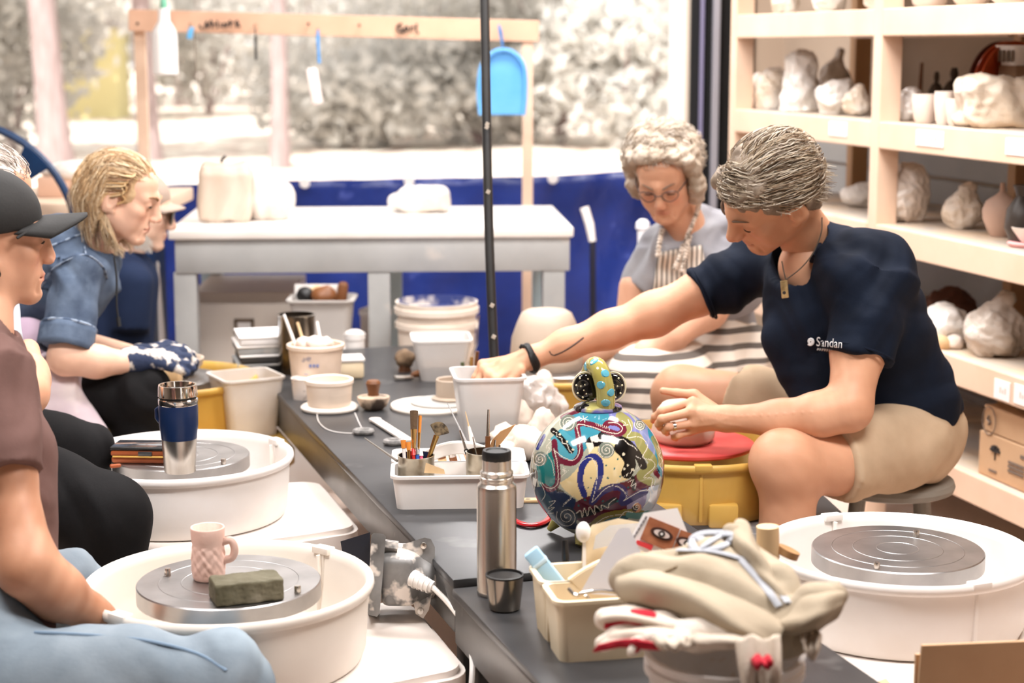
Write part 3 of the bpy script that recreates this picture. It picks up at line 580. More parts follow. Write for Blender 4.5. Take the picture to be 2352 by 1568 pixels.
# -- things on the shelves
def Qs(px, py, z): return Q(px, py, z)
def shelf_lump(name, lab, cat, px, py, z, wpx, hpx, m, seed, kind='bag', grp='plastic-wrapped pots on the timber shelving', pos=None, dy=1.0):
    p = Qs(px, py, z) if pos is None else pos
    if pos is None and z == 1.29: p = shpt(px, py, .36 if py < 236 else .14); p[2] = z
    d = DEP(p); rw = wpx * d / FPX / 2; h = hpx * d / FPX; t = thing(name, lab, cat, p, 0, grp); sd = SDF(max(.004, rw / 16))
    if kind == 'bag':
        sd.ell((0, 0, h * .38), (rw, rw * .9 * dy, h * .42)).cap((0, 0, h * .6), (rw * .15, 0, h * .92), rw * .55, rw * .22, .04).cap((rw * .15, 0, h * .9), (rw * .3, 0, h), rw * .18, rw * .26, .02)
    elif kind == 'lump': sd.ell((0, 0, h * .42), (rw, rw * .85 * dy, h * .55)).ell((rw * .3, 0, h * .7), (rw * .55, rw * .5, h * .3), k=.03)
    elif kind == 'cyl': sd.cap((0, 0, rw * .5), (0, 0, h - rw * .75), rw * .96, rw * .78, .02).ell((0, 0, h - rw * .4), (rw * .7, rw * .7, rw * .4), k=.03).cap((0, 0, .0), (0, 0, .03), rw * 1.02, rw * .9, .03)
    elif kind == 'slab': a = .5; sd.box((0, 0, h * .5), (rw * .45, rw * .5, h * .55), .01, np.array(((math.cos(a), 0, math.sin(a)), (0, 1, 0), (-math.sin(a), 0, math.cos(a)))))
    elif kind == 'wide': sd.box((0, 0, h * .48), (rw * .95, rw * .8, h * .48), .03).ell((-rw * .2, 0, h * .8), (rw * .7, rw * .6, h * .25), k=.03)
    sd.half((0, 0, 0), (0, 0, -1), (-1, -1, -.5), (1, 1, .004)); v, q = sd.mesh(1); f = 6.28 / rw * .9
    v = folds(v, q, rw * .06, [((1, 0, .5), f, 1), ((1, .5, -.6), f * 1.6, .8)], seed); v = crumple(v, q, rw * .16, 1.5 / rw, seed); v[:, 2] = np.maximum(v[:, 2], 0)
    mesh_obj('wrapping', v, q, m, t, ang=0); return t
B = BAG; BB = BAGB
shelf_lump('wrapped_slab', 'white wrapped slab leaning against the left shelf post, second shelf', 'wrapped pot', 1732, 246, 1.29, 74, 70, mat('cream_wrap', (240, 226, 212), .4, bump=.6, bs=25, bd=.008), 1, 'slab')
shelf_lump('wrapped_pot', 'squat shiny wrapped pot between leaning slab and tall wrapped pot', 'wrapped pot', 1772, 243, 1.29, 80, 92, BB, 2, 'lump')
shelf_lump('wrapped_pot', 'tall white plastic-wrapped cylinder pot on the left shelf bay', 'wrapped pot', 1838, 256, 1.29, 88, 134, B, 3, 'cyl')
shelf_lump('wrapped_pot', 'clear knotted bag standing at the back behind tall wrapped pot', 'wrapped pot', 1915, 215, 1.29, 74, 130, mat('dim_bag', (190, 176, 160), .3, col2=(214, 202, 190), ns=6, bump=.6, bs=20, bd=.01), 4, 'bag')
shelf_lump('wrapped_pot', 'brownish wrapped bowl behind the white crumpled bag', 'wrapped pot', 1905, 232, 1.29, 84, 60, BB, 5, 'lump')
shelf_lump('wrapped_pot', 'low crumpled white bag at the front of left shelf bay', 'wrapped pot', 1918, 264, 1.29, 100, 78, B, 6, 'lump')
shelf_lump('wrapped_pot', 'small cream bag against the middle shelf post, second shelf', 'wrapped pot', 1966, 256, 1.29, 62, 66, BB, 7, 'bag')
shelf_lump('wrapped_pot', 'white knotted bag at the left of right shelf bay', 'wrapped pot', 2088, 244, 1.29, 66, 68, B, 8, 'cyl')
shelf_lump('wrapped_pot', 'big crinkled plastic-wrapped bowl right of the white cups', 'wrapped pot', 2282, 294, 1.29, 170, 112, mat('tan_crinkle_bag', (226, 212, 194), .3, col2=(204, 186, 164), ns=5, bump=1, bs=16, bd=.015), 9, 'wide')
shelf_lump('wrapped_pot', 'large round pot in clear plastic right of middle post, third shelf', 'wrapped pot', 2076, 508, .966, 112, 130, mat('clear_wrap_tan', (226, 216, 206), .3, col2=(184, 160, 136), ns=5, lo=.45, hi=.75, bump=.6, bs=12, bd=.012), 10, 'lump')
shelf_lump('wrapped_pot', 'white plastic bundle left of the middle post, third shelf', 'wrapped pot', 1975, 474, .966, 90, 50, B, 11, 'lump')
shelf_lump('wrapped_pot', 'tan knotted bag left of the narrow-necked clay bottle', 'wrapped pot', 2210, 524, .966, 92, 96, BB, 12, 'bag')
shelf_lump('brown_cloth', 'rumpled dark brown cloth heap on the fourth shelf', 'cloth', 2178, 735, .627, 130, 70, mat('brown_cloth', (92, 56, 42), .9, bump=.5, bs=30, bd=.01), 13, 'lump', None)
shelf_lump('wrapped_pot', 'flat clear plastic bundle in front of the brown cloth', 'wrapped pot', 2165, 790, .627, 120, 90, BAG, 14, 'lump')
shelf_lump('wrapped_pot', 'large knotted clear bag at the right end of fourth shelf', 'wrapped pot', 2285, 815, .627, 150, 132, mat('clear_bag_brown', (208, 196, 184), .25, col2=(150, 128, 108), ns=5, lo=.4, hi=.7, bump=.7, bs=14, bd=.012), 15, 'bag')
for i, (px, py, w, h, lab, k) in enumerate(((1735, 26, 60, 60, 'clear bag at the left end of the top visible shelf', 'lump'), (1830, 24, 80, 60, 'pale wrapped bundle second on the top visible shelf', 'lump'), (1930, 20, 80, 70, 'beige wrapped bundle left of middle post on the top visible shelf', 'lump'))):
    shelf_lump('wrapped_pot', lab, 'wrapped pot', px, py, 1.64, w, h, (BB, B, BB)[i], 20 + i, k, pos=sh((.98, .62, .22)[i], .12, 1.64))
for i, (px, lab) in enumerate(((2135, 'clay bowl nearest the middle post on the top visible shelf'), (2232, 'wide clay bowl on the top visible shelf'), (2320, 'clay bowl at the right end of the top visible shelf'))):
    p = shpt(px, 10, .1); p[2] = 1.64; t = thing('clay_bowl', lab, 'bowl', p, 0, 'bowls on the top visible shelf'); G().lathe([(0, 0), (.035, 0), (.05, .012), (.062 + .01 * (i == 1), .05), (.066 + .01 * (i == 1), .075), (.06, .075), (.045, .02), (0, .012)], 28).obj('bowl_body', CLAYW, t)
for i, (px, py, w, h, lab) in enumerate(((2124, 278, 62, 66, 'white clay cup foremost in the right shelf bay'), (2090, 273, 50, 64, 'white clay cup tucked behind the foremost cup'), (2168, 277, 48, 76, 'white clay cup second right of the foremost cup'), (2196, 283, 50, 62, 'white clay cup touching the big crinkled bowl'), (2352, 270, 36, 110, 'white clay pot cut off by the right picture edge, second shelf'))):
    p = shpt(px, py, .2 if py < 276 else .08); p[2] = 1.29; d = DEP(p); r = w * d / FPX / 2; h = h * d / FPX; t = thing('clay_cup', lab, 'cup', p, 0, 'clay cups on the second shelf'); G().lathe([(0, 0), (r * .6, 0), (r * .8, h * .15), (r * .97, h * .55), (r, h * .8), (r * .95, h), (r * .85, h), (r * .85, h * .4), (r * .5, h * .1), (0, h * .08)], 28).obj('cup_body', CLAYW, t)
RP = mat('orange_red_plate', (196, 84, 40), .35, col2=(170, 62, 30), ns=6); RPD = mat('dark_rust_plate', (92, 44, 30), .4)
for i, (px, lab) in enumerate(((2282, 'dark rim plate at the back of the standing plates'), (2296, 'rust plate in the middle of the standing plates'), (2312, 'bright orange-red plate at the front of the standing plates'))):
    c = shpt(px, 172, .42 - .05 * i); r = .125; t = thing('standing_plate', lab, 'plate', (c[0], c[1], 1.29 + .002), 0, 'plates standing on edge')
    M = T(0, 0, r) @ RZ(SHA + .25) @ RY(math.pi / 2 - .1); G().lathe([(0, 0), (r * .7, 0), (r, .012), (r, .018), (r * .7, .008), (0, .008)], 40, M @ RX(math.pi)).obj('plate_disc', (RPD, RP, RP)[i], t)
c = shpt(2338, 150, .3); t = thing('white_basket', 'small white slotted basket in front of the orange plates', 'basket', (c[0], c[1], 1.29), SHA); zz = c[2] - 1.29
tubmesh('basket_body', .05, .035, .055, .04, zz - .0, zz + .06, .004, W_PL, t)
for k in range(4): G().box((-.04 + k * .024, .04, zz + .01), (-.03 + k * .024, .044, zz + .045)).obj('slot', GREYI, t, smooth=False)
G().box((-.05, -.035, 0), (.05, .035, zz), bev=.003).obj('carton_under', mat('dim_card', (150, 120, 96), .8), t)
for i, (px, py, w, h, lab) in enumerate(((2112, 215, 12, 70, 'upright brown stick behind the white cups'), (2150, 205, 30, 40, 'dark lump left of standing plates at the back'), (2190, 208, 44, 52, 'dark lump touching the standing plates at the back'))):
    c = shpt(px, py, .42); t = thing('dark_offcut', lab, 'offcut', (c[0], c[1], 1.29)); d = DEP(c); r = w * d / FPX / 2; hh = h * d / FPX + c[2] - 1.29
    if i == 0: G().tube([(0, 0, 0), (.004, 0, hh)], [r, r * .7], 8).obj('stick', WALNUT, t)
    else: G().lathe([(0, 0), (r, 0), (r * 1.2, hh * .55), (r * .7, hh * .7), (r * .3, hh * .75), (r * .45, hh * .88), (r * .3, hh), (0, hh)], 16).obj('lump', mat('dark_lump', (70, 56, 44), .7), t)
p = Qs(2298, 542, .966); t = thing('clay_bottle', 'round pinkish clay bottle with a thin neck on the third shelf', 'bottle', p); d = DEP(p); u = d / FPX
G().lathe([(0, 0), (22 * u, 0), (30 * u, 12 * u), (42 * u, 40 * u), (44 * u, 60 * u), (36 * u, 80 * u), (16 * u, 94 * u), (7 * u, 102 * u), (5 * u, 116 * u), (6 * u, 122 * u), (0, 122 * u)], 36).obj('bottle_body', mat('pink_grey_clay', (202, 172, 154), .7, col2=(190, 158, 140), ns=5), t)
c = shpt(2350, 470, .12); t = thing('dark_vase', 'dark curved vase cut off by the right picture edge, third shelf', 'vase', (c[0], c[1], .966)); G().lathe([(0, 0), (.03, 0), (.05, .05), (.045, .1), (.02, .14), (.03, .17), (0, .17)], 24).obj('vase_body', mat('dark_glaze', (60, 52, 46), .4), t)
p = Qs(2362, 566, .966); t = thing('clay_bowl', 'small cream bowl on a pink dish at the right edge, third shelf', 'bowl', p); G().lathe([(0, .012), (.02, .012), (.045, .045), (.05, .055), (.044, .055), (.02, .02), (0, .018)], 24).obj('bowl_body', CREAM, t); G().lathe([(0, 0), (.05, 0), (.06, .01), (.055, .014), (0, .01)], 24).obj('pink_dish', mat('pink_dish', (232, 170, 168), .5), t)
for i, (px, py) in enumerate(((2160, 800), (2192, 800))):
    blob('clay_scrap', (0, 0, .018), (.03, .025, .022), PALEW if i == 0 else CLAYW, tag_p := thing('clay_scrap', ('tan scrap in front of the clear bundle, fourth shelf', 'cream scrap beside the large knotted bag, fourth shelf')[i], 'clay scrap', Qs(px, py, .627)), .2, 4, i, flat=.8)
c0 = Qs(2246, 1085, .30); t = thing('shipping_carton', 'brown cardboard carton with printed symbols on the bottom shelf', 'carton', c0, SHA); 
hh = P(2262, 920, DEP(c0))[2] - .30
G().box((-.34, -.34, 0), (.0, 0, hh * .62), bev=.003).obj('carton_body', CARD, t, smooth=False)
G().box((-.34, -.34, hh * .63), (-.012, -.004, hh), bev=.003).obj('carton_lid', CARD, t, smooth=False)
def onface(pts, y=.002): return [(x, y, z) for x, z in pts]
g = G(); g.tube(onface([(-.05 + .035 * math.cos(a), hh * .8 + .04 * math.sin(a)) for a in np.linspace(0, 6.28, 24, endpoint=False)]), .0018, 5, closed=True)
g.tube(onface([(-.05, hh * .74), (-.055, hh * .78), (-.04, hh * .82), (-.047, hh * .86)]), .004, 5); g.obj('round_emblem', GREYI, t)
g = G(); g.tube(onface([(-.09, hh * .28), (-.09, hh * .4)]), .0022, 5)
for a in np.linspace(.2, 2.94, 6): g.tube(onface([(-.09, hh * .4), (-.09 - .025 * math.cos(a), hh * .4 + .018 * math.sin(a))]), .004, 5)
g.obj('palm_symbol', INK, t); g = G()
for k in range(3): g.box((-.24, 0, hh * (.2 + .06 * k)), (-.16, .0025, hh * (.235 + .06 * k)))
g.box((-.26, 0, hh * .45), (-.22, .0025, hh * .5)); g.box((-.06, 0, hh * .1), (-.1, .0025, hh * .13)); g.obj('print_block', GREYI, t, smooth=False)
# ---------------------------------------------------------------- the two grey tables
TT = unit((-.317, 1, 0)); TS = np.array((TT[1], -TT[0], 0)); TA = math.atan2(TS[1], TS[0]); Z1, Z2 = .55, .541
A1 = Q(1040, 1331, Z1); A2 = Q(1036, 1348, Z2)
def gtable(name, lab, o, w, l0, l1, z):
    t = thing(name, lab, 'table', (o[0], o[1], 0), TA)
    G().box((0, l0, z - .018), (w, l1, z), bev=.004).obj('table_top', TABLET, t)
    for x in (.004, w - .022): G().box((x, l0 + .004, z - .105), (x + .018, l1 - .004, z - .018), bev=.003).obj('side_apron', TABLEE, t)
    for y in (l0 + .004, l1 - .022): G().box((.022, y, z - .105), (w - .022, y + .018, z - .018), bev=.003).obj('end_apron', TABLEE, t)
    for x in (.03, w - .075):
        for y in (l0 + .04, l1 - .085): G().box((x, y, 0), (x + .045, y + .045, z - .018), bev=.004).obj('leg', BLACKP, t)
    return t
gtable('grey_work_table', 'long low grey table under the painted vase and tools', A1, .57, 0, 2.52, Z1)
gtable('grey_work_table', 'nearer low grey table under the cream tote and cloth bucket', A2, .51, -1.25, -.006, Z2)
def on(px, py, z=Z1): return Q(px, py, z)
# ---------------------------------------------------------------- pottery wheels
def pan_profile(R, h): return [(.03, .012), (R * .86, .012), (R * .90, .02), (R * .925, h * .5), (R * .935, h - .02), (R * .955, h - .003), (R * .98, h), (R, h - .004), (R * 1.005, h - .012), (R * .99, h - .02), (R * .965, h - .022), (R * .955, h * .5), (R * .94, .02), (R * .91, .002), (R * .86, 0), (.03, 0), (.03, .012)]
def wheel(lab, c, R, panm, headm, zr=.577, h=.148, plate=None, head=.165, bodym=BODYC, pins=(), lips=(), rot=TA, bat=None, headz=-.004, notch=None, grp=None):
    zp = zr - h; t = thing('pottery_wheel', lab, 'pottery wheel', (c[0], c[1], 0), rot, grp)
    pan = G().lathe(pan_profile(R, h), 72, T(0, 0, zp)).obj('splash_pan', panm, t, ang=50)
    for a in lips:                       # joints where the two pan halves clip together
        ca, sa = math.cos(a - rot), math.sin(a - rot); M = frame((ca * R, sa * R, zp), (ca, sa, 0), (-sa, ca, 0), (0, 0, 1))
        G().box((-.022, -.02, h - .012), (.002, .02, h + .0012), M, bev=.002).obj('rim_clip', panm, pan)
        G().box((-.03, -.003, .02), (-.016, .003, h - .012), M, bev=.002).obj('joint_flange', panm, pan); G().box((-.02, -.008, .012), (-.008, .0, h - .012), M, bev=.002).obj('joint_flange', panm, pan)
    if notch is not None:
        a = notch - rot; M = frame((math.cos(a) * R * .93, math.sin(a) * R * .93, zp), (math.cos(a), math.sin(a), 0), (-math.sin(a), math.cos(a), 0), (0, 0, 1))
        G().box((-.02, -.09, -.002), (.012, -.03, .055), M, bev=.008).obj('pan_foot', panm, pan); G().box((-.02, .03, -.002), (.012, .10, .055), M, bev=.008).obj('pan_foot', panm, pan)
    hd = G().lathe([(0, zr + headz - .03), (head, zr + headz - .03), (head, zr + headz - .002), (head - .002, zr + headz), (0, zr + headz)], 72).obj('wheel_head', headm, t, ang=30)
    for rr in (.04, .085, .125): G().lathe([(rr - .0008, zr + headz + .0002), (rr, zr + headz + .0006), (rr + .0008, zr + headz + .0002)], 64, caps=False).obj('groove_ring', headm, hd)
    for a, rr in pins: G().lathe([(.006, 0), (.006, .011), (.005, .013), (0, .013)], 14, T(math.cos(a - rot) * rr, math.sin(a - rot) * rr, zr + headz)).obj('bat_pin', STEEL, hd)
    G().lathe([(.028, zp - .05), (.028, zr + headz - .03)], 20).obj('shaft', STEEL, t)
    if plate:
        bd = G().prism(plate, zp - .062, zp - .002, bev=.012).obj('body_top', bodym, t); xs = [p[0] for p in plate]; ys = [p[1] for p in plate]
        G().box((max(min(xs) + .1, -.2), max(min(ys) + .08, -.2), zp - .22), (min(max(xs) - .1, .2), min(max(ys) - .08, .2), zp - .06), bev=.02).obj('motor_box', bodym, t)
        for x in (max(min(xs) + .05, -.25), min(max(xs) - .05, .3)):
            for y in (max(min(ys) + .05, -.22), min(max(ys) - .05, .24)): G().tube([(x, y, 0), (x, y, zp - .06)], .02, 12).obj('leg', BLACKP, t); G().lathe([(0, 0), (.028, 0), (.028, .02), (.02, .03), (0, .03)], 14, T(x, y, 0)).obj('rubber_foot', BLACKR, t)
    return t
def plate(x0, x1, y0, y1, r=.06, bulge=.04):
    o = []
    for (cx, cy, a0) in ((x1 - r, y1 - r, 0), (x0 + r, y1 - r, 90), (x0 + r, y0 + r, 180), (x1 - r, y0 + r, 270)):
        for i in range(6): a = math.radians(a0 + 18 * i); o.append((cx + r * math.cos(a), cy + r * math.sin(a)))
        if a0 == 180:
            for k in range(1, 8): u = k / 8; o.append((x0 + r + (x1 - x0 - 2 * r) * u, y0 - bulge * 4 * u * (1 - u)))
    return o
def shaft_pts(a): return math.radians(a)
C1 = Q(526, 1328, .577); C2 = Q(416, 1040, .577); C3 = Q(2062, 1254, .577); C4 = Q(1560, 1012, .577) + np.array((.02, 0, 0)); C5 = Q(1286, 843, .577); C6 = Q(390, 862, .577)
def ang(c, px, py, z): p = Q(px, py, z); return math.atan2(p[1] - c[1], p[0] - c[0])
def pin(c, px, py): p = Q(px, py, .58); return (math.atan2(p[1] - c[1], p[0] - c[0]), min(.15, float(np.hypot(p[0] - c[0], p[1] - c[1]))))
W1 = wheel('cream pottery wheel in front holding pink mug and dark sponge', C1, .26, CREAM, ALU, plate=plate(-.30, .40, -.20, .24), pins=[pin(C1, 385, 1312), pin(C1, 684, 1352)], lips=(ang(C1, 760, 1250, .577), ang(C1, 290, 1405, .577)))
W2 = wheel('white pottery wheel holding blue travel mug and tan wallet', C2, .263, W_PL, ALU, plate=plate(-.30, .38, -.25, .24), pins=[pin(C2, 540, 1065), pin(C2, 290, 1040)], lips=(ang(C2, 655, 1005, .577), ang(C2, 178, 1068, .577)), head=.16)
W3 = wheel('cream pottery wheel with empty aluminium head at the right', C3, .257, W_PL, ALU, plate=plate(-.33, .34, -.33, .3, .2, .06), pins=[pin(C3, 2105, 1224), pin(C3, 2008, 1303)], lips=(ang(C3, 2235, 1330, .577), ang(C3, 1885, 1168, .577)), head=.163, rot=0)
W4 = wheel('mustard yellow pottery wheel with red bat used by the man', C4, .262, YEL, ALU, plate=plate(-.1, .36, -.24, .26, .1, .03), lips=(ang(C4, 1610, 1060, .577),), head=.15, headz=-.014, bodym=mat('grey_wheel_top', (150, 150, 152), .4), notch=ang(C4, 1600, 1070, .577), rot=.1)
W5 = wheel('mustard yellow pottery wheel holding tall grey clay form', C5, .258, YEL, ALU, plate=plate(-.08, .36, -.24, .26, .1, .03), head=.15, bodym=mat('grey_wheel_top2', (96, 92, 90), .4), rot=.1)
W6 = wheel('mustard yellow pottery wheel under the blonde woman\'s gloved hands', C6, .255, YEL, ALU, plate=plate(-.28, .30, -.42, .24, .08, .02), head=.15, bodym=YEL, rot=TA)
t = thing('red_bat', 'round red throwing bat under the man\'s clay', 'bat', (C4[0], C4[1], .563)); G().lathe([(0, 0), (.158, 0), (.162, .004), (.162, .010), (.158, .013), (0, .013)], 64).obj('disc', RED, t, ang=40)
cp = C4 + np.array((-.01, 0, -.001)); t = thing('clay_lump', 'low mound of pale clay under the man\'s hand', 'clay', (cp[0], cp[1], .576))
G().lathe([(0, 0), (.064, 0), (.076, .012), (.077, .03), (.072, .052), (.066, .078), (.052, .095), (.03, .1), (0, .1)], 48, wob=lambda a, z: .02 * math.sin(3 * a + 20 * z) + .008 * math.sin(9 * a)).obj('mound', mat('throwing_clay', (212, 198, 184), .55, col2=(198, 182, 166), ns=4, stretch=(1, 1, 5), bump=.3, bs=25, bd=.004), t, ang=0)
cp = C5 + np.array((-.04, .02, 0)); k = DEP(cp) / FPX; t = thing('clay_form', 'tall smooth grey clay form on the far yellow wheel', 'clay form', (cp[0], cp[1], .577 - .004))
G().lathe([(0, 0), (82 * k, 0), (84 * k, 20 * k), (80 * k, 70 * k), (68 * k, 104 * k), (58 * k, 126 * k), (46 * k, 133 * k), (0, 134 * k)], 48, wob=lambda a, z: .01 * math.sin(2 * a)).obj('form', CLAYG, t, ang=0)
for i, (px, py, r, lab) in enumerate(((1250, 862, .022, 'small clay scrap on the near rim of the far yellow wheel'), (1335, 858, .03, 'white clay scrap inside the far yellow wheel pan'))):
    p = Q(px, py + 6, .58 if i == 0 else .575); p = C5 + unit(p - C5) * .2; t = thing('clay_scrap', lab, 'clay scrap', (p[0], p[1], .45)); blob('scrap', (0, 0, .1), (r * 1.3, r, .055), CLAYW, t, .15, 4, i, flat=.95)

# ---------------------------------------------------------------- on the left wheels
zw = .5735
p = Q(414, 1082, zw); t = thing('travel_mug', 'stainless travel mug with navy band on the white wheel', 'mug', p); k = DEP(p) / FPX
G().lathe([(0, 0), (35 * k, 0), (36 * k, 3 * k), (40 * k, 78 * k), (0, 78 * k)], 48).obj('steel_base', STEEL, t)
G().lathe([(0, 78 * k), (40.5 * k, 78 * k), (44 * k, 110 * k), (45 * k, 150 * k), (44 * k, 158 * k), (0, 158 * k)], 48).obj('navy_sleeve', mat('navy_mug', (22, 44, 84), .3, col2=(18, 36, 72), ns=5, col3=(120, 130, 160), n3=26, lo3=.72, hi3=.76), t)
G().lathe([(44 * k, 158 * k), (45 * k, 160 * k), (45 * k, 170 * k), (43 * k, 172 * k), (0, 172 * k)], 48).obj('steel_band', CHROME, t)
G().lathe([(42 * k, 171 * k), (42.5 * k, 176 * k), (0, 176 * k)], 48).obj('black_gasket', BLACKR, t)
lid = G().lathe([(43 * k, 176 * k), (45 * k, 178 * k), (44 * k, 198 * k), (43 * k, 203 * k), (39 * k, 203 * k), (36 * k, 188 * k), (0, 186 * k)], 48).obj('steel_lid', CHROME, t)
G().lathe([(0, 187 * k), (34 * k, 187 * k), (33 * k, 191 * k), (0, 192 * k)], 32).obj('black_lid_insert', BLACKP, lid)
G().tube([(-43 * k, 0, 150 * k), (-50 * k, 0, 145 * k), (-50 * k, 0, 125 * k), (-43 * k, 0, 115 * k)], 4 * k, 8).obj('side_loop', mat('navy_mug', 0), t)
p = Q(322, 1062, zw); t = thing('wallet', 'tan zip wallet under a phone beside the travel mug', 'wallet', p, -.06); TAN = mat('tan_leather', (166, 86, 44), .45, col2=(148, 72, 36), ns=12)
G().box((-.065, -.012, 0), (.085, .075, .016), bev=.006).obj('wallet_body', TAN, t); G().box((-.066, -.013, .017), (.086, .076, .030), bev=.005).obj('wallet_flap', TAN, t)
G().tube([(-.06, -.014, .017), (.08, -.014, .017)], .0022, 6).obj('zip', mat('brass', (190, 150, 80), .3, 1), t)
G().box((-.075, -.03, -.0), (-.05, -.018, .008), RZ(.5), bev=.003).obj('zip_pull', TAN, t); G().box((.0, -.0165, .019), (.032, -.012, .029), bev=.001).obj('clasp', mat('clasp_grey', (84, 86, 88), .3, .6), t)
G().lathe([(.006, 0), (.005, .005), (0, .006)], 12, T(.07, -.012, .008) @ RX(math.pi / 2)).obj('snap', mat('brass', 0), t)
t = thing('phone', 'glossy black phone lying face up on the tan wallet', 'phone', p + np.array((0, 0, .0302)), -.06)
G().box((-.068, -.012, 0), (.083, .066, .0085), bev=.004, seg=3).obj('phone_case', BLACKP, t); G().box((-.064, -.009, .0085), (.08, .063, .0092), bev=.0003).obj('screen', mat('phone_glass', (60, 60, 64), .05, spec=1, ior=2.4), t)
p = Q(480, 1328, zw); t = thing('clay_mug', 'pink unglazed mug with carved band and ear handle', 'mug', p, -.1); k = DEP(p) / FPX
def carve(a, z): zz = z / k; return (.035 * math.sin(9 * a) * math.sin(zz * .22) + .02 * math.sin(17 * a + zz * .3)) if 12 < zz < 78 else .004 * math.sin(3 * a)
prof = [(0, 0), (33 * k, 0), (36 * k, 4 * k)] + [((36 + 2.2 * math.sin(z / 80 * 3.1)) * k, z * k) for z in range(8, 84, 3)] + [(37.5 * k, 90 * k), (39 * k, 120 * k), (38 * k, 123 * k), (35 * k, 122 * k), (34 * k, 40 * k), (30 * k, 8 * k), (0, 7 * k)]
G().lathe(prof, 72, wob=carve).obj('mug_body', PINKC, t, ang=0)
G().tube(smooth_path([(35 * k, 0, 88 * k), (54 * k, 0, 92 * k), (62 * k, 0, 72 * k), (56 * k, 0, 52 * k), (36 * k, 0, 44 * k)], 5), 7 * k, 10, flat=1.3).obj('handle', PINKC, t)
p = Q(566, 1374, zw); t = thing('sponge', 'dark olive-grey rectangular sponge block on the front wheel head', 'sponge', p, .36)
sd = SDF(.0022); sd.box((0, 0, .0195), (.060, .033, .0195), .004); v, q = sd.mesh(1); n_ = normals(v, q); v = v + n_ * (-.0011 * np.maximum(0, vnoise(v * 420, 3)) + .0008 * vnoise(v * 160, 5))[:, None]; v[:, 2] = np.maximum(v[:, 2], 0)
mesh_obj('block', v, q, mat('olive_sponge', (84, 78, 56), .75, col2=(110, 104, 84), ns=14, bump=.4, bs=90, bd=.003, col3=(150, 142, 124), n3=8, lo3=.6, hi3=.72), t, ang=0)
# pedal and cord
pb = Q(920, 1408, .431 - .002); t = thing('foot_pedal', 'clay-spattered grey cast pedal box against the grey table', 'pedal', pb); PO = pb
CASTM = mat('spattered_cast_grey', (150, 148, 146), .5, .3, col2=(92, 90, 88), ns=12, col3=(232, 222, 212), n3=24, lo3=.52, hi3=.6, bump=.2, bs=40)
def pxq(pts, d): return [P(x, y, d) - PO for x, y in pts]
def slabpx(name, pts, d0, d1, m, par, off): 
    a = [P(x, y, d0) - off for x, y in pts]; b = [P(x, y, d1) - off for x, y in pts]; n = len(a)
    g = G().add([tuple(x) for x in a + b], [tuple(range(n)), tuple(reversed(range(n, 2 * n)))] + [(i + n, (i + 1) % n + n, (i + 1) % n, i) for i in range(n)]); return g.obj(name, m, par, smooth=False)
d = DEP(pb)
slabpx('base_flange', [(853, 1230), (858, 1224), (880, 1226), (886, 1232), (872, 1408), (866, 1416), (846, 1412), (843, 1404)], d - .10, d + .06, CASTM, t, PO)
sd = SDF(.004); sd.box(P(918, 1318, d - .02) - PO, (.032, .06, .048), .012).cap(P(905, 1300, d - .03) - PO, P(960, 1325, d - .02) - PO, .045, .05, .02); v, q = sd.mesh(1); mesh_obj('housing', v, q, CASTM, t, ang=0)
slabpx('end_plate', [(925, 1250), (975, 1234), (990, 1238), (999, 1256), (999, 1330), (985, 1400), (972, 1420), (955, 1410), (948, 1370)], d - .05, d - .035, CASTM, t, PO)
G().tube([P(882, 1252, d - .06) - PO, P(914, 1256, d - .06) - PO], .012, 6).obj('pivot_bar', CASTM, t)
slabpx('dark_panel', [(782, 1243), (850, 1222), (850, 1300), (790, 1290)], d + .03, d + .045, mat('midnight_panel', (24, 26, 36), .5), t, PO)
G().tube([P(948, 1327, d - .08) - PO, P(968, 1337, d - .09) - PO, P(995, 1348, d - .1) - PO], [.017, .014, .011], 14).obj('cable_gland', W_PL, t)
for i in range(4): pp = P(955 + i * 10, 1331 + i * 5, d - .083 - .005 * i) - PO; G().tube([pp, pp + unit(P(995, 1348, d - .1) - P(948, 1327, d - .08)) * .003], .0175 - .0013 * i, 14).obj('gland_rib', W_PL, t)
for px, py in ((973, 1252), (966, 1402)): G().lathe([(.007, 0), (.006, .005), (0, .006)], 10, T(*(P(px, py, d - .052) - PO)) @ RX(math.pi / 2)).obj('bolt', STEEL, t)
cpts = smooth_path([P(993, 1347, d - .1), P(1030, 1385, d - .14), P(1062, 1430, d - .2), P(1082, 1490, d - .27), P(1084, 1560, d - .32), P(1070, 1680, d - .34), P(1050, 1850, d - .3)], 8)
G().tube([x - PO for x in cpts], .0052, 8).obj('power_cord', W_PL, t)
# ---------------------------------------------------------------- thermos and cup
p = Q(1141, 1362, Z2); k = DEP(p) / FPX; t = thing('thermos_flask', 'tall brushed steel thermos flask with black stopper on the near table', 'thermos', p)
G().lathe([(0, 0), (44 * k, 0), (46 * k, 4 * k), (46 * k, 12 * k), (45.4 * k, 13 * k), (45.4 * k, 246 * k), (44 * k, 256 * k), (38 * k, 262 * k), (0, 262 * k)], 56).obj('flask_body', STEEL, t)
nk = G().lathe([(37 * k, 260 * k), (37 * k, 268 * k), (39 * k, 270 * k), (39 * k, 276 * k), (36 * k, 278 * k), (37.5 * k, 282 * k), (37.5 * k, 288 * k), (33 * k, 292 * k), (33 * k, 316 * k), (0, 316 * k)], 56).obj('flask_neck', STEEL, t)
G().lathe([(32 * k, 314 * k), (33 * k, 316 * k), (33 * k, 333 * k), (31 * k, 337 * k), (25 * k, 337 * k), (22 * k, 334 * k), (0, 334 * k)], 48, wob=lambda a, z: .012 * math.copysign(1, math.sin(18 * a))).obj('stopper', BLACKP, t)
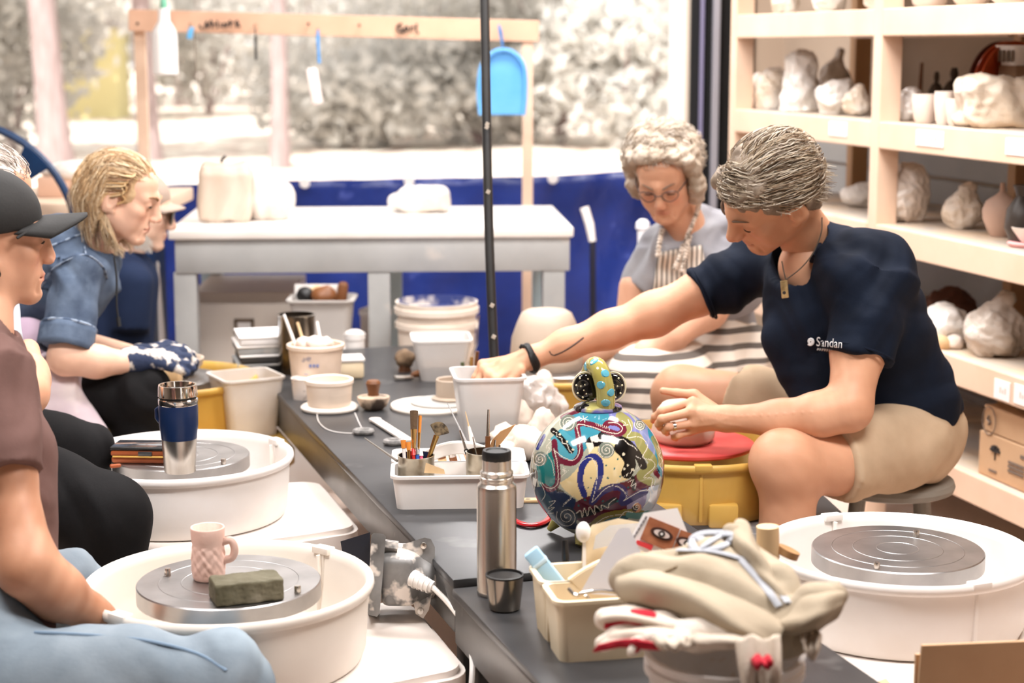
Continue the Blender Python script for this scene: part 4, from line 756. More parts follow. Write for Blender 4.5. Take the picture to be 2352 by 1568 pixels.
p = Q(1159, 1398, Z2); k = DEP(p) / FPX; t = thing('thermos_cup', 'small steel thermos cup with black lining beside the flask', 'cup', p)
G().lathe([(0, 0), (30 * k, 0), (36 * k, 4 * k), (40 * k, 40 * k), (43 * k, 72 * k), (43.5 * k, 80 * k), (42 * k, 80 * k), (0, 60 * k)], 48).obj('cup_shell', mat('dark_steel', (150, 142, 132), .18, 1), t)
G().lathe([(43.8 * k, 79 * k), (44 * k, 83 * k), (40 * k, 84 * k), (38 * k, 78 * k), (34 * k, 20 * k), (0, 14 * k)], 48).obj('black_lining', BLACKP, t)
# ---------------------------------------------------------------- totes
def tote(name, lab, loc, rotz, L, D, H, m):
    t = thing(name, lab, 'tote', loc, rotz)
    for s in (-1, 1): tubmesh('trough', L / 2 - .012, D / 4 - .008, L / 2 - .004, D / 4 - .002, 0, H, .004, m, t, .005, T(0, s * D / 4, 0), .016)
    out = []; n = 16
    for i in range(n + 1): x = -L * .36 + L * .72 * i / n; out.append((x, H + .004 + .042 * (1 - (x / (L * .36)) ** 2)))
    for i in range(n, -1, -1): x = -L * .30 + L * .60 * i / n; out.append((x, H - .018 + .036 * (1 - (x / (L * .30)) ** 2)))
    M = Matrix(((1, 0, 0, 0), (0, 0, 1, 0), (0, 1, 0, 0), (0, 0, 0, 1)))
    G().prism(out, -.007, .007, M, bev=.002).obj('handle', m, t)
    G().box((-L / 2 + .01, -.006, .004), (L / 2 - .01, .006, H - .012), bev=.002).obj('divider', m, t); return t
fl = Q(912, 1172, Z1); tw = tote('tool_tote', 'white plastic tote of brushes and clay tools behind the thermos', (fl[0] + .128, fl[1] + .135, Z1), .05, .295, .26, .074, W_PL)
fr = Q(1282, 1520, Z2); tc = tote('tool_tote', 'cream plastic tote stuffed with papers and tools beside the cloth bucket', (fr[0] + .135, fr[1] + .12, Z2), .2, .33, .21, .105, CREAM2)
G().box((-.125, -.118, .040), (.125, -.014, .045), bev=.002).obj('tray_insert', W_PL, tw)
# tins in the white tote
dt = 3.66
def tin(px, py0, py1, w, d, lab):
    b = P(px, py1, d); k = d / FPX; zb = Z1 + .0455; t = thing('tin_can', lab, 'tin can', (b[0], b[1], zb)); r = w / 2 * k; h = P(px, py0 + 8, d)[2] - zb
    pr = [(0, 0), (r, 0), (r * 1.02, .003)]
    for i in range(6): z = .006 + .004 * i; pr += [(r * .985, z), (r * 1.0, z + .002)]
    pr += [(r * .99, h - .004), (r * 1.02, h), (r * .95, h), (r * .95, .004), (0, .004)]; G().lathe(pr, 40).obj('can_body', TIN, t, ang=60); return b, zb, h
ca, za, ha = tin(956, 1035, 1082, 84, 3.77, 'short tin can of paint brushes in the white tote')
cb, zb_, hb = tin(1112, 1026, 1078, 84, 3.77, 'short tin can of metal tools behind the thermos stopper')
GOLD = mat('brass_ferrule', (206, 168, 104), .25, 1); ORG = mat('orange_bristle', (222, 138, 52), .6); BRN = mat('brown_bristle', (96, 74, 52), .9, bump=.8, bs=200); RDH = mat('red_lacquer', (196, 40, 34), .3); BLH = mat('blue_lacquer', (50, 96, 180), .3); BKH = mat('black_lacquer', (20, 18, 18), .25); PNK = mat('pink_handle', (226, 96, 130), .4); SIL = mat('silver_tool', (200, 198, 196), .2, 1)
def stick(name, lab, cat, base, px, py, d, segs, flat=None, grp=None):
    """segs: list of (name, material, t0, t1, r0, r1) along base -> P(px,py,d)"""
    tip = P(px, py, d); t = thing(name, lab, cat, base, 0, grp); v = tip - base
    for (nm, m, a, b, r0, r1) in segs: G().tube([v * a, v * (a + (b - a) * .5), v * b], [r0, (r0 + r1) / 2, r1], 10, flat=flat).obj(nm, m, t)
    return t
zi = za + .006
def cbase(c, dx, dy): return np.array((c[0] + dx, c[1] + dy, zi))
stick('paint_brush', 'wide brown-bristled brush, tallest in the left tin', 'brush', cbase(ca, -.006, 0), 951, 944, 3.80, [('handle', RDH, 0, .42, .004, .006), ('ferrule', GOLD, .42, .72, .007, .0125), ('bristles', BRN, .72, 1, .0125, .0155)], .6)
stick('paint_brush', 'flat orange-bristled brush beside the wide brown brush', 'brush', cbase(ca, .002, .008), 965, 955, 3.81, [('handle', BLH, 0, .45, .004, .005), ('ferrule', GOLD, .45, .72, .005, .007), ('bristles', ORG, .72, 1, .007, .008)], .5)
t = stick('fan_brush', 'fan brush with spread tan bristles leaning right from the left tin', 'brush', cbase(ca, .012, -.005), 1003, 1000, 3.78, [('handle', BKH, 0, .35, .0035, .004), ('ferrule', GOLD, .35, 1, .004, .0065)])
fb = P(1003, 1000, 3.78) - cbase(ca, .012, -.005); ax = unit(P(1018, 966, 3.78) - P(1003, 1000, 3.78)); sx = np.array((ax[2], 0, -ax[0])); g = G()
for i in range(46):
    a = -0.95 + 1.9 * i / 45; L = .031 * (1 - .12 * abs(a)); dr = ax * math.cos(a) + sx * math.sin(a); g.tube([fb + dr * .0, fb + dr * L * .6 + (0, .001 * math.sin(i * 2), 0), fb + dr * L], [.0016, .0014, .0006], 4)
o = g.obj('bristles', mat('fan_bristle', (150, 130, 100), .9, col2=(70, 60, 48), ns=90), t); o['kind'] = 'stuff'
for i, (dx, dy, px, py, m1, m2, lab) in enumerate(((-.022, -.008, 926, 1010, W_PL, ORG, 'small orange shaper leaning left in the left tin'), (-.012, -.015, 938, 1015, GOLD, ORG, 'short gold brush with orange flared tip in the left tin'), (.0, -.018, 948, 1030, RDH, RDH, 'short red stick in the left tin'), (.006, -.015, 958, 1028, BLH, SIL, 'short blue and silver stick in the left tin'), (.014, -.016, 967, 1032, PNK, W_PL, 'short pink and white stick in the left tin'))):
    stick('clay_tool', lab, 'tool', cbase(ca, dx, dy), px, py, 3.77, [('shaft', m1, 0, .78, .0035, .004), ('tip', m2, .78, 1, .005, .006 if i < 2 else .003)])
for i, (dx, dy, px, py, m1, m2, r, lab) in enumerate(((-.02, .0, 1056, 988, BKH, SIL, .004, 'thin loop tool leaning far left in the right tin'), (-.008, .01, 1086, 1003, SIL, SIL, .003, 'slim metal pick in the right tin'), (.006, .012, 1122, 940, WALNUT, SIL, .005, 'tall wooden handled needle tool in the right tin'), (.016, .0, 1138, 1010, SIL, SIL, .0045, 'metal ribbon tool with round end in the right tin'), (.02, .008, 1148, 1022, BLH, SIL, .0045, 'short blue ended tool in the right tin'))):
    stick('clay_tool', lab, 'tool', cbase(cb, dx, dy), px, py, 3.78, [('handle', m1, 0, .6, r, r * 1.2), ('tip', m2, .6, 1, r * .8, r * .5)])
t = thing('wooden_knife', 'leaf-shaped wooden modelling knife pointing up right from the tin', 'tool', cbase(cb, .012, .004)); o_ = cbase(cb, .012, .004); pts = [P(x, y, 3.80) - o_ for x, y in ((1120, 1040), (1130, 1010), (1150, 990), (1184, 974), (1165, 1000), (1145, 1025))]
g = G(); n = len(pts); g.add([tuple(x + (0, -.002, 0)) for x in pts] + [tuple(x + (0, .002, 0)) for x in pts], [tuple(range(n)), tuple(reversed(range(n, 2 * n)))] + [(i + n, (i + 1) % n + n, (i + 1) % n, i) for i in range(n)]); g.obj('blade', mat('tan_wood', (176, 132, 88), .5), t, smooth=False)
# things in the rear trough of the white tote
rb = np.array((tw.location.x, tw.location.y + .06, Z1 + .0065))
for i, (dx, px, py, m1, m2, r, lab) in enumerate(((-.03, 1010, 1025, PALEW, WALNUT, .009, 'thick wooden handled tool lying in the rear trough of the tote'), (.0, 1032, 1020, WALNUT, SIL, .008, 'brown handled tool with metal end in the rear trough'), (.03, 1050, 1018, W_PL, W_PL, .007, 'white stick in the rear trough of the tote'), (.045, 1062, 1018, mat('peach_plastic', (240, 190, 160), .5), mat('peach_plastic', 0), .008, 'peach coloured stick in the rear trough of the tote'))):
    stick('clay_tool', lab, 'tool', rb + np.array((dx, 0, 0)), px, py, 3.87, [('handle', m1, 0, .7, r, r * 1.1), ('tip', m2, .7, 1, r * 1.1, r * .8)])
stick('palette_knife', 'long white plastic knife standing tall in the rear trough', 'tool', rb + np.array((.06, .005, 0)), 1028, 926, 3.88, [('handle', W_PL, 0, .45, .004, .005), ('blade', mat('clear_plastic', (230, 232, 234), .1, trans=.5), .45, 1, .006, .003)], .4)
stick('trimming_tool', 'white and orange bottle brush standing in the rear trough', 'tool', rb + np.array((.05, .0, 0)), 1069, 945, 3.88, [('base', mat('peach_orange', (240, 160, 96), .5), 0, .55, .006, .0075), ('collar', W_PL, .55, .8, .007, .003), ('tip', PALEW, .8, 1, .0018, .001)])
p = Q(860, 1010, Z1); stick('needle_tool', 'thin grey needle tool resting on the left rim of the white tote', 'tool', P(912, 1058, 3.72), 838, 1006, 3.95, [('rod', mat('grey_rod', (140, 134, 126), .4, .6), 0, 1, .0032, .0015)])
fb2 = P(985, 1075, 3.72); t = thing('wood_rib', 'pale triangular wooden rib lying in the front trough beside the tin', 'rib', (fb2[0], fb2[1] - .002, Z1 + .0065)); o_ = np.array(t.location)
slabpx('rib_plate', [(974, 1086), (978, 1062), (1020, 1078), (1022, 1088)], 3.70, 3.707, PALEW, t, o_)
# ---------------------------------------------------------------- small things along the grey table
p = Q(757, 940, Z1); k = DEP(p) / FPX; t = thing('clay_bat', 'cream round bat under the white straight-sided pot', 'bat', p); G().lathe([(0, 0), (62 * k, 0), (66 * k, 4 * k), (66 * k, 8 * k), (62 * k, 11 * k), (0, 11 * k)], 48).obj('disc', CREAM, t, ang=40)
t = thing('clay_pot', 'white straight-sided clay pot on a cream bat', 'pot', p + np.array((0, .0, 11 * k))); G().lathe([(0, 0), (48 * k, 0), (50 * k, 4 * k), (53 * k, 50 * k), (56 * k, 52 * k), (56 * k, 60 * k), (52 * k, 62 * k), (48 * k, 60 * k), (45 * k, 10 * k), (0, 8 * k)], 48).obj('pot_body', mat('slip_cast_white', (238, 222, 206), .6, col2=(226, 208, 190), ns=5), t, ang=40)
p = Q(698, 915, Z1); k = DEP(p) / FPX; t = thing('paper_cup', 'small printed white tub half behind the white pot', 'tub', p); G().lathe([(0, 0), (24 * k, 0), (28 * k, 46 * k), (30 * k, 48 * k), (28 * k, 50 * k), (0, 47 * k)], 28).obj('tub_body', mat('printed_tub', (226, 214, 204), .5, col2=(170, 156, 148), ns=30, lo=.55, hi=.65), t)
p = Q(727, 902, Z1); k = DEP(p) / FPX; t = thing('measuring_bucket', 'clay-smeared printed measuring bucket holding sponges and sticks', 'bucket', p)
MB = mat('smeared_bucket', (234, 214, 196), .5, col2=(214, 190, 168), ns=8, col3=(168, 156, 160), n3=18, lo3=.66, hi3=.7)
G().lathe([(0, 0), (52 * k, 0), (62 * k, 104 * k), (66 * k, 106 * k), (66 * k, 114 * k), (62 * k, 116 * k), (59 * k, 113 * k), (50 * k, 8 * k), (0, 6 * k)], 48).obj('bucket_body', MB, t)
g = G()
for i in range(5): a = -2.1 + .12 * i; r = 56 * k; g.box((-.001, -.006, 0), (.0015, .006, .002 + .001 * (i % 2)), T(r * math.cos(a), r * math.sin(a), (25 + i * 14) * k) @ RZ(a))
o = g.obj('scale_marks', mat('faded_blue_print', (130, 140, 186), .6), t, smooth=False); o['kind'] = 'stuff'
G().box((-.001, -.012, -.012), (.002, .012, .012), T(55.6 * k * math.cos(-1.35), 55.6 * k * math.sin(-1.35), 34 * k) @ RZ(-1.35)).obj('print_square', mat('brown_print', (140, 122, 112), .7), t, smooth=False)
for i in range(3): G().box((-.001, -.016 + .01 * i, -.004), (.002, -.009 + .01 * i, .004), T(59.4 * k * math.cos(-1.5), 59.4 * k * math.sin(-1.5), 74 * k) @ RZ(-1.5)).obj('print_letter', mat('faded_blue_print', 0), t, smooth=False)
for i, (x, y, r) in enumerate(((0, 0, .026), (-.03, .01, .022), (.025, .015, .02))): blob('sponge_lump', (x, y, 112 * k), (r * 1.2, r, r), CLAYW, t, .15, 5, i)
for i, (x0, px, py) in enumerate(((-.03, 652, 722), (-.01, 683, 740), (.03, 728, 738))): tip = P(px, py, 4.98) - p; G().tube([(x0, 0, .06), tip * .5 + np.array((x0, 0, .06)) * .5, tip], [.005, .005, .004], 8).obj('stir_stick', PALEW if i == 1 else W_PL, t)
p = Q(684, 892, Z1); p = p + np.array((-.03, .2, 0)); p = P(684, 885, 5.28); p[2] = Z1; k = 5.28 / FPX; h = P(684, 718, 5.28)[2] - Z1; t = thing('steel_canister', 'tall stainless canister behind the measuring bucket', 'canister', p); G().lathe([(0, 0), (41 * k, 0), (42 * k, h - .006), (44 * k, h), (40 * k, h + .002), (39 * k, .02), (0, .01)], 40).obj('canister_body', mat('brown_steel', (150, 138, 124), .25, 1, col2=(110, 98, 84), ns=6, stretch=(1, 1, .2)), t)
p = P(800, 880, 5.2); p[2] = Z1; t = thing('plastic_box', 'small cream lidded box right of the measuring bucket', 'box', p, .2); G().box((-.03, -.03, 0), (.045, .05, .05), bev=.008).obj('box_body', CREAM2, t); G().box((-.033, -.033, .05), (.048, .053, .062), bev=.005).obj('lid', W_PL, t)
for i in range(4):
    p = P(598, 850, 5.36); z = Z1 + .028 * i; t = thing('glaze_tray', ('lowest dark tray in the stack left of the canister', 'second dark tray in the stack left of the canister', 'third grey tray in the stack left of the canister', 'top printed tray in the stack left of the canister')[i], 'tray', (p[0] + .0 + .008 * (i % 2), p[1], z), .25, 'trays stacked by the steel canister')
    G().box((-.075, -.09, 0), (.08, .09, .02), bev=.004).obj('tray_body', (BLACKP, mat('charcoal_tray', (60, 58, 56), .5), GREYP, PAPER)[i], t); G().box((-.078, -.093, .02), (.083, .093, .026), bev=.002).obj('tray_lip', (GREYP, PAPER, W_PL, PAPER)[i], t)
    if i == 3:
        for a in range(3): G().box((-.06 + .045 * a, -.07, .026), (-.03 + .045 * a, .06, .0266)).obj('printed_panel', mat('pale_blue_print', (186, 204, 226), .6), t, smooth=False)
p = Q(858, 940, Z1); k = DEP(p) / FPX; t = thing('wood_stamp', 'round stamp with brown wooden knob beside the white pot', 'stamp', p)
G().lathe([(0, 0), (20 * k, 0), (30 * k, 8 * k), (37 * k, 24 * k), (37 * k, 30 * k), (20 * k, 33 * k), (0, 33 * k)], 36).obj('stamp_base', mat('mottled_stamp', (196, 172, 148), .5, col2=(70, 56, 46), ns=16, lo=.45, hi=.6), t)
G().lathe([(0, 32 * k), (13 * k, 33 * k), (12 * k, 40 * k), (15 * k, 52 * k), (17 * k, 62 * k), (13 * k, 68 * k), (0, 69 * k)], 28).obj('knob', WALNUT, t)
p = Q(990, 936, Z1); k = DEP(p) / FPX
t = thing('clay_bat', 'large pale round bat lowest under the small ring pot', 'bat', p); G().lathe([(0, 0), (92 * k, 0), (94 * k, 5 * k), (92 * k, 9 * k), (0, 9 * k)], 48).obj('disc', mat('pale_bat', (226, 216, 204), .6), t, ang=40)
t = thing('clay_bat', 'grey round bat stacked on the large pale bat', 'bat', p + np.array((.028, .01, 9 * k))); G().lathe([(0, 0), (70 * k, 0), (71 * k, 5 * k), (0, 5 * k)], 48).obj('disc', mat('grey_bat', (170, 168, 164), .6), t, ang=40)
t = thing('clay_ring', 'low grey-brown clay ring pot on stacked bats', 'pot', p + np.array((.055, .035, 14 * k + .0005))); G().lathe([(0, 0), (44 * k, 0), (46 * k, 4 * k), (36 * k, 8 * k), (36 * k, 46 * k), (34 * k, 48 * k), (31 * k, 46 * k), (30 * k, 12 * k), (0, 10 * k)], 40).obj('ring_body', CLAYG, t, ang=40)
# wire cutter: two toggles joined by wire
t = thing('cutting_wire', 'clay cutting wire with two grey rope toggles on the table', 'cutting wire', Q(835, 990, Z1)); o_ = np.array(t.location)
pts = smooth_path([Q(x, y, Z1 + .002) - o_ for x, y in ((728, 948), (732, 968), (752, 986), (790, 994), (830, 991), (822, 965), (815, 948))], 5); G().tube(pts, .0012, 6).obj('wire', W_PL, t)
for px, py in ((835, 990), (905, 1014)):
    c = Q(px, py, Z1 + .008) - o_; G().tube([c + .016 * np.array((math.cos(a) * 1.3, math.sin(a) * .9, 0)) for a in np.linspace(0, 6.28, 20, endpoint=False)], .0075, 8, closed=True).obj('toggle', mat('grey_rope', (160, 156, 152), .9, col2=(110, 108, 106), ns=60, bump=.8, bs=120), t)
a, b = Q(862, 966, Z1 + .004), Q(938, 1014, Z1 + .004); t = thing('wood_ruler', 'whitewashed flat wooden stick lying behind the white tote', 'ruler', a); v = b - a; n_ = unit(np.cross(v, (0, 0, 1))) * .013
G().add([tuple(x) for x in (n_, v + n_, v - n_, -n_)] + [tuple(x + np.array((0, 0, .005))) for x in (n_, v + n_, v - n_, -n_)], [(3, 2, 1, 0), (4, 5, 6, 7), (0, 1, 5, 4), (1, 2, 6, 5), (2, 3, 7, 6), (3, 0, 4, 7)]).obj('stick_body', mat('whitewash', (226, 216, 206), .7), t, smooth=False)
G().lathe([(0, 0), (.016, 0), (.016, .006), (0, .006)], 16).obj('round_end', mat('whitewash', 0), t)
# wooden tools beyond
p = Q(930, 872, Z1); t = thing('clay_scraper', 'wooden handled metal scraper lying on the far end of grey table', 'scraper', p); G().tube([(.02, .01, .012), (.05, .025, .017), (.085, .04, .02)], [.008, .013, .012], 12).obj('handle', WALNUT, t); G().box((-.03, -.012, .002), (.025, .02, .012), RZ(.3), bev=.002).obj('blade', STEEL, t)
p = Q(930, 852, Z1); t = thing('rope_brush', 'brown bristly round brush standing behind the scraper', 'brush', p); blob('bristle_head', (0, 0, .04), (.03, .03, .028), mat('coarse_bristle', (150, 124, 98), .9, col2=(96, 76, 58), ns=30, bump=1, bs=90), t, .15, 8, 2); G().tube([(0, 0, 0), (0, 0, .03)], [.02, .014], 12).obj('stock', WALNUT, t)
p = Q(1012, 874, Z1); k = DEP(p) / FPX; t = thing('slip_tub', 'white square tub with grey slip at the far end of the table', 'tub', p + np.array((0, .05, 0)), .1)
FRO = mat('frosted_plastic', (244, 242, 240), .3, trans=.35, col2=(236, 232, 228), ns=4)
tubmesh('tub_body', .062, .062, .086, .086, 0, .125, .003, FRO, t, .004); tubmesh('slip_fill', .056, .056, .064, .064, .004, .045, .001, CLAYB, t, 0)
# jar of thin tools between tub and pole
p = P(1078, 870, 4.78); p[2] = Z1; t = thing('tool_jar', 'short green-brown tool handles standing by the black pole', 'tools', p)
for i, (x, m) in enumerate(((-.012, mat('green_handle', (86, 92, 60), .5)), (.004, GOLD), (.014, WALNUT))): G().tube([(x * .5, 0, 0), (x * 1.6, 0, .12 + .015 * i)], .005, 8).obj('tool_handle', m, t)
# big white bucket the man's hand is in, bag and lumps beside it
p = Q(1120, 1004, Z1); bc = p + np.array((0, .01, 0)); t = thing('water_container', 'tall white square container with the man\'s hand inside', 'container', bc, .12)
h = P(1120, 862, DEP(bc) - .07)[2] - Z1
tubmesh('container_body', .066, .066, .085, .085, 0, h, .003, FRO, t, .006); tubmesh('slip_fill', .062, .062, .072, .072, .004, h * .45, .001, CLAYB, t, 0)
p = Q(1205, 985, Z1) + np.array((.0, .03, 0)); t = thing('plastic_bag', 'crumpled clear plastic bag around buff clay beside the container', 'plastic bag', p)
sd = SDF(.005); sd.ell((0, 0, .06), (.085, .07, .075)).ell((.05, 0, .04), (.06, .05, .045), k=.04).ell((-.05, .02, .09), (.05, .05, .04), k=.04).half((0, 0, 0), (0, 0, -1), (-.4, -.4, -.3), (.4, .4, .004)); v, q = sd.mesh(1); v = crumple(folds(v, q, .006, [((1, 0, .5), 80, 1)], 21), q, .012, 22, 4); v[:, 2] = np.maximum(v[:, 2], 0); mesh_obj('bag', v, q, mat('clear_bag', (236, 230, 224), .2, trans=.3, col2=(222, 212, 202), ns=8, bump=.8, bs=24, bd=.01), t, ang=0)
for i, (px, py, r, rz, lab) in enumerate(((1125, 1005, .034, .034, 'leftmost buff clay lump in front of the container'), (1168, 1035, .038, .036, 'buff clay lump in the middle of the pile by the vase'), (1215, 1055, .042, .042, 'large buff clay lump touching the painted vase'), (1150, 1068, .034, .032, 'front buff clay lump right of the thermos'), (1190, 1005, .034, .05, 'tall buff clay lump at the back of the pile'), (1248, 1030, .03, .05, 'buff clay lump tucked behind the painted vase'))):
    p = Q(px, py, Z1); t = thing('clay_lump', lab, 'clay lump', p); blob('lump', (0, 0, rz * .85), (r * 1.1, r, rz), CLAYB, t, .22, 7, 30 + i, flat=.8, fine=.12)
# flat tool, red strap
a, b = Q(1165, 1152, Z1), Q(1240, 1150, Z1); t = thing('wood_rib', 'flat pale wooden rib with a hole left of the vase', 'rib', a); v = b - a
out = [(-.03, -.012), (.04, -.012), (.06, 0), (.04, .014), (-.03, .012)]; G().prism(out, 0, .006, T(.04, 0, 0), bev=.0015).obj('rib_plate', PALEW, t); G().lathe([(.006, .0061), (.004, .0066), (0, .0066)], 14, T(.045, 0, 0)).obj('hole_mark', GREYI, t)
t = thing('red_loop', 'red plastic loop handle lying left of the vase', 'handle', Q(1225, 1198, Z1)); o_ = np.array(t.location); G().tube([x - o_ for x in smooth_path([Q(1160, 1170, Z1 + .006), Q(1182, 1195, Z1 + .006), Q(1215, 1206, Z1 + .006), Q(1248, 1200, Z1 + .006), Q(1270, 1182, Z1 + .006)], 5)], .007, 8, flat=.7).obj('loop', mat('translucent_red', (206, 36, 44), .2, coat=.4), t)
# black pole in front of the opening
pp = smooth_path([P(1108, -150, 4.72), P(1113, 0, 4.70), P(1118, 300, 4.66), P(1124, 560, 4.63), P(1134, 800, 4.6), P(1142, 935, 4.58)], 6); pp[-1][2] = Z1
t = thing('black_pole', 'thin black pole rising from the grey table past the opening', 'pole', (pp[-1][0], pp[-1][1], Z1)); o_ = np.array(t.location)
top = pp[0] + (pp[0] - pp[6]) * 5.0; top[2] = min(top[2], 2.9)
G().tube([x - o_ for x in [pp[0] + unit(pp[0] - pp[6]) * ((2.9 - pp[0][2]) / unit(pp[0] - pp[6])[2])] + pp], .0125, 12).obj('pole_shaft', mat('black_pole', (26, 25, 25), .45, col2=(40, 38, 36), ns=8), t)
for px, py in ((1120, 285), (1119, 292), (1122, 440), (1131, 700), (1135, 772)): c = P(px, py, 4.6 if py > 600 else 4.64) - o_; G().box((-.006, -.0145, -.005), (.004, -.009, .005), T(*c) @ RY(.5)).obj('scuff', mat('pale_scuff', (190, 180, 166), .7), t, smooth=False)
# slip tub at the blonde woman's wheel
p = Q(566, 1008, .427) + np.array((-.012, .09, 0)); t = thing('slip_tub', 'translucent square tub half full of beige slip beside the grey table', 'tub', p, .5)
k = DEP(p) / FPX; tubmesh('tub_body', .07, .07, .088, .088, 0, .17, .003, mat('smudged_frosted', (240, 234, 228), .35, trans=.3, col2=(226, 216, 206), ns=6, col3=(180, 152, 120), n3=7, lo3=.68, hi3=.76), t, .005); tubmesh('slip_fill', .066, .066, .076, .076, .004, .085, .001, mat('beige_slip', (208, 186, 164), .5), t, 0)
p = C6 + np.array((.03, -.14, 0)); t = thing('clay_block', 'small pale wood and clay block on the blonde woman\'s wheel', 'clay block', (p[0], p[1], .5735)); G().box((-.05, -.03, 0), (.03, .03, .05), bev=.012).obj('block', PALEW, t)
p = C6 + np.array((.0, .03, 0)); t = thing('clay_bowl', 'low wet clay bowl on the blonde woman\'s wheel', 'bowl', (p[0], p[1], .5735)); G().lathe([(0, 0), (.06, 0), (.09, .03), (.095, .05), (.088, .05), (.055, .012), (0, .01)], 36).obj('bowl_body', CLAYG, t, ang=40)
# ---------------------------------------------------------------- painted vase
VC = P(1372, 1080, 3.46); VR = 154 * 3.46 / FPX
vz = thing('lidded_vase', 'round glossy vase painted with swirls and checks, looped lid handle', 'vase', (VC[0], VC[1], Z1)); VO = np.array((VC[0], VC[1], Z1))
def poly_in(x, y, pts):
    ins = np.zeros(x.shape, bool); n = len(pts)
    for i in range(n):
        x0, y0 = pts[i]; x1, y1 = pts[(i + 1) % n]
        if y0 == y1: continue
        ins ^= ((y0 > y) != (y1 > y)) & (x < (x1 - x0) * (y - y0) / (y1 - y0) + x0)
    return ins
def stroke_d(x, y, pts, sm=6):
    p = np.array(smooth_path([(a, b, 0) for a, b in pts], sm) if len(pts) > 2 else [(a, b, 0) for a, b in pts])[:, :2]; d = np.full(x.shape, 1e9)
    for i in range(len(p) - 1):
        a, b = p[i], p[i + 1]; v = b - a; L = max(v @ v, 1e-9); t = np.clip(((x - a[0]) * v[0] + (y - a[1]) * v[1]) / L, 0, 1); d = np.minimum(d, np.hypot(x - a[0] - t * v[0], y - a[1] - t * v[1]))
    return d
def vase_paint(x, y):
    c = np.zeros(x.shape + (3,)); c[:] = s2l((176, 178, 160)); PC = {}
    def put(m, col):
        c[m] = s2l(col)
    W = x + 9 * np.sin(y * .03); Yw = y + 7 * np.sin(x * .026)
    def pl(pts, col): put(poly_in(W, Yw, pts), col)
    def st(pts, w, col, sm=6, half=False): d = stroke_d(x, y, pts, sm); put(d < w / 2, col); return d
    pl([(120, 560), (330, 540), (480, 545), (380, 640), (300, 740), (300, 820), (200, 900), (110, 900)], (186, 186, 166))
    pl([(440, 520), (790, 510), (740, 640), (600, 740), (560, 800), (500, 880), (380, 900), (330, 700), (370, 640), (450, 640)], (64, 148, 168))
    pl([(190, 900), (320, 800), (345, 1000), (350, 1090), (230, 1090), (180, 1000)], (30, 124, 122))
    pl([(300, 720), (400, 640), (470, 700), (520, 880), (400, 900), (330, 860)], (84, 160, 176))
    pl([(740, 500), (900, 500), (980, 640), (1030, 820), (930, 800), (850, 690), (740, 690)], (124, 126, 184))
    pl([(930, 480), (1050, 560), (1150, 720), (1190, 940), (1120, 1000), (1060, 850), (1000, 700)], (136, 146, 190))
    pl([(1040, 620), (1110, 680), (1160, 860), (1150, 1000), (1110, 960), (1090, 800)], (60, 150, 172))
    pl([(560, 760), (700, 690), (820, 740), (870, 900), (880, 1010), (700, 1120), (520, 1200), (370, 1050), (520, 930), (600, 860)], (240, 214, 158))
    pl([(560, 745), (610, 700), (690, 665), (700, 735), (620, 775), (590, 830)], (238, 230, 214)); pl([(552, 752), (605, 700), (610, 745)], (20, 18, 18)); pl([(620, 775), (615, 735), (700, 728), (692, 752)], (20, 18, 18))
    pl([(460, 1210), (870, 1030), (1010, 930), (1110, 1080), (1000, 1150), (900, 1220), (850, 1270), (560, 1370), (470, 1310)], (92, 26, 44))
    pl([(130, 1080), (240, 1080), (345, 1105), (420, 1120), (490, 1180), (470, 1250), (520, 1420), (330, 1380), (180, 1230)], (22, 40, 76))
    pl([(150, 1100), (250, 1095), (300, 1180), (330, 1330), (220, 1260)], (16, 62, 82))
    pl([(340, 1085), (425, 1112), (360, 1120)], (20, 18, 18)); pl([(130, 930), (185, 950), (200, 1090), (140, 1080)], (24, 22, 22)); pl([(150, 1005), (185, 1020), (190, 1080), (158, 1060)], (232, 226, 214))
    pl([(860, 1150), (1080, 1090), (1080, 1210), (960, 1260), (880, 1240)], (150, 140, 172)); pl([(1060, 1080), (1140, 1050), (1100, 1240), (1040, 1300), (1000, 1260)], (196, 206, 216))
    pl([(1080, 850), (1130, 980), (1120, 1010), (1080, 980)], (110, 30, 48)); pl([(1085, 840), (1100, 850), (1135, 960), (1120, 950)], (22, 20, 20))
    st([(600, 1420), (700, 1320), (880, 1280), (1000, 1290)], 70, (132, 118, 44)); st([(640, 1420), (740, 1340), (880, 1310)], 34, (20, 84, 96)); st([(900, 1290), (980, 1300), (1060, 1280)], 50, (96, 150, 140))
    st([(830, 535), (890, 590), (880, 680), (960, 700), (1000, 780), (1080, 880), (1040, 950), (990, 990), (1060, 1030)], 74, (156, 152, 92)); st([(1090, 700), (1130, 800), (1150, 900)], 46, (150, 148, 96)); st([(1120, 680), (1165, 800), (1178, 930), (1160, 1080)], 26, (26, 24, 22))
    st([(500, 500), (420, 525), (380, 545)], 34, (108, 32, 54)); st([(190, 790), (220, 730), (240, 690)], 26, (60, 66, 140))
    st([(690, 692), (780, 705), (880, 745), (960, 830), (1005, 915)], 62, (18, 17, 17)); st([(825, 785), (880, 840), (905, 900), (880, 970)], 88, (16, 15, 15)); st([(925, 1010), (935, 1090)], 34, (18, 17, 17))
    pl([(940, 830), (1000, 870), (960, 850)], (238, 232, 220))
    st([(325, 740), (345, 860), (460, 900), (525, 830), (510, 700), (505, 605), (600, 605), (720, 650), (810, 675), (855, 640), (810, 595), (740, 590), (715, 612)], 46, (112, 34, 54)); st([(335, 800), (355, 950), (350, 1060), (300, 1105), (250, 1080)], 40, (104, 36, 58))
    st([(310, 648), (370, 705), (455, 810)], 42, (20, 19, 19)); st([(520, 1300), (640, 1260), (790, 1175)], 44, (18, 17, 17))
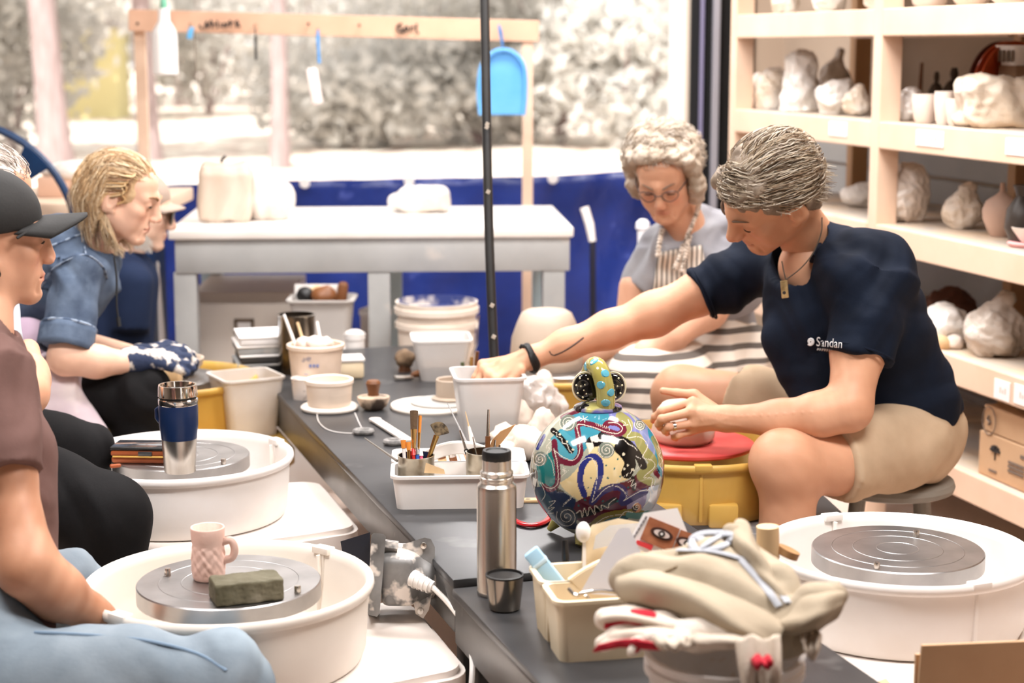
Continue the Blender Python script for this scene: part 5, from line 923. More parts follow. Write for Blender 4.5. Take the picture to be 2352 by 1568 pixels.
    st([(560, 1140), (528, 1040), (545, 920), (610, 850), (670, 880), (680, 980), (645, 1090), (620, 1190)], 46, (48, 54, 124)); st([(620, 1190), (700, 1110), (800, 1075), (860, 1110), (850, 1195), (960, 1140), (1020, 1110)], 54, (52, 46, 100))
    for (a, b, r) in ((430, 590, 66), (215, 870, 56), (722, 800, 62), (985, 600, 44)): put(np.hypot(x - a, y - b) < r, (120, 128, 116))
    put(np.hypot(x - 430, y - 1310) < 78, (34, 44, 62)); put(np.hypot(x - 960, y - 1235) < 36, (214, 150, 110)); put(np.hypot(x - 945, y - 1240) < 24, (40, 24, 24))
    for a, b, r in ((720, 915, 7), (785, 940, 7), (735, 1010, 8), (690, 1085, 7), (590, 1085, 7), (830, 998, 7), (810, 866, 7), (608, 1012, 5), (565, 1178, 9), (700, 1185, 8), (810, 1185, 8), (515, 1222, 8), (890, 1080, 8)): put(np.hypot(x - a, y - b) < r, (30, 100, 100))
    for a, b, r in ((366, 682, 9), (424, 737, 9), (470, 800, 9), (745, 700, 9), (853, 830, 11), (885, 915, 9), (922, 945, 12), (860, 940, 9), (880, 985, 8)): put(np.hypot(x - a, y - b) < r, (232, 220, 190))
    Wt = (236, 226, 208)
    def ln(pts, w=5.5, sm=6): put(stroke_d(x, y, pts, sm) < w / 2, Wt)
    def spiral(a, b, r, turns=2.6, w=5): ln([(a + r * (t / (turns * 14)) * math.cos(t * .449), b + r * (t / (turns * 14)) * math.sin(t * .449)) for t in range(int(turns * 14) + 1)], w, 2)
    spiral(425, 592, 64); spiral(212, 872, 58); spiral(725, 800, 62); spiral(982, 600, 44); spiral(425, 1312, 84, 2.6, 5); spiral(960, 1228, 32, 1.8)
    ln([(320, 800), (360, 830), (400, 860), (470, 880), (515, 830), (520, 720), (500, 610), (600, 620), (720, 660), (810, 670), (845, 630), (800, 590), (740, 590)])
    ln([(322, 790), (350, 900), (360, 1040), (320, 1092), (270, 1090), (232, 1055)]); ln([(312, 655), (340, 668), (345, 700), (380, 712), (390, 750), (425, 760), (440, 800), (462, 825)], 5)
    ln([(500, 1280), (530, 1260), (545, 1310), (560, 1240), (585, 1300), (600, 1230), (640, 1290), (640, 1220), (690, 1260), (690, 1215), (740, 1235), (750, 1200), (795, 1165)], 6)
    ln([(520, 910), (560, 870), (610, 860), (645, 920), (655, 1000), (640, 1100), (618, 1195)], 5); ln([(625, 1190), (720, 1090), (790, 1070), (850, 1100), (880, 1150), (860, 1180), (940, 1130), (1010, 1100), (1060, 1110), (1060, 1170), (1010, 1230)], 5)
    ln([(700, 685), (740, 700), (770, 690), (810, 720), (850, 715), (890, 750), (930, 770), (960, 800)], 5); ln([(890, 560), (915, 640), (880, 700), (980, 695), (1040, 760), (1000, 850), (1070, 870), (1095, 920), (1010, 1000), (1075, 1010), (1070, 1080), (1090, 1110)], 5)
    ln([(270, 720), (300, 730), (260, 780), (290, 790), (270, 830), (310, 900), (330, 1000)], 4); ln([(290, 1200), (340, 1190), (280, 1250), (330, 1240), (270, 1290), (320, 1285)], 4)
    ln([(230, 1190), (255, 1150), (245, 1100), (215, 1050)], 4); ln([(170, 1110), (180, 960)], 4)
    for a in range(3): th = a * 1.05 + .3; ln([(550 - 36 * math.cos(th), 562 - 26 * math.sin(th)), (550 + 36 * math.cos(th), 562 + 26 * math.sin(th))], 5); ln([(405 - 18 * math.cos(th), 955 - 22 * math.sin(th)), (405 + 18 * math.cos(th), 955 + 22 * math.sin(th))], 4)
    for i in range(7): ln([(395 + 12 * i, 1235 - 12 * i), (405 + 12 * i, 1205 - 10 * i)], 4); ln([(640 + 16 * i, 590 + 5 * i), (650 + 16 * i, 615 + 5 * i)], 3)
    for i in range(9): ln([(775 + 26 * i, 1060 - 17 * i), (785 + 26 * i, 1040 - 17 * i)], 4)
    ln([(600, 1400), (720, 1310), (860, 1285)], 4); ln([(830, 1310), (870, 1265), (930, 1270)], 6); ln([(890, 1040), (930, 1020), (910, 1070), (950, 1050), (940, 1090)], 5); ln([(1120, 760), (1150, 800), (1130, 830), (1160, 870), (1140, 910), (1165, 950)], 4)
    ln([(840, 570), (870, 590), (850, 610), (890, 600)], 4); ln([(385, 1005), (430, 960), (440, 960)], 4)
    return c
nu, nv = 500, 270; th = np.linspace(0, 2 * math.pi, nu, endpoint=False); ph = np.linspace(.02, math.pi - .02, nv)
TH, PH = np.meshgrid(th, ph); n3 = np.stack([np.sin(PH) * np.cos(TH), np.sin(PH) * np.sin(TH), np.cos(PH)], -1)
right = np.array((1., 0, 0)); up = np.array((0, SP, CP)); vd = VC - np.array((0, 0, CAMH)); vd = vd / np.linalg.norm(vd); right = unit(np.cross(vd, (0, 0, 1))); up = np.cross(right, vd)
front = (n3 @ vd) < 0; ux = n3 @ right; uy = n3 @ up; sgn = np.where(front, 1, -1)
X = 656 + 526 * ux * sgn; Y = 954 - 526 * uy
cols = vase_paint(X, Y).reshape(-1, 3) * .82; vv = (n3 * VR + (VC - VO)).reshape(-1, 3)
vv[:, 2] = np.where(vv[:, 2] < 0, vv[:, 2], vv[:, 2])
idx = np.arange(nu * nv).reshape(nv, nu); fq = np.stack([idx[:-1], np.roll(idx, -1, 1)[:-1], np.roll(idx, -1, 1)[1:], idx[1:]], -1).reshape(-1, 4)[:, ::-1]
GLAZE = mat('painted_glaze', (255, 255, 255), .12, attr='paint', coat=.6, spec=.5, bump=.04, bs=30)
mesh_obj('vase_body', vv, fq, GLAZE, vz, ang=0, cols=cols)
zt = VC[2] - Z1 + VR
# lid
OLV = mat('olive_glaze', (178, 170, 98), .12, col2=(160, 150, 78), ns=14, coat=.6); TQ = mat('turquoise_spot', (92, 170, 190), .15, coat=.5); BGL = mat('black_glaze', (16, 15, 15), .1, coat=.7); CRG = mat('cream_glaze', (232, 220, 186), .15, coat=.5); PUR = mat('violet_glaze', (96, 92, 150), .15, coat=.6)
k = 3.46 / FPX; lid = G().lathe([(0, -.004), (40 * k, -.010), (54 * k, -.008), (56 * k, -.004), (54 * k, 0), (30 * k, .008), (0, .010)], 56, T(0, 0, zt - .002)).obj('lid', mat('lid_glaze', (96, 92, 150), .12, col2=(176, 168, 104), ns=16, nd=2, lo=.46, hi=.54, col3=(26, 24, 26), n3=22, lo3=.56, hi3=.58, coat=.6), vz)
R0 = .030; hz = zt + .01; loop = smooth_path([np.array((a, b, hz + c)) for a, b, c in ((.014, -.022, -.012), (.013, -.027, .022), (.006, -.024, .052), (-.001, -.008, .066), (-.008, .014, .065), (-.014, .030, .048), (-.017, .030, .018), (-.016, .022, -.012))], 4)[:26]
G().tube(loop, [.0185] * len(loop), 16).obj('loop_handle', OLV, lid)
cdir = unit(-vd)
for (i, off) in ((2, .0), (6, -.5), (8, .6), (12, 0), (16, .4), (21, 0), (4, .9)):
    c = loop[i]; tg = unit(loop[i + 1] - loop[i - 1]); nrm = cdir - tg * (cdir @ tg); nrm = unit(nrm + .9 * off * np.cross(tg, cdir)); u = np.cross(nrm, tg)
    G().lathe([(0, .0009), (.007, .0003), (.0095, -.0030), (.009, -.005), (0, -.005)], 18, frame(c + nrm * .0185, tg, u, nrm)).obj('spot', TQ, lid)
for s in (-1, 1):                        # black spotted ears
    c = np.array((s * .028 + .002, .0, hz + .026)); sd = SDF(.0022); sd.ell(c, (.023, .010, .027), k=.004).ell(c + (s * .006, -.012, -.002), (.013, .008, .017), k=.006, sub=True).ell(c + (-s * .012, 0, -.012), (.014, .012, .016), k=.006)
    v, q = sd.mesh(1); ear = mesh_obj('ear', v, q, BGL, lid, ang=0)
    G().tube([c + np.array((.0245 * math.cos(a), -.001, .0295 * math.sin(a))) for a in np.linspace(0, 6.28, 40, endpoint=False)], .0016, 6, closed=True).obj('ear_rim', CRG, ear)
    bvh = BVHTree.FromPolygons([Vector(x) for x in v], [tuple(x) for x in q])
    for (dx, dz, r) in ((.010, .018, .0022), (-.006, .017, .002), (.017, .004, .0022), (.014, -.012, .0022), (.004, -.020, .0022), (.002, -.006, .0016), (-.003, -.012, .0018), (.008, .002, .0018), (0.0, .005, .0016)):
        h = bvh.ray_cast(Vector((c[0] + s * dx, -.2, c[2] + dz)), Vector((0, 1, 0)))
        if h[0] is not None: blob('ear_dot', (0, 0, 0), (r, r * .5, r), CRG, ear, 0, 1, 0, 2, loc=h[0])
# feet
for i, (px, py, ttx) in enumerate(((1262, 1222, None), (1328, 1258, None), (1440, 1240, None))):
    tip = Q(px, py, Z1) - VO; cc = VC - VO; d3 = unit(tip - cc); root = cc + d3 * (VR * .93); tip = tip + (0, 0, .006)
    G().tube([root, root * .5 + tip * .5, tip], [.016, .0125, .006], 14).obj('foot', OLV, vz)
# ---------------------------------------------------------------- people
SKINM = mat('skin', (255, 255, 255), .48, attr='paint', sss=.12, bump=.25, bs=90, bd=.0015, spec=.4)
HAIRM = mat('hair_strands', (255, 255, 255), .42, attr='paint', spec=.5)
def tone(v, base, seed, amt=.05):
    n = vnoise(v * 60, seed)[:, None] * amt + vnoise(v * 14, seed + 1)[:, None] * amt
    c = np.array(s2l(base))[None] * (1 + n * np.array((.7, 1.0, 1.2))); return np.clip(c, 0, 1)
class Person:
    def __init__(s, lab, loc, skin):
        s.e = thing('person', lab, 'person', (loc[0], loc[1], 0)); s.o = np.array((loc[0], loc[1], 0)); s.skin = skin; s.sk = []; s.sc = []
    def add_skin(s, v, q, c=None, seed=0):
        s.sk.append((v, q)); s.sc.append(tone(v, s.skin, seed) if c is None else c)
    def finish(s):
        v, q = join(s.sk); s.body = mesh_obj('body', v - s.o, q, SKINM, s.e, ang=0, cols=np.concatenate(s.sc)); return s.body
    def part(s, name, vq, m, parent=None, cols=None, label=None):
        o = mesh_obj(name, vq[0] - s.o, vq[1], m, parent or s.e, ang=0, cols=cols)
        if label: o['label'] = label
        return o
    def geo(s, name, g, m, parent=None):
        return mesh_obj(name, [np.asarray(p) - s.o for p in g.v], g.f, m, parent or s.e)
def basis(f, u):
    f = unit(f); u = np.asarray(u, float); u = unit(u - f * (u @ f)); return np.cross(f, u), f, u
class Head:
    def __init__(s, c, f, u, sc=1.0): s.c = np.asarray(c); s.R = np.stack(basis(f, u), 0); s.s = sc
    def W(s, p): return s.c + s.s * (np.asarray(p, float) @ s.R)
    def L(s, p): return ((np.asarray(p) - s.c) @ s.R.T) / s.s
    def build(s, neck, nr=(.056, .062), skin=(226, 170, 138), old=.5, jaw=1.0, wide=1.0, nose=1.0, h=.003, lip=(190, 110, 96), seed=1, cheek=1.0, beard=0):
        d = SDF(h); w = wide
        d.ell((0, -.018, .028), (.074 * w, .094, .088), k=.02)
        d.ell((0, .026, -.03), (.060 * w, .062, .078), k=.03).ell((0, .042, .05), (.058 * w, .046, .05), k=.03)
        for x in (-1, 1):
            d.cap((x * .053 * w, -.004, -.045), (x * .018, .066, -.099), .022 * jaw, .018 * jaw, .025)
            d.ell((x * .043 * w, .058, -.018), (.022, .022, .02), k=.022)
            d.ell((x * .040 * w, .048, -.05), (.02 * cheek, .022 * cheek, .026 * cheek), k=.02)
        d.ell((0, .075, -.1), (.021, .017, .016), k=.018).ell((0, .078, -.066), (.028, .016, .028), k=.02)
        d.cap((0, .086, .024), (-.042, .07, .022), .0135, .012, .02).cap((0, .086, .024), (.042, .07, .022), .0135, .012, .02)
        for x in (-1, 1): d.ell((x * .037, .105, .004), (.0155, .013, .012), k=.011, sub=True); d.ell((x * .032, .0765, .004), (.0165, .0155, .0148), k=.004)
        d.cap((0, .084, .022), (0, .096, -.022), .0125, .0135, .01).cap((0, .094, .016), (0, .113 * nose, -.024), .0075, .0105, .012).ell((0, .110 * nose, -.031), (.0115, .013, .0095), k=.008)
        for x in (-1, 1): d.ell((x * .012, .104, -.035), (.0075, .011, .0075), k=.006); d.ell((x * .0065, .106, -.0435), (.0035, .006, .003), k=.003, sub=True)
        d.ell((0, .091, -.0605), (.021, .0085, .0055), k=.005).ell((0, .090, -.0725), (.019, .009, .0068), k=.005)
        d.cap((-.024, .088, -.0665), (.024, .088, -.0665), .0022, None, .003, sub=True); d.cap((0, .1, -.0665), (0, .092, -.0665), .002, None, .004, sub=True)
        d.cap((-.012, .098, -.084), (.012, .098, -.084), .006, None, .012, sub=True)
        if old:
            for x in (-1, 1):
                d.cap((x * .019, .105, -.036), (x * .036, .086, -.07), .0028 * old, .0022 * old, .009, sub=True)
                d.cap((x * .022, .0985, -.011), (x * .045, .086, -.012), .0022 * old, None, .008, sub=True)
                d.cap((x * .030, .085, -.074), (x * .028, .078, -.094), .002 * old, None, .008, sub=True)
            for z in (.052, .064): d.cap((-.035, .094, z), (.035, .094, z), .0018 * old, None, .006, sub=True)
        for x in (-1, 1):
            d.ell((x * .081 * w, -.016, -.008), (.011, .020, .035), np.array(((1, 0, 0), (0, .97, .24), (0, -.24, .97))), k=.006)
            d.ell((x * .093 * w, -.009, -.003), (.0095, .0115, .023), k=.003, sub=True); d.ell((x * .076 * w, -.004, -.034), (.007, .009, .009), k=.006); d.ell((x * .079 * w, .001, -.01), (.005, .005, .008), k=.004)
        nk = s.L(neck); d.cap((0, -.022, -.045), nk, nr[0] / s.s, nr[1] / s.s, .03)
        v, q = d.mesh(1); c = tone(v, skin, seed, .04); sx, sy, sz = v[:, 0], v[:, 1], v[:, 2]
        def tint(m, col): c[:] = c * (1 - m[:, None]) + np.array(s2l(col))[None] * m[:, None]
        lipm = np.exp(-((sx / .021) ** 4)) * np.exp(-(((sz + .0665) / .0105) ** 4)) * (sy > .08); tint(.65 * lipm, lip)
        tint(.28 * np.exp(-((np.abs(sx) - .042) ** 2 / .018 ** 2 + (sz + .03) ** 2 / .022 ** 2)) * (sy > .02), (214, 120, 96)); tint(.3 * np.exp(-(sx ** 2 / .014 ** 2 + (sz + .03) ** 2 / .012 ** 2)) * (sy > .1), (214, 120, 96))
        tint(.3 * np.exp(-((np.abs(sx) - .032) ** 2 / .02 ** 2 + (sz - .002) ** 2 / .013 ** 2)) * (sy > .06), (150, 92, 66))
        return s.W(v), q, c
    def eyes(s, P_, brow=(120, 100, 84), look=-.5, iris=(80, 90, 96), open_=.35):
        for x in (-1, 1):
            c0 = np.array((x * .032, .0765, .004)); g = G(); pts = []; pts2 = []
            for i in range(9):
                t = -1 + 2 * i / 8; a = t * .95; el = look + open_ * (1 - t * t) * .5; e2 = look - open_ * (1 - t * t) * .5
                for e, L in ((el, pts), (e2, pts2)): L.append(s.W(c0 + np.array((.0172 * math.sin(a) * math.cos(e), .0162 * math.cos(a) * math.cos(e), .0155 * math.sin(e)))))
            ey = P_.geo('eye', G().add(pts + pts2, [(i, i + 1, i + 10, i + 9) for i in range(8)]), mat('eye_dark', (66, 50, 42), .2))
            P_.geo('eyelash_line', G().tube(pts, [.0006] + [.0016 * s.s] * 7 + [.0006], 6), mat('lash', (46, 34, 28), .7), ey)
            bp = [s.W((x * (.014 + .036 * t), .1015 - .022 * t * t, .024 + .009 * math.sin(t * 2.6))) for t in np.linspace(0, 1, 8)]
            P_.geo('eyebrow', G().tube(bp, [.003, .0042, .0045, .0045, .004, .0035, .0025, .001], 6, flat=.6), mat('brow_%d_%d' % (brow[0], brow[1]), brow, .9, bump=1, bs=300))
def strands(P_, name, H, lines, pal, r0=.0011, r1=.0003, parent=None, m=HAIRM):
    rg = np.random.default_rng(5); V = []; F = []; C = []; n = 0; pal = [np.array(s2l(p)) for p in pal]
    for L in lines:
        L = np.asarray(L); k = len(L); t = np.gradient(L, axis=0); t /= np.linalg.norm(t, axis=1)[:, None] + 1e-9; a = np.cross(t, rg.normal(size=3)); a /= np.linalg.norm(a, axis=1)[:, None] + 1e-9; b = np.cross(t, a)
        rr = np.interp(np.linspace(0, 1, k), (0, .25, 1), (r0 * .8, r0, r1))[:, None]
        ring = np.stack([L + rr * (math.cos(x) * a + math.sin(x) * b) for x in (0, 2.094, 4.189)], 1); V.append(ring.reshape(-1, 3))
        i = np.arange(k - 1)[:, None] * 3; j = np.arange(3)[None]; F.append(np.stack([i + j, i + (j + 1) % 3, i + 3 + (j + 1) % 3, i + 3 + j], -1).reshape(-1, 4) + n); n += 3 * k
        c = pal[rg.integers(len(pal))] * rg.uniform(.85, 1.12); C.append(np.repeat(c[None], 3 * k, 0))
    v = np.concatenate(V); v = H.W(v) if H else v
    o = mesh_obj(name, v - P_.o, np.concatenate(F), m, parent or P_.e, ang=0, cols=np.clip(np.concatenate(C), 0, 1)); o['kind'] = 'stuff'; return o
def flow(n, cen, rad, keep, dirf, L, seg=9, lift=(.0, .02), seed=0, drop=0, wav=.0, face=True):
    rg = np.random.default_rng(seed); out = []; cen = np.array(cen); rad = np.array(rad); stop = False
    while len(out) < n:
        p = rg.normal(size=3); p /= np.linalg.norm(p)
        x = p * rad + cen
        if not keep(x) or (face and ((x[1] > .026 and x[2] < .068) or (abs(x[0]) > .05 and -.038 < x[1] < .03 and x[2] < .024))): continue
        ln = [x]; lf = rg.uniform(*lift); l = L * rg.uniform(.7, 1.2) / seg; ph = rg.uniform(0, 6.28)
        for k in range(seg):
            d = unit(np.array(dirf(x)) + rg.normal(0, .12, 3)); x = x + d * l
            if face and ((x[1] > .03 and x[2] < .066) or (abs(x[0]) > .05 and -.036 < x[1] < .03 and x[2] < .022)): x = ln[-1] + rg.normal(0, .001, 3)
            q = (x - cen) / rad; m = np.linalg.norm(q); tgt = 1 + lf / rad.mean() * min(1, (k + 1) / 3)
            if m < tgt or not drop: x = cen + rad * q / m * (tgt if not drop else max(tgt, m))
            ln.append(x + wav * np.array((math.sin(ph + k * 1.3), math.cos(ph + k * 1.1), math.sin(ph * 2 + k))))
        out.append(ln)
    return out
def hand(P_, wrist, palm_k, fingers, thumb, wr=.027, kr=None, h=.0033, arm=None, seed=3, cols=None, pal=.5):
    """wrist point, knuckles(4), fingers: joint lists, thumb: joint list - all in the place's coordinates"""
    d = SDF(h); r0 = kr or [.0098, .0102, .0096, .0085]
    if arm: d.chain(arm[0], arm[1], .03)
    d.cap(wrist, wrist * .4 + np.mean(palm_k, 0) * .6, wr, .024, .02)
    for i, kp in enumerate(palm_k): d.cap(wrist * .75 + kp * .25, kp, .016, r0[i] * 1.12, .012)
    for i in range(3): d.cap(palm_k[i], palm_k[i + 1], r0[i] * 1.02, r0[i + 1] * 1.02, .008)
    for i, f in enumerate(fingers):
        j = [palm_k[i]] + list(f); rr = [r0[i] * 1.05, r0[i] * .95, r0[i] * .88, r0[i] * .74]
        for a in range(len(j) - 1): d.cap(j[a], j[a + 1], rr[a], rr[a + 1], .0035)
        for a in range(1, len(j) - 1): d.ell(j[a], (rr[a] * 1.08,) * 3, k=.003)
    tr = [.015, .0125, .0105, .0085]
    for a in range(len(thumb) - 1): d.cap(thumb[a], thumb[a + 1], tr[a], tr[a + 1], .007)
    return d.mesh(1)
def cloth_mat(name, col, col2=None, **k): return mat(name, col, .85, col2=col2 or tuple(int(c * .92) for c in col), ns=9, bump=.25, bs=160, bd=.0015, spec=.2, **k)

# ======================= the man in the navy T-shirt
man = Person('man in navy T-shirt and khaki shorts throwing clay on a stool', Q(2050, 1095, .48), (208, 156, 124))
def pp(*a): return [P(*x) for x in a]
nsh, fsh = P(2018, 628, 4.06), P(1742, 608, 4.46); nb = P(1868, 560, 4.24); pel = P(2068, 985, 4.27); chest = P(1908, 690, 4.24)
d = SDF(.0042)                           # near arm and hand
wr_ = P(1668, 961, 4.07); arm = ([nsh, P(1972, 800, 4.03), P(1950, 938, 3.99), P(1880, 952, 4.0), P(1790, 962, 4.03), wr_], [.05, .060, .049, .048, .041, .029])
K = pp((1592, 922, 4.09), (1586, 946, 4.07), (1594, 972, 4.075), (1584, 991, 4.09))
FG = [pp((1520, 944, 4.085), (1505, 957, 4.10), (1500, 966, 4.115)), pp((1520, 962, 4.055), (1513, 973, 4.07), (1516, 983, 4.085)), pp((1535, 981, 4.06), (1528, 989, 4.075), (1532, 995, 4.09)), pp((1558, 1000, 4.075), (1549, 1004, 4.085), (1553, 1008, 4.095))]
TH_ = pp((1640, 940, 4.10), (1594, 906, 4.12), (1556, 903, 4.125), (1522, 897, 4.12))
v, q = hand(man, wr_, K, FG, TH_, .028, [.0102, .0108, .0098, .0088], arm=arm)
n_ = normals(v, q); vn = np.zeros(len(v))   # veins and tendons on forearm and hand
for pts in (((1588, 946), (1640, 950), (1690, 955), (1760, 945), (1850, 930)), ((1594, 972), (1640, 966), (1665, 975), (1700, 978)), ((1610, 985), (1640, 978), (1668, 962))):
    pth = smooth_path([P(a, b, 4.03) for a, b in pts], 5)
    for c in pth: dd = v - c; dd = dd - np.outer(dd @ vd, vd) if False else dd; vn = np.maximum(vn, np.exp(-((dd[:, [0, 2]] ** 2).sum(1)) / .0028 ** 2))
v = v + n_ * (.0013 * vn)[:, None]; man.add_skin(v, q, None, 3)
bv = smooth_path([P(1538, 970, 4.045), P(1541, 983, 4.045)], 2)
ringc = (K[2] * .15 + FG[2][0] * .85); ax_ = unit(FG[2][0] - K[2]); M = frame(ringc + ax_ * -.004, np.cross(ax_, (0, 0, 1)) / np.linalg.norm(np.cross(ax_, (0, 0, 1))), np.cross(ax_, np.cross(ax_, (0, 0, 1)) / np.linalg.norm(np.cross(ax_, (0, 0, 1)))), ax_)
g = G().lathe([(.0100, -.0035), (.0112, -.003), (.0112, .003), (.0100, .0035), (.0100, -.0035)], 28, M); ring_o = man.geo('ring', g, CHROME)
# far arm
fw = P(1222, 821, 4.40); arm = ([fsh, P(1610, 672, 4.46), P(1500, 722, 4.45), P(1400, 757, 4.43), P(1300, 792, 4.41), fw], [.045, .053, .054, .045, .037, .027])
K = pp((1108, 836, 4.42), (1112, 850, 4.39), (1124, 862, 4.365), (1140, 872, 4.35))
FG = [pp((1092, 868, 4.41), (1088, 890, 4.41), (1092, 905, 4.41)), pp((1096, 880, 4.38), (1094, 902, 4.385), (1100, 915, 4.39)), pp((1110, 890, 4.36), (1112, 908, 4.365), (1118, 918, 4.37)), pp((1128, 896, 4.345), (1132, 910, 4.35), (1138, 918, 4.36))]
v, q = hand(man, fw, K, FG, pp((1195, 850, 4.37), (1170, 878, 4.36), (1150, 898, 4.37), (1135, 912, 4.375)), .028, [.0105, .011, .0105, .0095], arm=arm); man.add_skin(v, q, None, 5)
tat = []
bvh = BVHTree.FromPolygons([Vector(x) for x in v], [tuple(x) for x in q])
def castpx(bvh, px, py, off=.0012):
    o = Vector((0, 0, CAMH)); d = (Vector(P(px, py, 1.0)) - o).normalized(); h = bvh.ray_cast(o, d); return None if h[0] is None else np.array(h[0]) - np.array(d) * off
g = G()
for ln, w in (([(1262, 806), (1266, 813), (1273, 816)], .0016), ([(1273, 816), (1290, 809), (1306, 800)], .0018), ([(1296, 806), (1312, 796), (1326, 786), (1340, 775)], .0022)):
    pt = [castpx(bvh, a, b, -.0004) for a, b in ln]; pt = [x for x in pt if x is not None]
    if len(pt) > 1: g.tube(smooth_path(pt, 3) if len(pt) > 2 else pt, w, 6)
man.geo('forearm_tattoo', g, mat('tattoo_ink', (58, 44, 40), .6))
axis = unit(P(1240, 815, 4.41) - P(1205, 829, 4.40)); bc_ = P(1218, 823, 4.402); e1_ = unit(np.cross(axis, (0, 1, 0))); e2_ = np.cross(axis, e1_)
br = Person.geo
for j in range(3):
    g = G().tube([bc_ + axis * (.004 * (j - 1) + .002 * math.sin(3 * a + j)) + (.0345 + .001 * math.sin(5 * a + j * 2)) * (math.cos(a) * e1_ + math.sin(a) * e2_) for a in np.linspace(0, 6.28, 36, endpoint=False)], .0058, 8, closed=True); man.geo('leather_bracelet', g, mat('black_leather', (20, 19, 19), .5, bump=.8, bs=150))
for px, py in ((1203, 795), (1206, 850)): b0 = P(px, py, 4.375); man.geo('bracelet_knot', G().tube([b0, b0 + (-.006, -.004, .002), b0 + (-.01, -.002, -.004)], [.006, .005, .003], 8), mat('black_leather', 0))
# head
hm = Head(P(1768, 449, 4.10), (-.77, -.12, -.60), (-.38, -.62, .69), 1.10)
man.add_skin(*hm.build(P(1872, 575, 4.27), (.058, .07), (204, 150, 116), old=.9, nose=1.03, jaw=1.05, lip=(186, 112, 92)))
hm.eyes(man, (96, 76, 60), look=-.55, open_=.12)
# legs
d = SDF(.006); nk_, fk = P(1812, 1066, 4.0), P(1566, 908, 4.68)
d.chain([P(2050, 1030, 4.19), P(1930, 1058, 4.07), nk_], [.07, .076, .076], .03).ell(P(1795, 1060, 3.985), (.075, .07, .075), k=.03)
na = np.array((nk_[0] - .03, nk_[1] - .02, .1)); d.chain([nk_ + (0, 0, -.02), nk_ * .6 + na * .4 + (.012, .01, 0), na], [.068, .063, .04], .03).cap(na + (0, 0, -.04), na + (-.16, -.03, -.06), .045, .035, .03)
d.chain([P(2000, 985, 4.46), P(1760, 928, 4.61), fk], [.07, .076, .08], .03); fa = np.array((fk[0] + .0, fk[1] + .05, .1)); d.chain([fk, fk * .6 + fa * .4, fa], [.075, .062, .04], .03).cap(fa + (0, 0, -.04), fa + (-.16, 0, -.06), .045, .035, .03)
d.cap(pel, chest, .08, .08, .05).cap(chest, nb, .07, .05, .05).ell(P(1846, 612, 4.235), (.062, .062, .07), k=.03)
v, q = d.mesh(1); man.add_skin(v, q, None, 9); man.finish()
# shirt
d = SDF(.0058)
d.cap(P(2072, 945, 4.28), P(1935, 720, 4.26), .128, .152, .06).cap(P(1935, 720, 4.26), P(1885, 640, 4.26), .15, .12, .06)
d.cap(P(1830, 760, 4.28), P(1900, 905, 4.25), .085, .09, .07).cap(P(2045, 720, 4.2), P(2095, 900, 4.25), .08, .09, .06)
d.cap(nsh + (.0, .02, .0), nb + (0.02, 0, -.02), .088, .075, .05).cap(fsh, nb + (0, 0, -.02), .082, .075, .05).cap(P(1970, 640, 4.1), P(2040, 760, 4.15), .09, .09, .05)
d.cap(nsh, P(1966, 822, 4.03), .088, .084, .035, cut=True, cut0=True).cap(fsh, P(1606, 678, 4.46), .08, .074, .035, cut=True, cut0=True)
d.cap(P(2090, 925, 4.28), P(2122, 985, 4.29), .118, .108, .03, cut=True)
d.cap(hm.W((0, -.02, -.05)), P(1846, 598, 4.215), .062, .082, .012, sub=True)
v, q = d.mesh(2); sb0 = BVHTree.FromPolygons([Vector(x) for x in v], [tuple(x) for x in q]); v = folds(v, q, .010, [((.3, .2, 1), 34, .5), ((1, .2, .5), 40, 1), ((1, 0, -.45), 56, .8)], 5)
NAV = cloth_mat('navy_cotton', (17, 26, 42), (12, 19, 32))
shirt = man.part('t_shirt', (v, q), NAV); sbv = BVHTree.FromPolygons([Vector(x) for x in v], [tuple(x) for x in q])
for (c0, c1, r) in ((nsh, P(1966, 822, 4.03), .0855), (fsh, P(1606, 678, 4.46), .0722)):
    ax_ = unit(c1 - c0); e1_ = unit(np.cross(ax_, (0, 1, .3))); e2_ = np.cross(ax_, e1_)
    man.geo('sleeve_hem', G().tube([c1 - ax_ * .012 + r * (math.cos(a) * e1_ + math.sin(a) * e2_) for a in np.linspace(0, 6.28, 48, endpoint=False)], .0028, 6, closed=True), NAV, shirt)
col_pts = [castpx(sbv, x, y, 0) for x, y in ((1893, 497), (1888, 540), (1872, 585), (1848, 622), (1820, 640), (1793, 628), (1782, 606))]; col_pts = [x for x in col_pts if x is not None]
if len(col_pts) > 3: man.geo('collar_band', G().tube(smooth_path(col_pts, 4), .006, 8, flat=.6), NAV, shirt)
# lettering on the shirt
def text_mesh(body, size):
    cu = bpy.data.curves.new('txt', 'FONT'); cu.body = body; cu.size = size; o = bpy.data.objects.new('txt', cu); COL.objects.link(o); me = bpy.data.meshes.new_from_object(o.evaluated_get(bpy.context.evaluated_depsgraph_get())); bpy.data.objects.remove(o)
    v = np.array([x.co[:] for x in me.vertices]); f = [tuple(p.vertices) for p in me.polygons]; bpy.data.meshes.remove(me); return v, f
LOGO = mat('white_print', (226, 226, 226), .7)
for body, size, ox, oy, rot in (('Sandan', 30, 1874, 794, .09),):
    tv, tf = text_mesh(body, size); out = []
    for x, y, z in tv:
        px = ox + (x * math.cos(rot) + y * math.sin(rot) * 1) * .72; py = oy - (y * math.cos(rot)) + x * math.sin(rot) * .72; c = castpx(sb0, px, py, .0145); out.append(c if c is not None else P(px, py, 4.1))
    man.geo('shirt_lettering', G().add(out, tf), LOGO, shirt)
g = G()
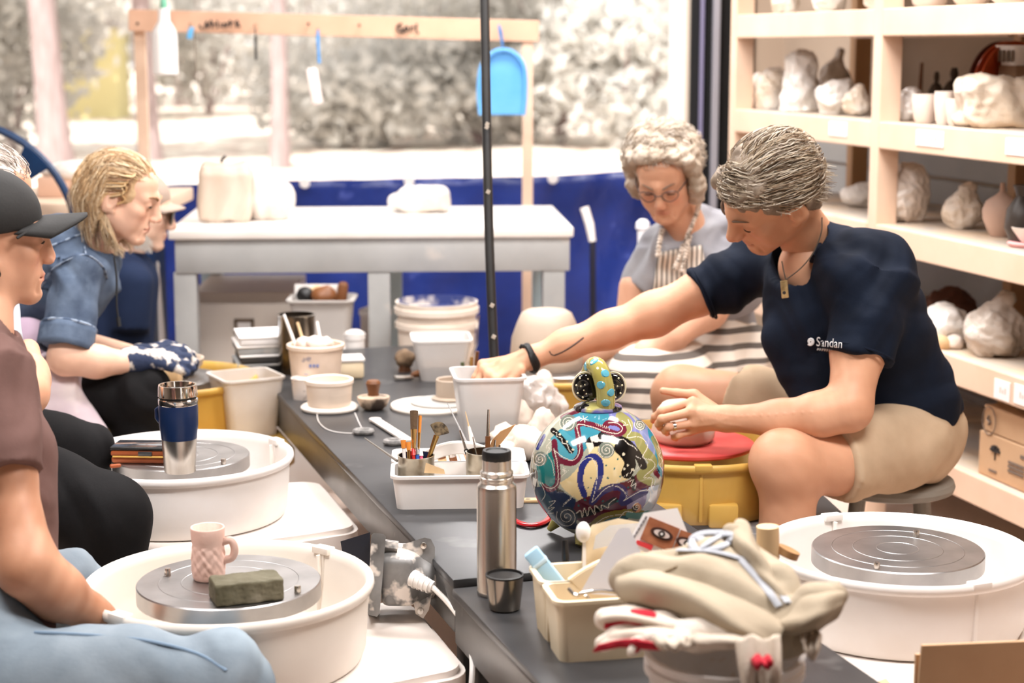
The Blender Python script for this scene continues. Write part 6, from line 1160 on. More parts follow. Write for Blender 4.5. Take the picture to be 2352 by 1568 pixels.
for k_ in range(9):                     # small unreadable second line
    pt = [castpx(sb0, 1877 + k_ * 5.4 + a, 801 + k_ * .55 + b, .012) for a, b in ((0, 3), (1.2, -2), (2.4, 3), (3.4, -1))]
    if all(x is not None for x in pt): g.tube(pt, .0009, 5)
o = man.geo('shirt_small_print', g, LOGO, shirt); o['kind'] = 'stuff'
g = G(); sp = [castpx(sb0, 1862 + (t / 30) * 8 * math.cos(t * .5), 784 + (t / 30) * 9 * math.sin(t * .5), .010) for t in range(4, 31)]; g.tube([x for x in sp if x is not None], .0022, 6); man.geo('shirt_emblem', g, LOGO, shirt)
# shorts
KHA = cloth_mat('khaki_cotton', (198, 174, 146), (184, 160, 132)); d = SDF(.0055)
d.ell(P(2085, 1015, 4.28), (.115, .16, .105), k=.04).cap(P(2060, 1020, 4.19), P(1906, 1062, 4.06), .108, .1, .05, cut=True).cap(P(2010, 985, 4.45), P(1692, 912, 4.64), .105, .088, .05, cut=True).cap(P(2100, 990, 4.28), P(2135, 985, 4.29), .1, .09, .04).ell(P(1985, 1080, 4.15), (.09, .08, .055), k=.05)
d.half((0, 0, .482), (0, 0, -1), (.2, 3.5, .2), (1.6, 5, .486)); v, q = d.mesh(2); v = folds(v, q, .008, [((1, 0, .2), 46, 1), ((1, .5, -.8), 60, .7)], 15); v[:, 2] = np.maximum(v[:, 2], .4805); shorts = man.part('shorts', (v, q), KHA)
# necklace and pendant
nl = [castpx(sbv, *p_, .002) if castpx(sbv, *p_, .002) is not None else None for p_ in ((1800, 655),)]
npts = pp((1888, 500, 4.14), (1886, 535, 4.10), (1868, 580, 4.08), (1840, 615, 4.07), (1806, 642, 4.07)); npts2 = pp((1796, 600, 4.09), (1800, 622, 4.075), (1805, 642, 4.07))
nk2 = man.geo('necklace_cord', G().tube(smooth_path(npts, 5), .0016, 6).tube(smooth_path(npts2, 4), .0016, 6), mat('brown_cord', (70, 56, 44), .8))
pc = P(1802, 664, 4.06); man.geo('pendant', G().box((-.0085, -.0025, -.021), (.0085, .0025, .021), T(*pc) @ RY(-.12), bev=.002), mat('brass_tag', (196, 168, 120), .35, .7, col2=(150, 124, 84), ns=60), nk2); man.geo('pendant_hole', G().lathe([(0, 0), (.004, 0), (.004, .001), (0, .001)], 12, T(pc[0] - .001, pc[1] - .0028, pc[2] - .008) @ RX(math.pi / 2)), INK, nk2)
# hair: shell plus strands swept over the head
def hair_shell(P_, H, cen, rad, cut, m, name='hair', extra=(), h=.004, sub=()):
    d = SDF(h); d.ell(cen, rad, k=.02)
    for e in extra: d.cap(*e)
    for c, n in cut: d.half(c, n, (-.3, -.3, -.3), (.3, .3, .3))
    for e in sub: d.ell(*e, k=.01, sub=True)
    v, q = d.mesh(2); n_ = normals(v, q); v = v + n_ * (.004 * np.sin(v @ np.array((260, 60, 40)) + 3 * vnoise(v * 30, 2)) * .5 + .002 * vnoise(v * 70, 4))[:, None]
    return P_.part(name, (H.W(v), q), m)
cen, rad = (0, -.016, .036), (.083, .103, .094)
GH = mat('grey_brown_hair', (150, 134, 116), .5, col2=(108, 92, 76), ns=26, stretch=(1, 1, 1), bump=.6, bs=90, bd=.003)
hsh = hair_shell(man, hm, cen, rad, [((0, .088, .062), (0, .60, -.80))], GH, extra=[((0, -.075, .0), (0, -.085, -.05), .05, .035, .03), ((-.055, -.05, -.01), (-.05, -.06, -.05), .03, .022, .02), ((.055, -.05, -.01), (.05, -.06, -.05), .03, .022, .02), ((-.03, .06, .085), (.04, .062, .085), .026, .026, .03), ((-.045, .03, .10), (.03, .0, .115), .022, .022, .03)], sub=[((-.085, -.008, -.012), (.034, .027, .042)), ((.085, -.008, -.012), (.034, .027, .042))])
def keep_m(p): return (p[2] > .07 and p[1] < .08) or (p[2] > .0 and p[1] < .025) or (p[1] < -.05 and p[2] > -.05)
def dir_m(p):
    if p[1] > .03 and abs(p[0]) < .062: return (-.8, -.35, .05) if p[0] < .03 else (-.7, -.2, .35)
    return (-.15 if p[0] < 0 else .15, -.95, -.34 if abs(p[0]) > .05 else -.05)
strands(man, 'hair_strands', hm, flow(3400, cen, rad, keep_m, dir_m, .08, 8, (.004, .022), 3) + flow(260, cen, rad, lambda p: p[1] > .03 and .068 < p[2] < .11, lambda p: (-.8, -.1, .08), .05, 6, (.01, .026), 13) + flow(420, cen, rad, lambda p: p[1] < -.03 and p[2] < .02 and p[2] > -.05, lambda p: (.2 * np.sign(p[0]), -.6, -.6), .045, 6, (.006, .014), 14, drop=1), [(196, 182, 160), (172, 154, 130), (130, 106, 82), (214, 203, 186), (92, 72, 54), (154, 134, 108)], .0012, .0003, hsh)
# stool
st_ = Q(2046, 1092, .48); t = thing('wooden_stool', 'round grey painted wooden stool under the man', 'stool', (st_[0], st_[1], 0)); STG = mat('grey_stool_paint', (142, 136, 126), .55, col2=(126, 120, 110), ns=8, col3=(196, 160, 110), n3=4, lo3=.62, hi3=.7)
G().lathe([(0, .445), (.14, .445), (.152, .45), (.156, .462), (.152, .474), (.14, .479), (.06, .474), (0, .472)], 48).obj('seat', STG, t)
for a in (.5, 2.07, 3.64, 5.21): G().tube([(.105 * math.cos(a), .105 * math.sin(a), .45), (.165 * math.cos(a), .165 * math.sin(a), 0)], [.016, .014], 12).obj('leg', STG, t)
for a in (.5, 2.07, 3.64, 5.21): G().tube([(.135 * math.cos(a), .135 * math.sin(a), .2), (.135 * math.cos(a + 1.57), .135 * math.sin(a + 1.57), .2)], .009, 8).obj('rung', STG, t)
# ======================= the woman in the striped apron
wom = Person('grey-haired woman in glasses and striped apron behind the man', P(1620, 900, 5.25), (216, 168, 140))
hw = Head(P(1525, 401, 5.08), (-.2, -.8, -.56), (-.2, -.56, .8), 1.0)
wom.add_skin(*hw.build(P(1580, 545, 5.24), (.056, .07), (212, 162, 132), old=.9, wide=1.06, jaw=1.2, cheek=1.12, h=.0035, lip=(186, 116, 100), nose=.98)); hw.eyes(wom, (134, 112, 96), look=-.45, open_=.14)
# left forearm and hand resting on the apron
ww = P(1478, 812, 5.06); K = pp((1418, 842, 5.06), (1432, 848, 5.04), (1446, 850, 5.03), (1460, 846, 5.03))
FG = [pp((1408, 868, 5.05), (1406, 888, 5.05), (1408, 900, 5.05)), pp((1424, 878, 5.03), (1420, 900, 5.03), (1420, 912, 5.035)), pp((1448, 884, 5.02), (1446, 904, 5.02), (1445, 918, 5.025)), pp((1460, 874, 5.02), (1462, 888, 5.025), (1462, 897, 5.03))]
v, q = hand(wom, ww, K, FG, pp((1450, 832, 5.06), (1418, 838, 5.08), (1398, 852, 5.08), (1388, 866, 5.08)), .031, [.0115, .0118, .0112, .010], h=.0045, arm=([P(1690, 640, 5.2), P(1625, 712, 5.12), P(1540, 770, 5.08), ww], [.05, .054, .046, .032])); wom.add_skin(v, q, None, 11)
d = SDF(.006); d.chain(pp((1455, 660, 5.3), (1440, 790, 5.3), (1370, 802, 5.32), (1330, 815, 5.3)), [.045, .042, .036, .03], .03).cap(P(1330, 815, 5.3), P(1300, 830, 5.28), .032, .02, .02); d.cap(P(1600, 620, 5.3), P(1640, 850, 5.4), .1, .1, .05).cap(P(1560, 545, 5.26), P(1600, 620, 5.3), .06, .09, .05)
d.chain([P(1660, 850, 5.36), P(1480, 860, 5.1), P(1470, 1000, 5.1)], [.09, .08, .06], .04).chain([P(1660, 850, 5.5), P(1460, 850, 5.4), P(1450, 990, 5.4)], [.09, .08, .06], .04)
for x, dd in ((1470, 5.1), (1450, 5.4)): a_ = P(x, 1000, dd); d.chain([a_, (a_[0], a_[1], .08), (a_[0] - .12, a_[1] - .04, .05)], [.06, .045, .04], .03)
v, q = d.mesh(1); wom.add_skin(v, q, None, 12); wom.finish()
GT = cloth_mat('grey_cotton', (158, 158, 162), (142, 142, 148)); d = SDF(.0075)
d.cap(P(1600, 625, 5.32), P(1650, 830, 5.42), .135, .15, .06).cap(P(1520, 572, 5.3), P(1660, 545, 5.3), .078, .085, .05).cap(P(1590, 540, 5.28), P(1600, 640, 5.28), .085, .12, .05).cap(P(1545, 556, 5.2), P(1600, 540, 5.24), .066, .066, .04)
d.cap(P(1508, 590, 5.3), P(1468, 668, 5.3), .075, .062, .03, cut=True, cut0=True).cap(P(1665, 580, 5.26), P(1688, 700, 5.16), .085, .08, .03, cut=True, cut0=True).cap(hw.W((0, 0, -.05)), P(1556, 522, 5.13), .05, .056, .012, sub=True)
v, q = d.mesh(2); v = folds(v, q, .009, [((1, 0, .3), 44, 1), ((1, 0, -.6), 60, .7)], 25); wom.part('t_shirt', (v, q), GT); wbv = BVHTree.FromPolygons([Vector(x) for x in v], [tuple(x) for x in q])
# striped apron: lap, bib, straps
STR = mat('striped_ticking', (222, 210, 196), .85, wave=((104, 96, 88), 'X', 22, .72, .8, .6), bump=.2, bs=150); STR2 = mat('striped_ticking_lap', (222, 210, 196), .85, stretch=(.85, -.2, .75), wave=((96, 88, 82), 'Z', 9.5, .62, .74, .5), bump=.2, bs=150)
d = SDF(.0075); d.cap(P(1690, 850, 5.34), P(1475, 872, 5.08), .125, .098, .06).cap(P(1690, 840, 5.5), P(1450, 850, 5.36), .12, .095, .06).cap(P(1475, 875, 5.08), P(1450, 1010, 5.06), .094, .075, .05).cap(P(1640, 770, 5.3), P(1700, 800, 5.3), .085, .09, .05).cap(P(1560, 880, 5.1), P(1540, 960, 5.06), .09, .08, .05)
v, q = d.mesh(2); v = folds(v, q, .010, [((1, 0, .4), 34, 1), ((1, .4, -.5), 50, .8)], 31); apr = wom.part('striped_apron', (v, q), STR2)
def castpatch(bv, name, corners, m, par, n=10, off=.006, P_=None, default=5.2):
    rows = []
    for i in range(n + 1):
        r = []
        for j in range(n + 1):
            a, b = i / n, j / n; x = (1 - a) * ((1 - b) * corners[0][0] + b * corners[1][0]) + a * ((1 - b) * corners[3][0] + b * corners[2][0]); y = (1 - a) * ((1 - b) * corners[0][1] + b * corners[1][1]) + a * ((1 - b) * corners[3][1] + b * corners[2][1])
            c = castpx(bv, x, y, off); r.append((c if c is not None else P(x, y, default)) - P_.o)
        rows.append(r)
    return sheet(name, rows, m, par, .003)
castpatch(wbv, 'apron_bib', [(1512, 580), (1612, 562), (1640, 720), (1492, 720)], STR, apr, 12, .008, wom, 5.12)
for ln in ([(1522, 525), (1516, 550), (1510, 590)], [(1606, 465), (1600, 490), (1588, 520), (1578, 545), (1572, 580)], [(1570, 560), (1560, 590), (1548, 620)], [(1585, 540), (1575, 580), (1566, 625)]):
    pt = smooth_path([P(*p_, (lambda c: 5.1 if c is None else min(5.14, DEP(c)) - .014)(castpx(wbv, *p_, .0))) for p_ in ln], 4); g = G()
    tot = np.linalg.norm(np.diff(np.array(pt), axis=0), axis=1).sum(); k = max(4, int(tot / .009))
    fine = [np.array([np.interp(t, np.linspace(0, 1, len(pt)), [x[c] for x in pt]) for c in range(3)]) for t in np.linspace(0, 1, k * 2 + 1)]
    g.tube(fine, [.0085 if i % 2 else .0055 for i in range(len(fine))], 8); o = wom.geo('twisted_strap', g, mat('cream_strap', (226, 214, 200), .8, col2=(150, 138, 126), ns=70, lo=.52, hi=.6), apr)
# glasses
GLF = mat('dark_glasses_frame', (44, 48, 58), .3); gl = None
for x in (-1, 1):
    c0 = np.array((x * .033, .108, .004)); pts = [hw.W(c0 + np.array((.0235 * math.cos(a), -.012 * abs(math.cos(a)) * (1 if x * math.cos(a) > 0 else .1), (.0165 if math.sin(a) > 0 else .019) * math.sin(a)))) for a in np.linspace(0, 6.28, 26, endpoint=False)]
    fr_ = wom.geo('glasses_frame', G().tube(pts, .0013, 6, closed=True), GLF); n = len(pts); wom.geo('glasses_lens', G().add(pts, [tuple(range(n))]), mat('lens_glass', (240, 244, 248), .02, trans=1.0, ior=1.02), fr_)
    wom.geo('glasses_arm', G().tube([hw.W((x * .057, .096, .012)), hw.W((x * .074, .05, .012)), hw.W((x * .082, -.01, .008))], .0016, 6), GLF, fr_)
wom.geo('glasses_bridge', G().tube([hw.W((-.0105, .110, .008)), hw.W((0, .1165, .0115)), hw.W((.0105, .110, .008))], .0014, 6), GLF)
CH = mat('silver_curly_hair', (190, 176, 160), .6, col2=(150, 132, 112), ns=12, bump=1, bs=40, bd=.01)
d = SDF(.005); rg = np.random.default_rng(8)
d.ell((0, -.03, .045), (.098, .092, .092), k=.02)
for i in range(150):
    p_ = rg.normal(size=3); p_ /= np.linalg.norm(p_); c = np.array((0, -.025, .043)) + p_ * np.array((.102, .096, .096))
    if c[2] < -.055 or (c[1] > .025 and c[2] < .085 and abs(c[0]) < .085): continue
    r = rg.uniform(.013, .022); d.ell(c, (r * 1.25, r, r), k=.012)
for c in ((-.094, .03, -.05), (-.088, .02, -.075), (.09, .005, -.045), (.086, -.01, -.07), (-.098, .04, -.02), (.092, .02, -.01), (-.098, .03, .01), (-.1, .02, -.02), (-.095, .0, -.04), (.094, .0, .02), (.095, -.02, -.01), (-.094, .03, .04), (.09, .02, .055), (-.05, .055, .105), (0, .058, .112), (.045, .052, .108), (.075, .035, .085), (-.08, .04, .08)): d.ell(c, (.024, .022, .022), k=.014)
d.ell((0, .085, .005), (.07, .07, .085), k=.015, sub=True)
v, q = d.mesh(1); n_ = normals(v, q); v = v + n_ * (.004 * vnoise(v * 75, 3))[:, None]; hsh = wom.part('curly_hair', (hw.W(v), q), CH)
def keep_w(p): return not ((p[2] < .09 and p[1] > .02) or p[2] < -.055)
strands(wom, 'hair_strands', hw, flow(1600, (0, -.025, .045), (.104, .098, .098), keep_w, lambda p: (-p[2] * 4 + .2, .3 * math.sin(60 * p[0]), p[0] * 4 - .2), .05, 7, (.004, .022), 4, wav=.004, face=False), [(206, 194, 178), (186, 172, 154), (222, 212, 200), (150, 130, 108)], .0013, .0004, hsh)
t = thing('grey_stool', 'grey low stool under the woman in the striped apron', 'stool', (P(1690, 900, 5.48)[0], P(1690, 900, 5.48)[1], 0)); zs = P(1690, 985, 5.42)[2]
G().lathe([(0, zs - .04), (.16, zs - .04), (.165, zs - .02), (.155, zs - .003), (0, zs - .006)], 36).obj('seat', STG, t)
for a in (.6, 2.2, 3.7, 5.3): G().tube([(.11 * math.cos(a), .11 * math.sin(a), zs - .03), (.16 * math.cos(a), .16 * math.sin(a), 0)], .014, 10).obj('leg', STG, t)

# ======================= the blonde woman
blo = Person('blonde woman in faded denim shirt leaning over her wheel', P(-120, 900, 4.85), (230, 186, 160))
hb_ = Head(P(281, 454, 4.78), (.95, 0, -.3), (.3, 0, .95), .965)
blo.add_skin(*hb_.build(P(205, 590, 4.84), (.05, .06), (230, 186, 160), old=.35, jaw=.95, h=.0032, lip=(214, 140, 124), nose=1.0)); hb_.eyes(blo, (176, 140, 106), look=-.12, open_=.42)
bsh = P(185, 604, 4.68); be = P(150, 822, 4.6); bw = P(300, 832, 4.68)
d = SDF(.005); d.chain([P(172, 670, 4.66), P(160, 740, 4.62), be, P(220, 830, 4.62), bw], [.03, .042, .042, .04, .03], .03); d.chain([P(150, 590, 4.98), P(150, 780, 5.0), P(300, 815, 4.95)], [.04, .04, .03], .03)
d.cap(P(170, 620, 4.82), P(-130, 800, 4.85), .07, .09, .05).cap(P(205, 590, 4.84), P(170, 640, 4.82), .05, .07, .04); v, q = d.mesh(1); blo.add_skin(v, q, None, 13); blo.finish()
DEN = mat('faded_denim', (98, 112, 132), .9, col2=(68, 80, 100), ns=16, nd=6, lo=.35, hi=.7, bump=.35, bs=120, bd=.002, col3=(136, 154, 176), n3=9, lo3=.6, hi3=.82, spec=.15); DEN2 = mat('denim_seam', (150, 164, 182), .9, col2=(70, 86, 110), ns=50, lo=.48, hi=.56, bump=.4, bs=120)
d = SDF(.006)
d.cap(P(175, 620, 4.83), P(-130, 770, 4.87), .125, .15, .06).cap(P(150, 570, 4.83), P(-60, 640, 4.87), .095, .12, .06).cap(P(205, 640, 4.8), P(175, 720, 4.8), .075, .06, .05).cap(bsh, P(150, 800, 4.61), .074, .068, .03, cut=True, cut0=True).cap(P(150, 590, 4.98), P(150, 760, 5.0), .07, .065, .03, cut=True)
d.cap(hb_.W((0, -.02, -.05)), P(222, 568, 4.82), .05, .064, .012, sub=True)
v, q = d.mesh(2); v = folds(v, q, .009, [((.7, 0, .7), 46, 1), ((1, 0, -.3), 60, .8), ((.2, .3, 1), 70, .5)], 41); den = blo.part('denim_shirt', (v, q), DEN); dbv = BVHTree.FromPolygons([Vector(x) for x in v], [tuple(x) for x in q])
for ln, r in (([(100, 520), (150, 512), (200, 520), (240, 515), (255, 522)], .010), ([(85, 575), (130, 560), (180, 540), (225, 528), (250, 528)], .006), ([(95, 660), (120, 620), (160, 596), (200, 586), (235, 612), (245, 640)], .0045), ([(190, 545), (195, 570), (200, 600)], .0035)):
    pt = [castpx(dbv, *p_, .0) for p_ in ln]; pt = [x for x in pt if x is not None]
    if len(pt) > 2: blo.geo('seam', G().tube(smooth_path(pt, 4), r, 8, flat=.5), DEN2, den)
ax_ = unit(P(150, 800, 4.61) - bsh); e1_ = unit(np.cross(ax_, (0, 1, 0))); e2_ = np.cross(ax_, e1_); c1 = P(150, 800, 4.61)
blo.geo('sleeve_cuff', G().tube([c1 - ax_ * .06 + .0715 * (math.cos(a) * e1_ + math.sin(a) * e2_) for a in np.linspace(0, 6.28, 40, endpoint=False)], .004, 6, closed=True), DEN2, den)
g = G(); 
for k_, (a0, b0, r) in enumerate(((-.058, -.002, .0725),)):
    rows_ = []; 
    for s_ in np.linspace(-.058, .004, 5): rows_.append([c1 + ax_ * s_ + (r + .002 * math.sin(5 * a)) * (math.cos(a) * e1_ + math.sin(a) * e2_) for a in np.linspace(0, 6.28, 49)])
sheet('folded_cuff', [[x - blo.o for x in rw] for rw in rows_], DEN, den, .003)
blo.geo('drawstring', G().tube(smooth_path(pp((262, 590, 4.72), (268, 640, 4.71), (268, 700, 4.7), (272, 735, 4.7)), 4), .003, 6).tube(pp((271, 728, 4.7), (274, 750, 4.7)), .006, 6), BLACKR, den)
# gloves
GLV = mat('patterned_glove', (38, 50, 78), .8, col2=(214, 204, 192), ns=26, nd=2, lo=.50, hi=.58, stretch=(1, 1, 1.0), bump=.5, bs=80, bd=.004); gw = P(318, 826, 4.7)
K = pp((398, 806, 4.74), (404, 818, 4.72), (402, 832, 4.70), (394, 842, 4.69)); FG = [pp((424, 806, 4.75), (440, 815, 4.76), (446, 828, 4.77)), pp((432, 822, 4.73), (446, 832, 4.74), (446, 846, 4.75)), pp((428, 838, 4.71), (440, 846, 4.72), (438, 856, 4.73)), pp((416, 850, 4.69), (428, 856, 4.7), (426, 863, 4.71))]
v, q = hand(blo, gw, K, FG, pp((350, 812, 4.76), (385, 798, 4.8), (412, 800, 4.82), (430, 806, 4.83)), .032, [.0135, .014, .0135, .012], h=.004, arm=(pp((296, 828, 4.68), (312, 827, 4.69)), [.038, .037])); blo.part('work_glove', (v, q), GLV)
gw = P(320, 812, 4.95); K = pp((392, 796, 4.98), (398, 806, 4.96), (396, 818, 4.95), (388, 826, 4.94)); FG = [pp((420, 800, 4.98), (432, 808, 4.98)), pp((424, 812, 4.96), (434, 822, 4.96)), pp((420, 824, 4.95), (428, 834, 4.95)), pp((408, 832, 4.94), (414, 840, 4.94))]
v, q = hand(blo, gw, K, FG, pp((350, 800, 4.97), (380, 790, 4.99), (404, 792, 5.0)), .03, [.013, .0135, .013, .0115], h=.004); blo.part('work_glove', (v, q), GLV)
# trousers, apron
BLK = cloth_mat('black_cotton', (24, 23, 24), (17, 16, 17)); d = SDF(.008); bk_ = P(322, 905, 4.72)
d.chain([P(-120, 880, 4.78), P(120, 900, 4.74), bk_], [.11, .098, .078], .04).cap(bk_, np.array((bk_[0] - .02, bk_[1], .12)), .075, .055, .03); k2 = P(300, 890, 5.1); d.chain([P(-120, 870, 5.0), k2], [.1, .075], .04).cap(k2, np.array((k2[0], k2[1], .12)), .07, .055, .03).cap(P(-120, 850, 4.88), P(-180, 830, 4.9), .14, .14, .05)
v, q = d.mesh(2); v = folds(v, q, .006, [((1, 0, .5), 50, 1), ((1, 0, -.6), 40, .7)], 51); blo.part('trousers', (v, q), BLK)
for c in (bk_, k2): a_ = np.array((c[0], c[1], .06)); g = G().box((-.05, -.045, 0), (.16, .045, .09), T(a_[0], a_[1], 0), bev=.03, seg=3); blo.geo('shoe', g, BLACKP)
MAU = mat('pale_mauve_apron', (222, 206, 210), .85, col2=(204, 186, 194), ns=6, col3=(236, 226, 222), n3=9, lo3=.55, hi3=.7, bump=.3, bs=30, bd=.006); MAU2 = mat('mauve_apron_bib', (188, 164, 180), .85, col2=(172, 148, 166), ns=8, bump=.3, bs=60)
d = SDF(.006); d.chain([P(-60, 880, 4.74), P(120, 902, 4.72), P(196, 912, 4.71)], [.116, .108, .1], .05, cut=True).cap(P(110, 910, 4.69), P(185, 1010, 4.63), .09, .075, .05).cap(P(60, 930, 4.68), P(70, 1060, 4.63), .1, .08, .05)
d.half(P(262, 900, 4.7), (1, 0, .3), (-3, 3, 0), (2, 7, 2)); v, q = d.mesh(2); v = folds(v, q, .008, [((1, 0, .2), 40, 1), ((1, .3, -.6), 60, .7)], 55); apr2 = blo.part('apron', (v, q), MAU)
d = SDF(.006); d.cap(P(60, 800, 4.72), P(-90, 830, 4.76), .085, .11, .05); v, q = d.mesh(1); blo.part('apron_bib', (v, q), MAU2, apr2)
# hair
BH = mat('blonde_hair_base', (222, 192, 150), .5, col2=(184, 148, 108), ns=22, bump=.6, bs=90, bd=.003)
hsh = hair_shell(blo, hb_, (0, -.02, .034), (.082, .102, .09), [((0, .086, .055), (0, .72, -.69))], BH, extra=[((0, -.075, .01), (0, -.07, -.09), .07, .045, .04), ((.058, -.058, .0), (.052, -.03, -.13), .034, .016, .03), ((-.058, -.058, .0), (-.05, -.03, -.13), .034, .016, .03)], sub=[((.085, -.008, -.012), (.03, .022, .036)), ((-.085, -.008, -.012), (.03, .022, .036))])
def keep_b(p): return (p[2] > .05 and p[1] < .075) or (p[2] > .02 and p[1] < .02 and p[1] > -.12) or (p[1] < -.03 and p[2] > -.02)
def dir_b(p): return (0, -.95, -.12) if (p[2] > .02 and p[1] > -.03) else (0, -.25 + 2.2 * max(0, -.04 - p[2]), -1)
top = flow(1700, (0, -.02, .034), (.083, .103, .091), lambda p: keep_b(p) and p[1] > -.04 and p[2] > .02, lambda p: (0, -.96, -.15 if abs(p[0]) > .04 else .0), .1, 8, (.002, .012), 6)
low = flow(1600, (0, -.02, .034), (.085, .103, .091), lambda p: (p[1] < -.03 and p[2] > -.04), lambda p: (.12 * np.sign(p[0]), -.1 + .55 * (p[2] < -.02), -1), .15, 10, (.004, .016), 8, drop=1, wav=.002)
fr2 = [[(s_ * (.066 + .006 * math.sin(i)), -.03 + .012 * math.sin(i * 1.7), -.01), (s_ * .07, -.02 + .012 * math.sin(i), -.06), (s_ * (.062 + .008 * math.sin(i * 3)), .004 + .02 * math.sin(i * .7), -.11), (s_ * (.05 + .01 * math.sin(i * 2)), .03 + .03 * math.sin(i * .9), -.145 + .012 * math.sin(i * 2.3))] for i in range(160) for s_ in (-1, 1)]
strands(blo, 'hair_strands', hb_, top + low + [smooth_path(x, 3) for x in fr2], [(238, 214, 176), (222, 190, 146), (246, 228, 196), (172, 136, 98), (210, 176, 132), (146, 112, 80)], .00095, .0003, hsh)
for i in range(9):
    x0 = .03 + .012 * (i % 4); pt = smooth_path([(x0 + .02, .022 - .004 * i, .08 - .006 * i), (x0 + .045, .02, .075 - .009 * i), (x0 + .042, -.05, .06 - .012 * i), (.05, -.09, .035 - .01 * i)], 4)
    cen_ = np.array((0, -.02, .034)); rd_ = np.array((.089, .109, .097)); pt = [cen_ + (np.array(x) - cen_) / np.linalg.norm((np.array(x) - cen_) / rd_) for x in pt]
    blo.geo('hair_lock', G().tube([hb_.W(x) for x in pt], [.0005, .002] + [.0045] * (len(pt) - 3) + [.002], 8, flat=.5), mat(('lock_light', 'lock_dark', 'lock_mid')[i % 3], ((236, 208, 160), (134, 98, 66), (206, 168, 118))[i % 3], .45), hsh)

# ======================= person in the black cap
cap = Person('person in black cap, brown T-shirt and pale jeans at the left edge', P(-80, 1500, 2.9), (212, 160, 130))
hc_ = Head(P(-19, 555, 3.16), (.92, .38, -.05), (.05, 0, 1), .955)
cap.add_skin(*hc_.build(P(-60, 760, 3.12), (.056, .07), (216, 164, 134), old=.5, nose=.95, h=.0032, lip=(206, 112, 104))); hc_.eyes(cap, (96, 72, 54), look=-.1, open_=.3)
cap.geo('earring', G().lathe([(0, -.008), (.007, -.005), (.008, 0), (.006, .006), (0, .008)], 16, T(*hc_.W((.083, .0, -.05)))), BLACKP)
d = SDF(.0048); aw = P(205, 1405, 2.98); d.chain([P(-25, 850, 2.98), P(16, 1090, 2.95), P(62, 1300, 2.9), P(130, 1360, 2.93), aw], [.04, .044, .047, .043, .03], .03); d.chain(pp((205, 1405, 2.98), (232, 1425, 3.0), (255, 1440, 3.02)), [.03, .026, .018], .02)
d.cap(P(-40, 900, 3.12), P(-80, 1350, 3.08), .08, .09, .05); v, q = d.mesh(1); cap.add_skin(v, q, tone(v, (190, 138, 108), 21, .14), 21); cap.finish()
BRN_ = cloth_mat('brown_cotton', (116, 88, 82), (102, 76, 70)); d = SDF(.006)
d.cap(P(-75, 880, 3.12), P(-60, 1340, 3.08), .12, .15, .06).cap(P(5, 1050, 3.08), P(10, 1180, 3.06), .085, .075, .06).cap(P(-35, 850, 2.99), P(12, 1092, 2.935), .074, .066, .035, cut=True, cut0=True).cap(P(-80, 800, 3.12), P(-35, 850, 3.0), .08, .074, .04).cap(P(-10, 1340, 3.02), P(40, 1450, 2.95), .09, .06, .05)
d.cap(hc_.W((0, -.02, -.06)), P(-62, 775, 3.1), .058, .072, .012, sub=True); v, q = d.mesh(2); v = folds(v, q, .007, [((.5, 0, 1), 50, 1), ((1, 0, -.4), 60, .7)], 61); cap.part('t_shirt', (v, q), BRN_)
JEA = mat('pale_jeans', (138, 149, 158), .9, col2=(118, 130, 140), ns=10, bump=.3, bs=150, bd=.0015, col3=(160, 174, 184), n3=5, lo3=.55, hi3=.75, spec=.15); d = SDF(.0075); jk = P(490, 1578, 2.86); jf = P(150, 1358, 3.24)
d.chain([P(-80, 1590, 2.88), P(250, 1580, 2.86), jk], [.11, .096, .088], .04).cap(jk, np.array((jk[0] - .01, jk[1], .12)), .085, .06, .03).chain([P(-80, 1450, 3.05), P(60, 1370, 3.18), jf], [.1, .085, .075], .04).cap(jf, np.array((jf[0], jf[1], .12)), .07, .055, .03).cap(P(-90, 1470, 2.95), P(-150, 1400, 3.0), .14, .14, .05)
v, q = d.mesh(2); v = folds(v, q, .006, [((1, 0, .5), 44, 1), ((1, 0, -.5), 60, .7)], 65); jn = cap.part('jeans', (v, q), JEA); jbv = BVHTree.FromPolygons([Vector(x) for x in v], [tuple(x) for x in q])
pt = [castpx(jbv, *p_, 0) for p_ in ((80, 1452), (200, 1458), (330, 1470), (450, 1500), (520, 1540))]; pt = [x for x in pt if x is not None]
if len(pt) > 2: cap.geo('side_seam', G().tube(smooth_path(pt, 4), .003, 6), mat('jean_seam', (120, 142, 164), .9), jn)
for c in (jk, jf): cap.geo('shoe', G().box((-.05, -.045, 0), (.16, .045, .09), T(c[0], c[1], 0), bev=.03, seg=3), BLACKP)
CAPM = mat('black_canvas', (44, 43, 42), .8, col2=(30, 29, 29), ns=6, bump=.3, bs=160, bd=.0015); d = SDF(.004)
d.ell((0, -.016, .05), (.088, .108, .092), k=.02).half((0, 0, .022), (0, .16, -.98), (-.3, -.3, -.3), (.3, .3, .3)); v, q = d.mesh(2); cm = cap.part('cap', (hc_.W(v), q), CAPM)
rows_ = []
for i in range(15):
    x = -1 + 2 * i / 14; r = []
    for j in range(9): t_ = j / 8; ang_ = x * 1.18; y0 = .078 * math.cos(ang_) + .002; L = .098 * (1 - .30 * x * x); r.append(hc_.W((.084 * math.sin(ang_) * (1 - .04 * t_), y0 + L * t_, .046 - .040 * x * x * (.55 + .45 * t_) + .010 * t_)) - cap.o)
    rows_.append(r)
br_o = sheet('cap_brim', rows_, CAPM, cm, .005)
cap.geo('cap_seam', G().tube([hc_.W((.088 * math.sin(a), .078 * math.cos(a) + .004 + .012 * math.cos(a), .048 - .03 * (a / 1.18) ** 2)) for a in np.linspace(-1.2, 1.2, 24)], .0028, 6), CAPM, cm)
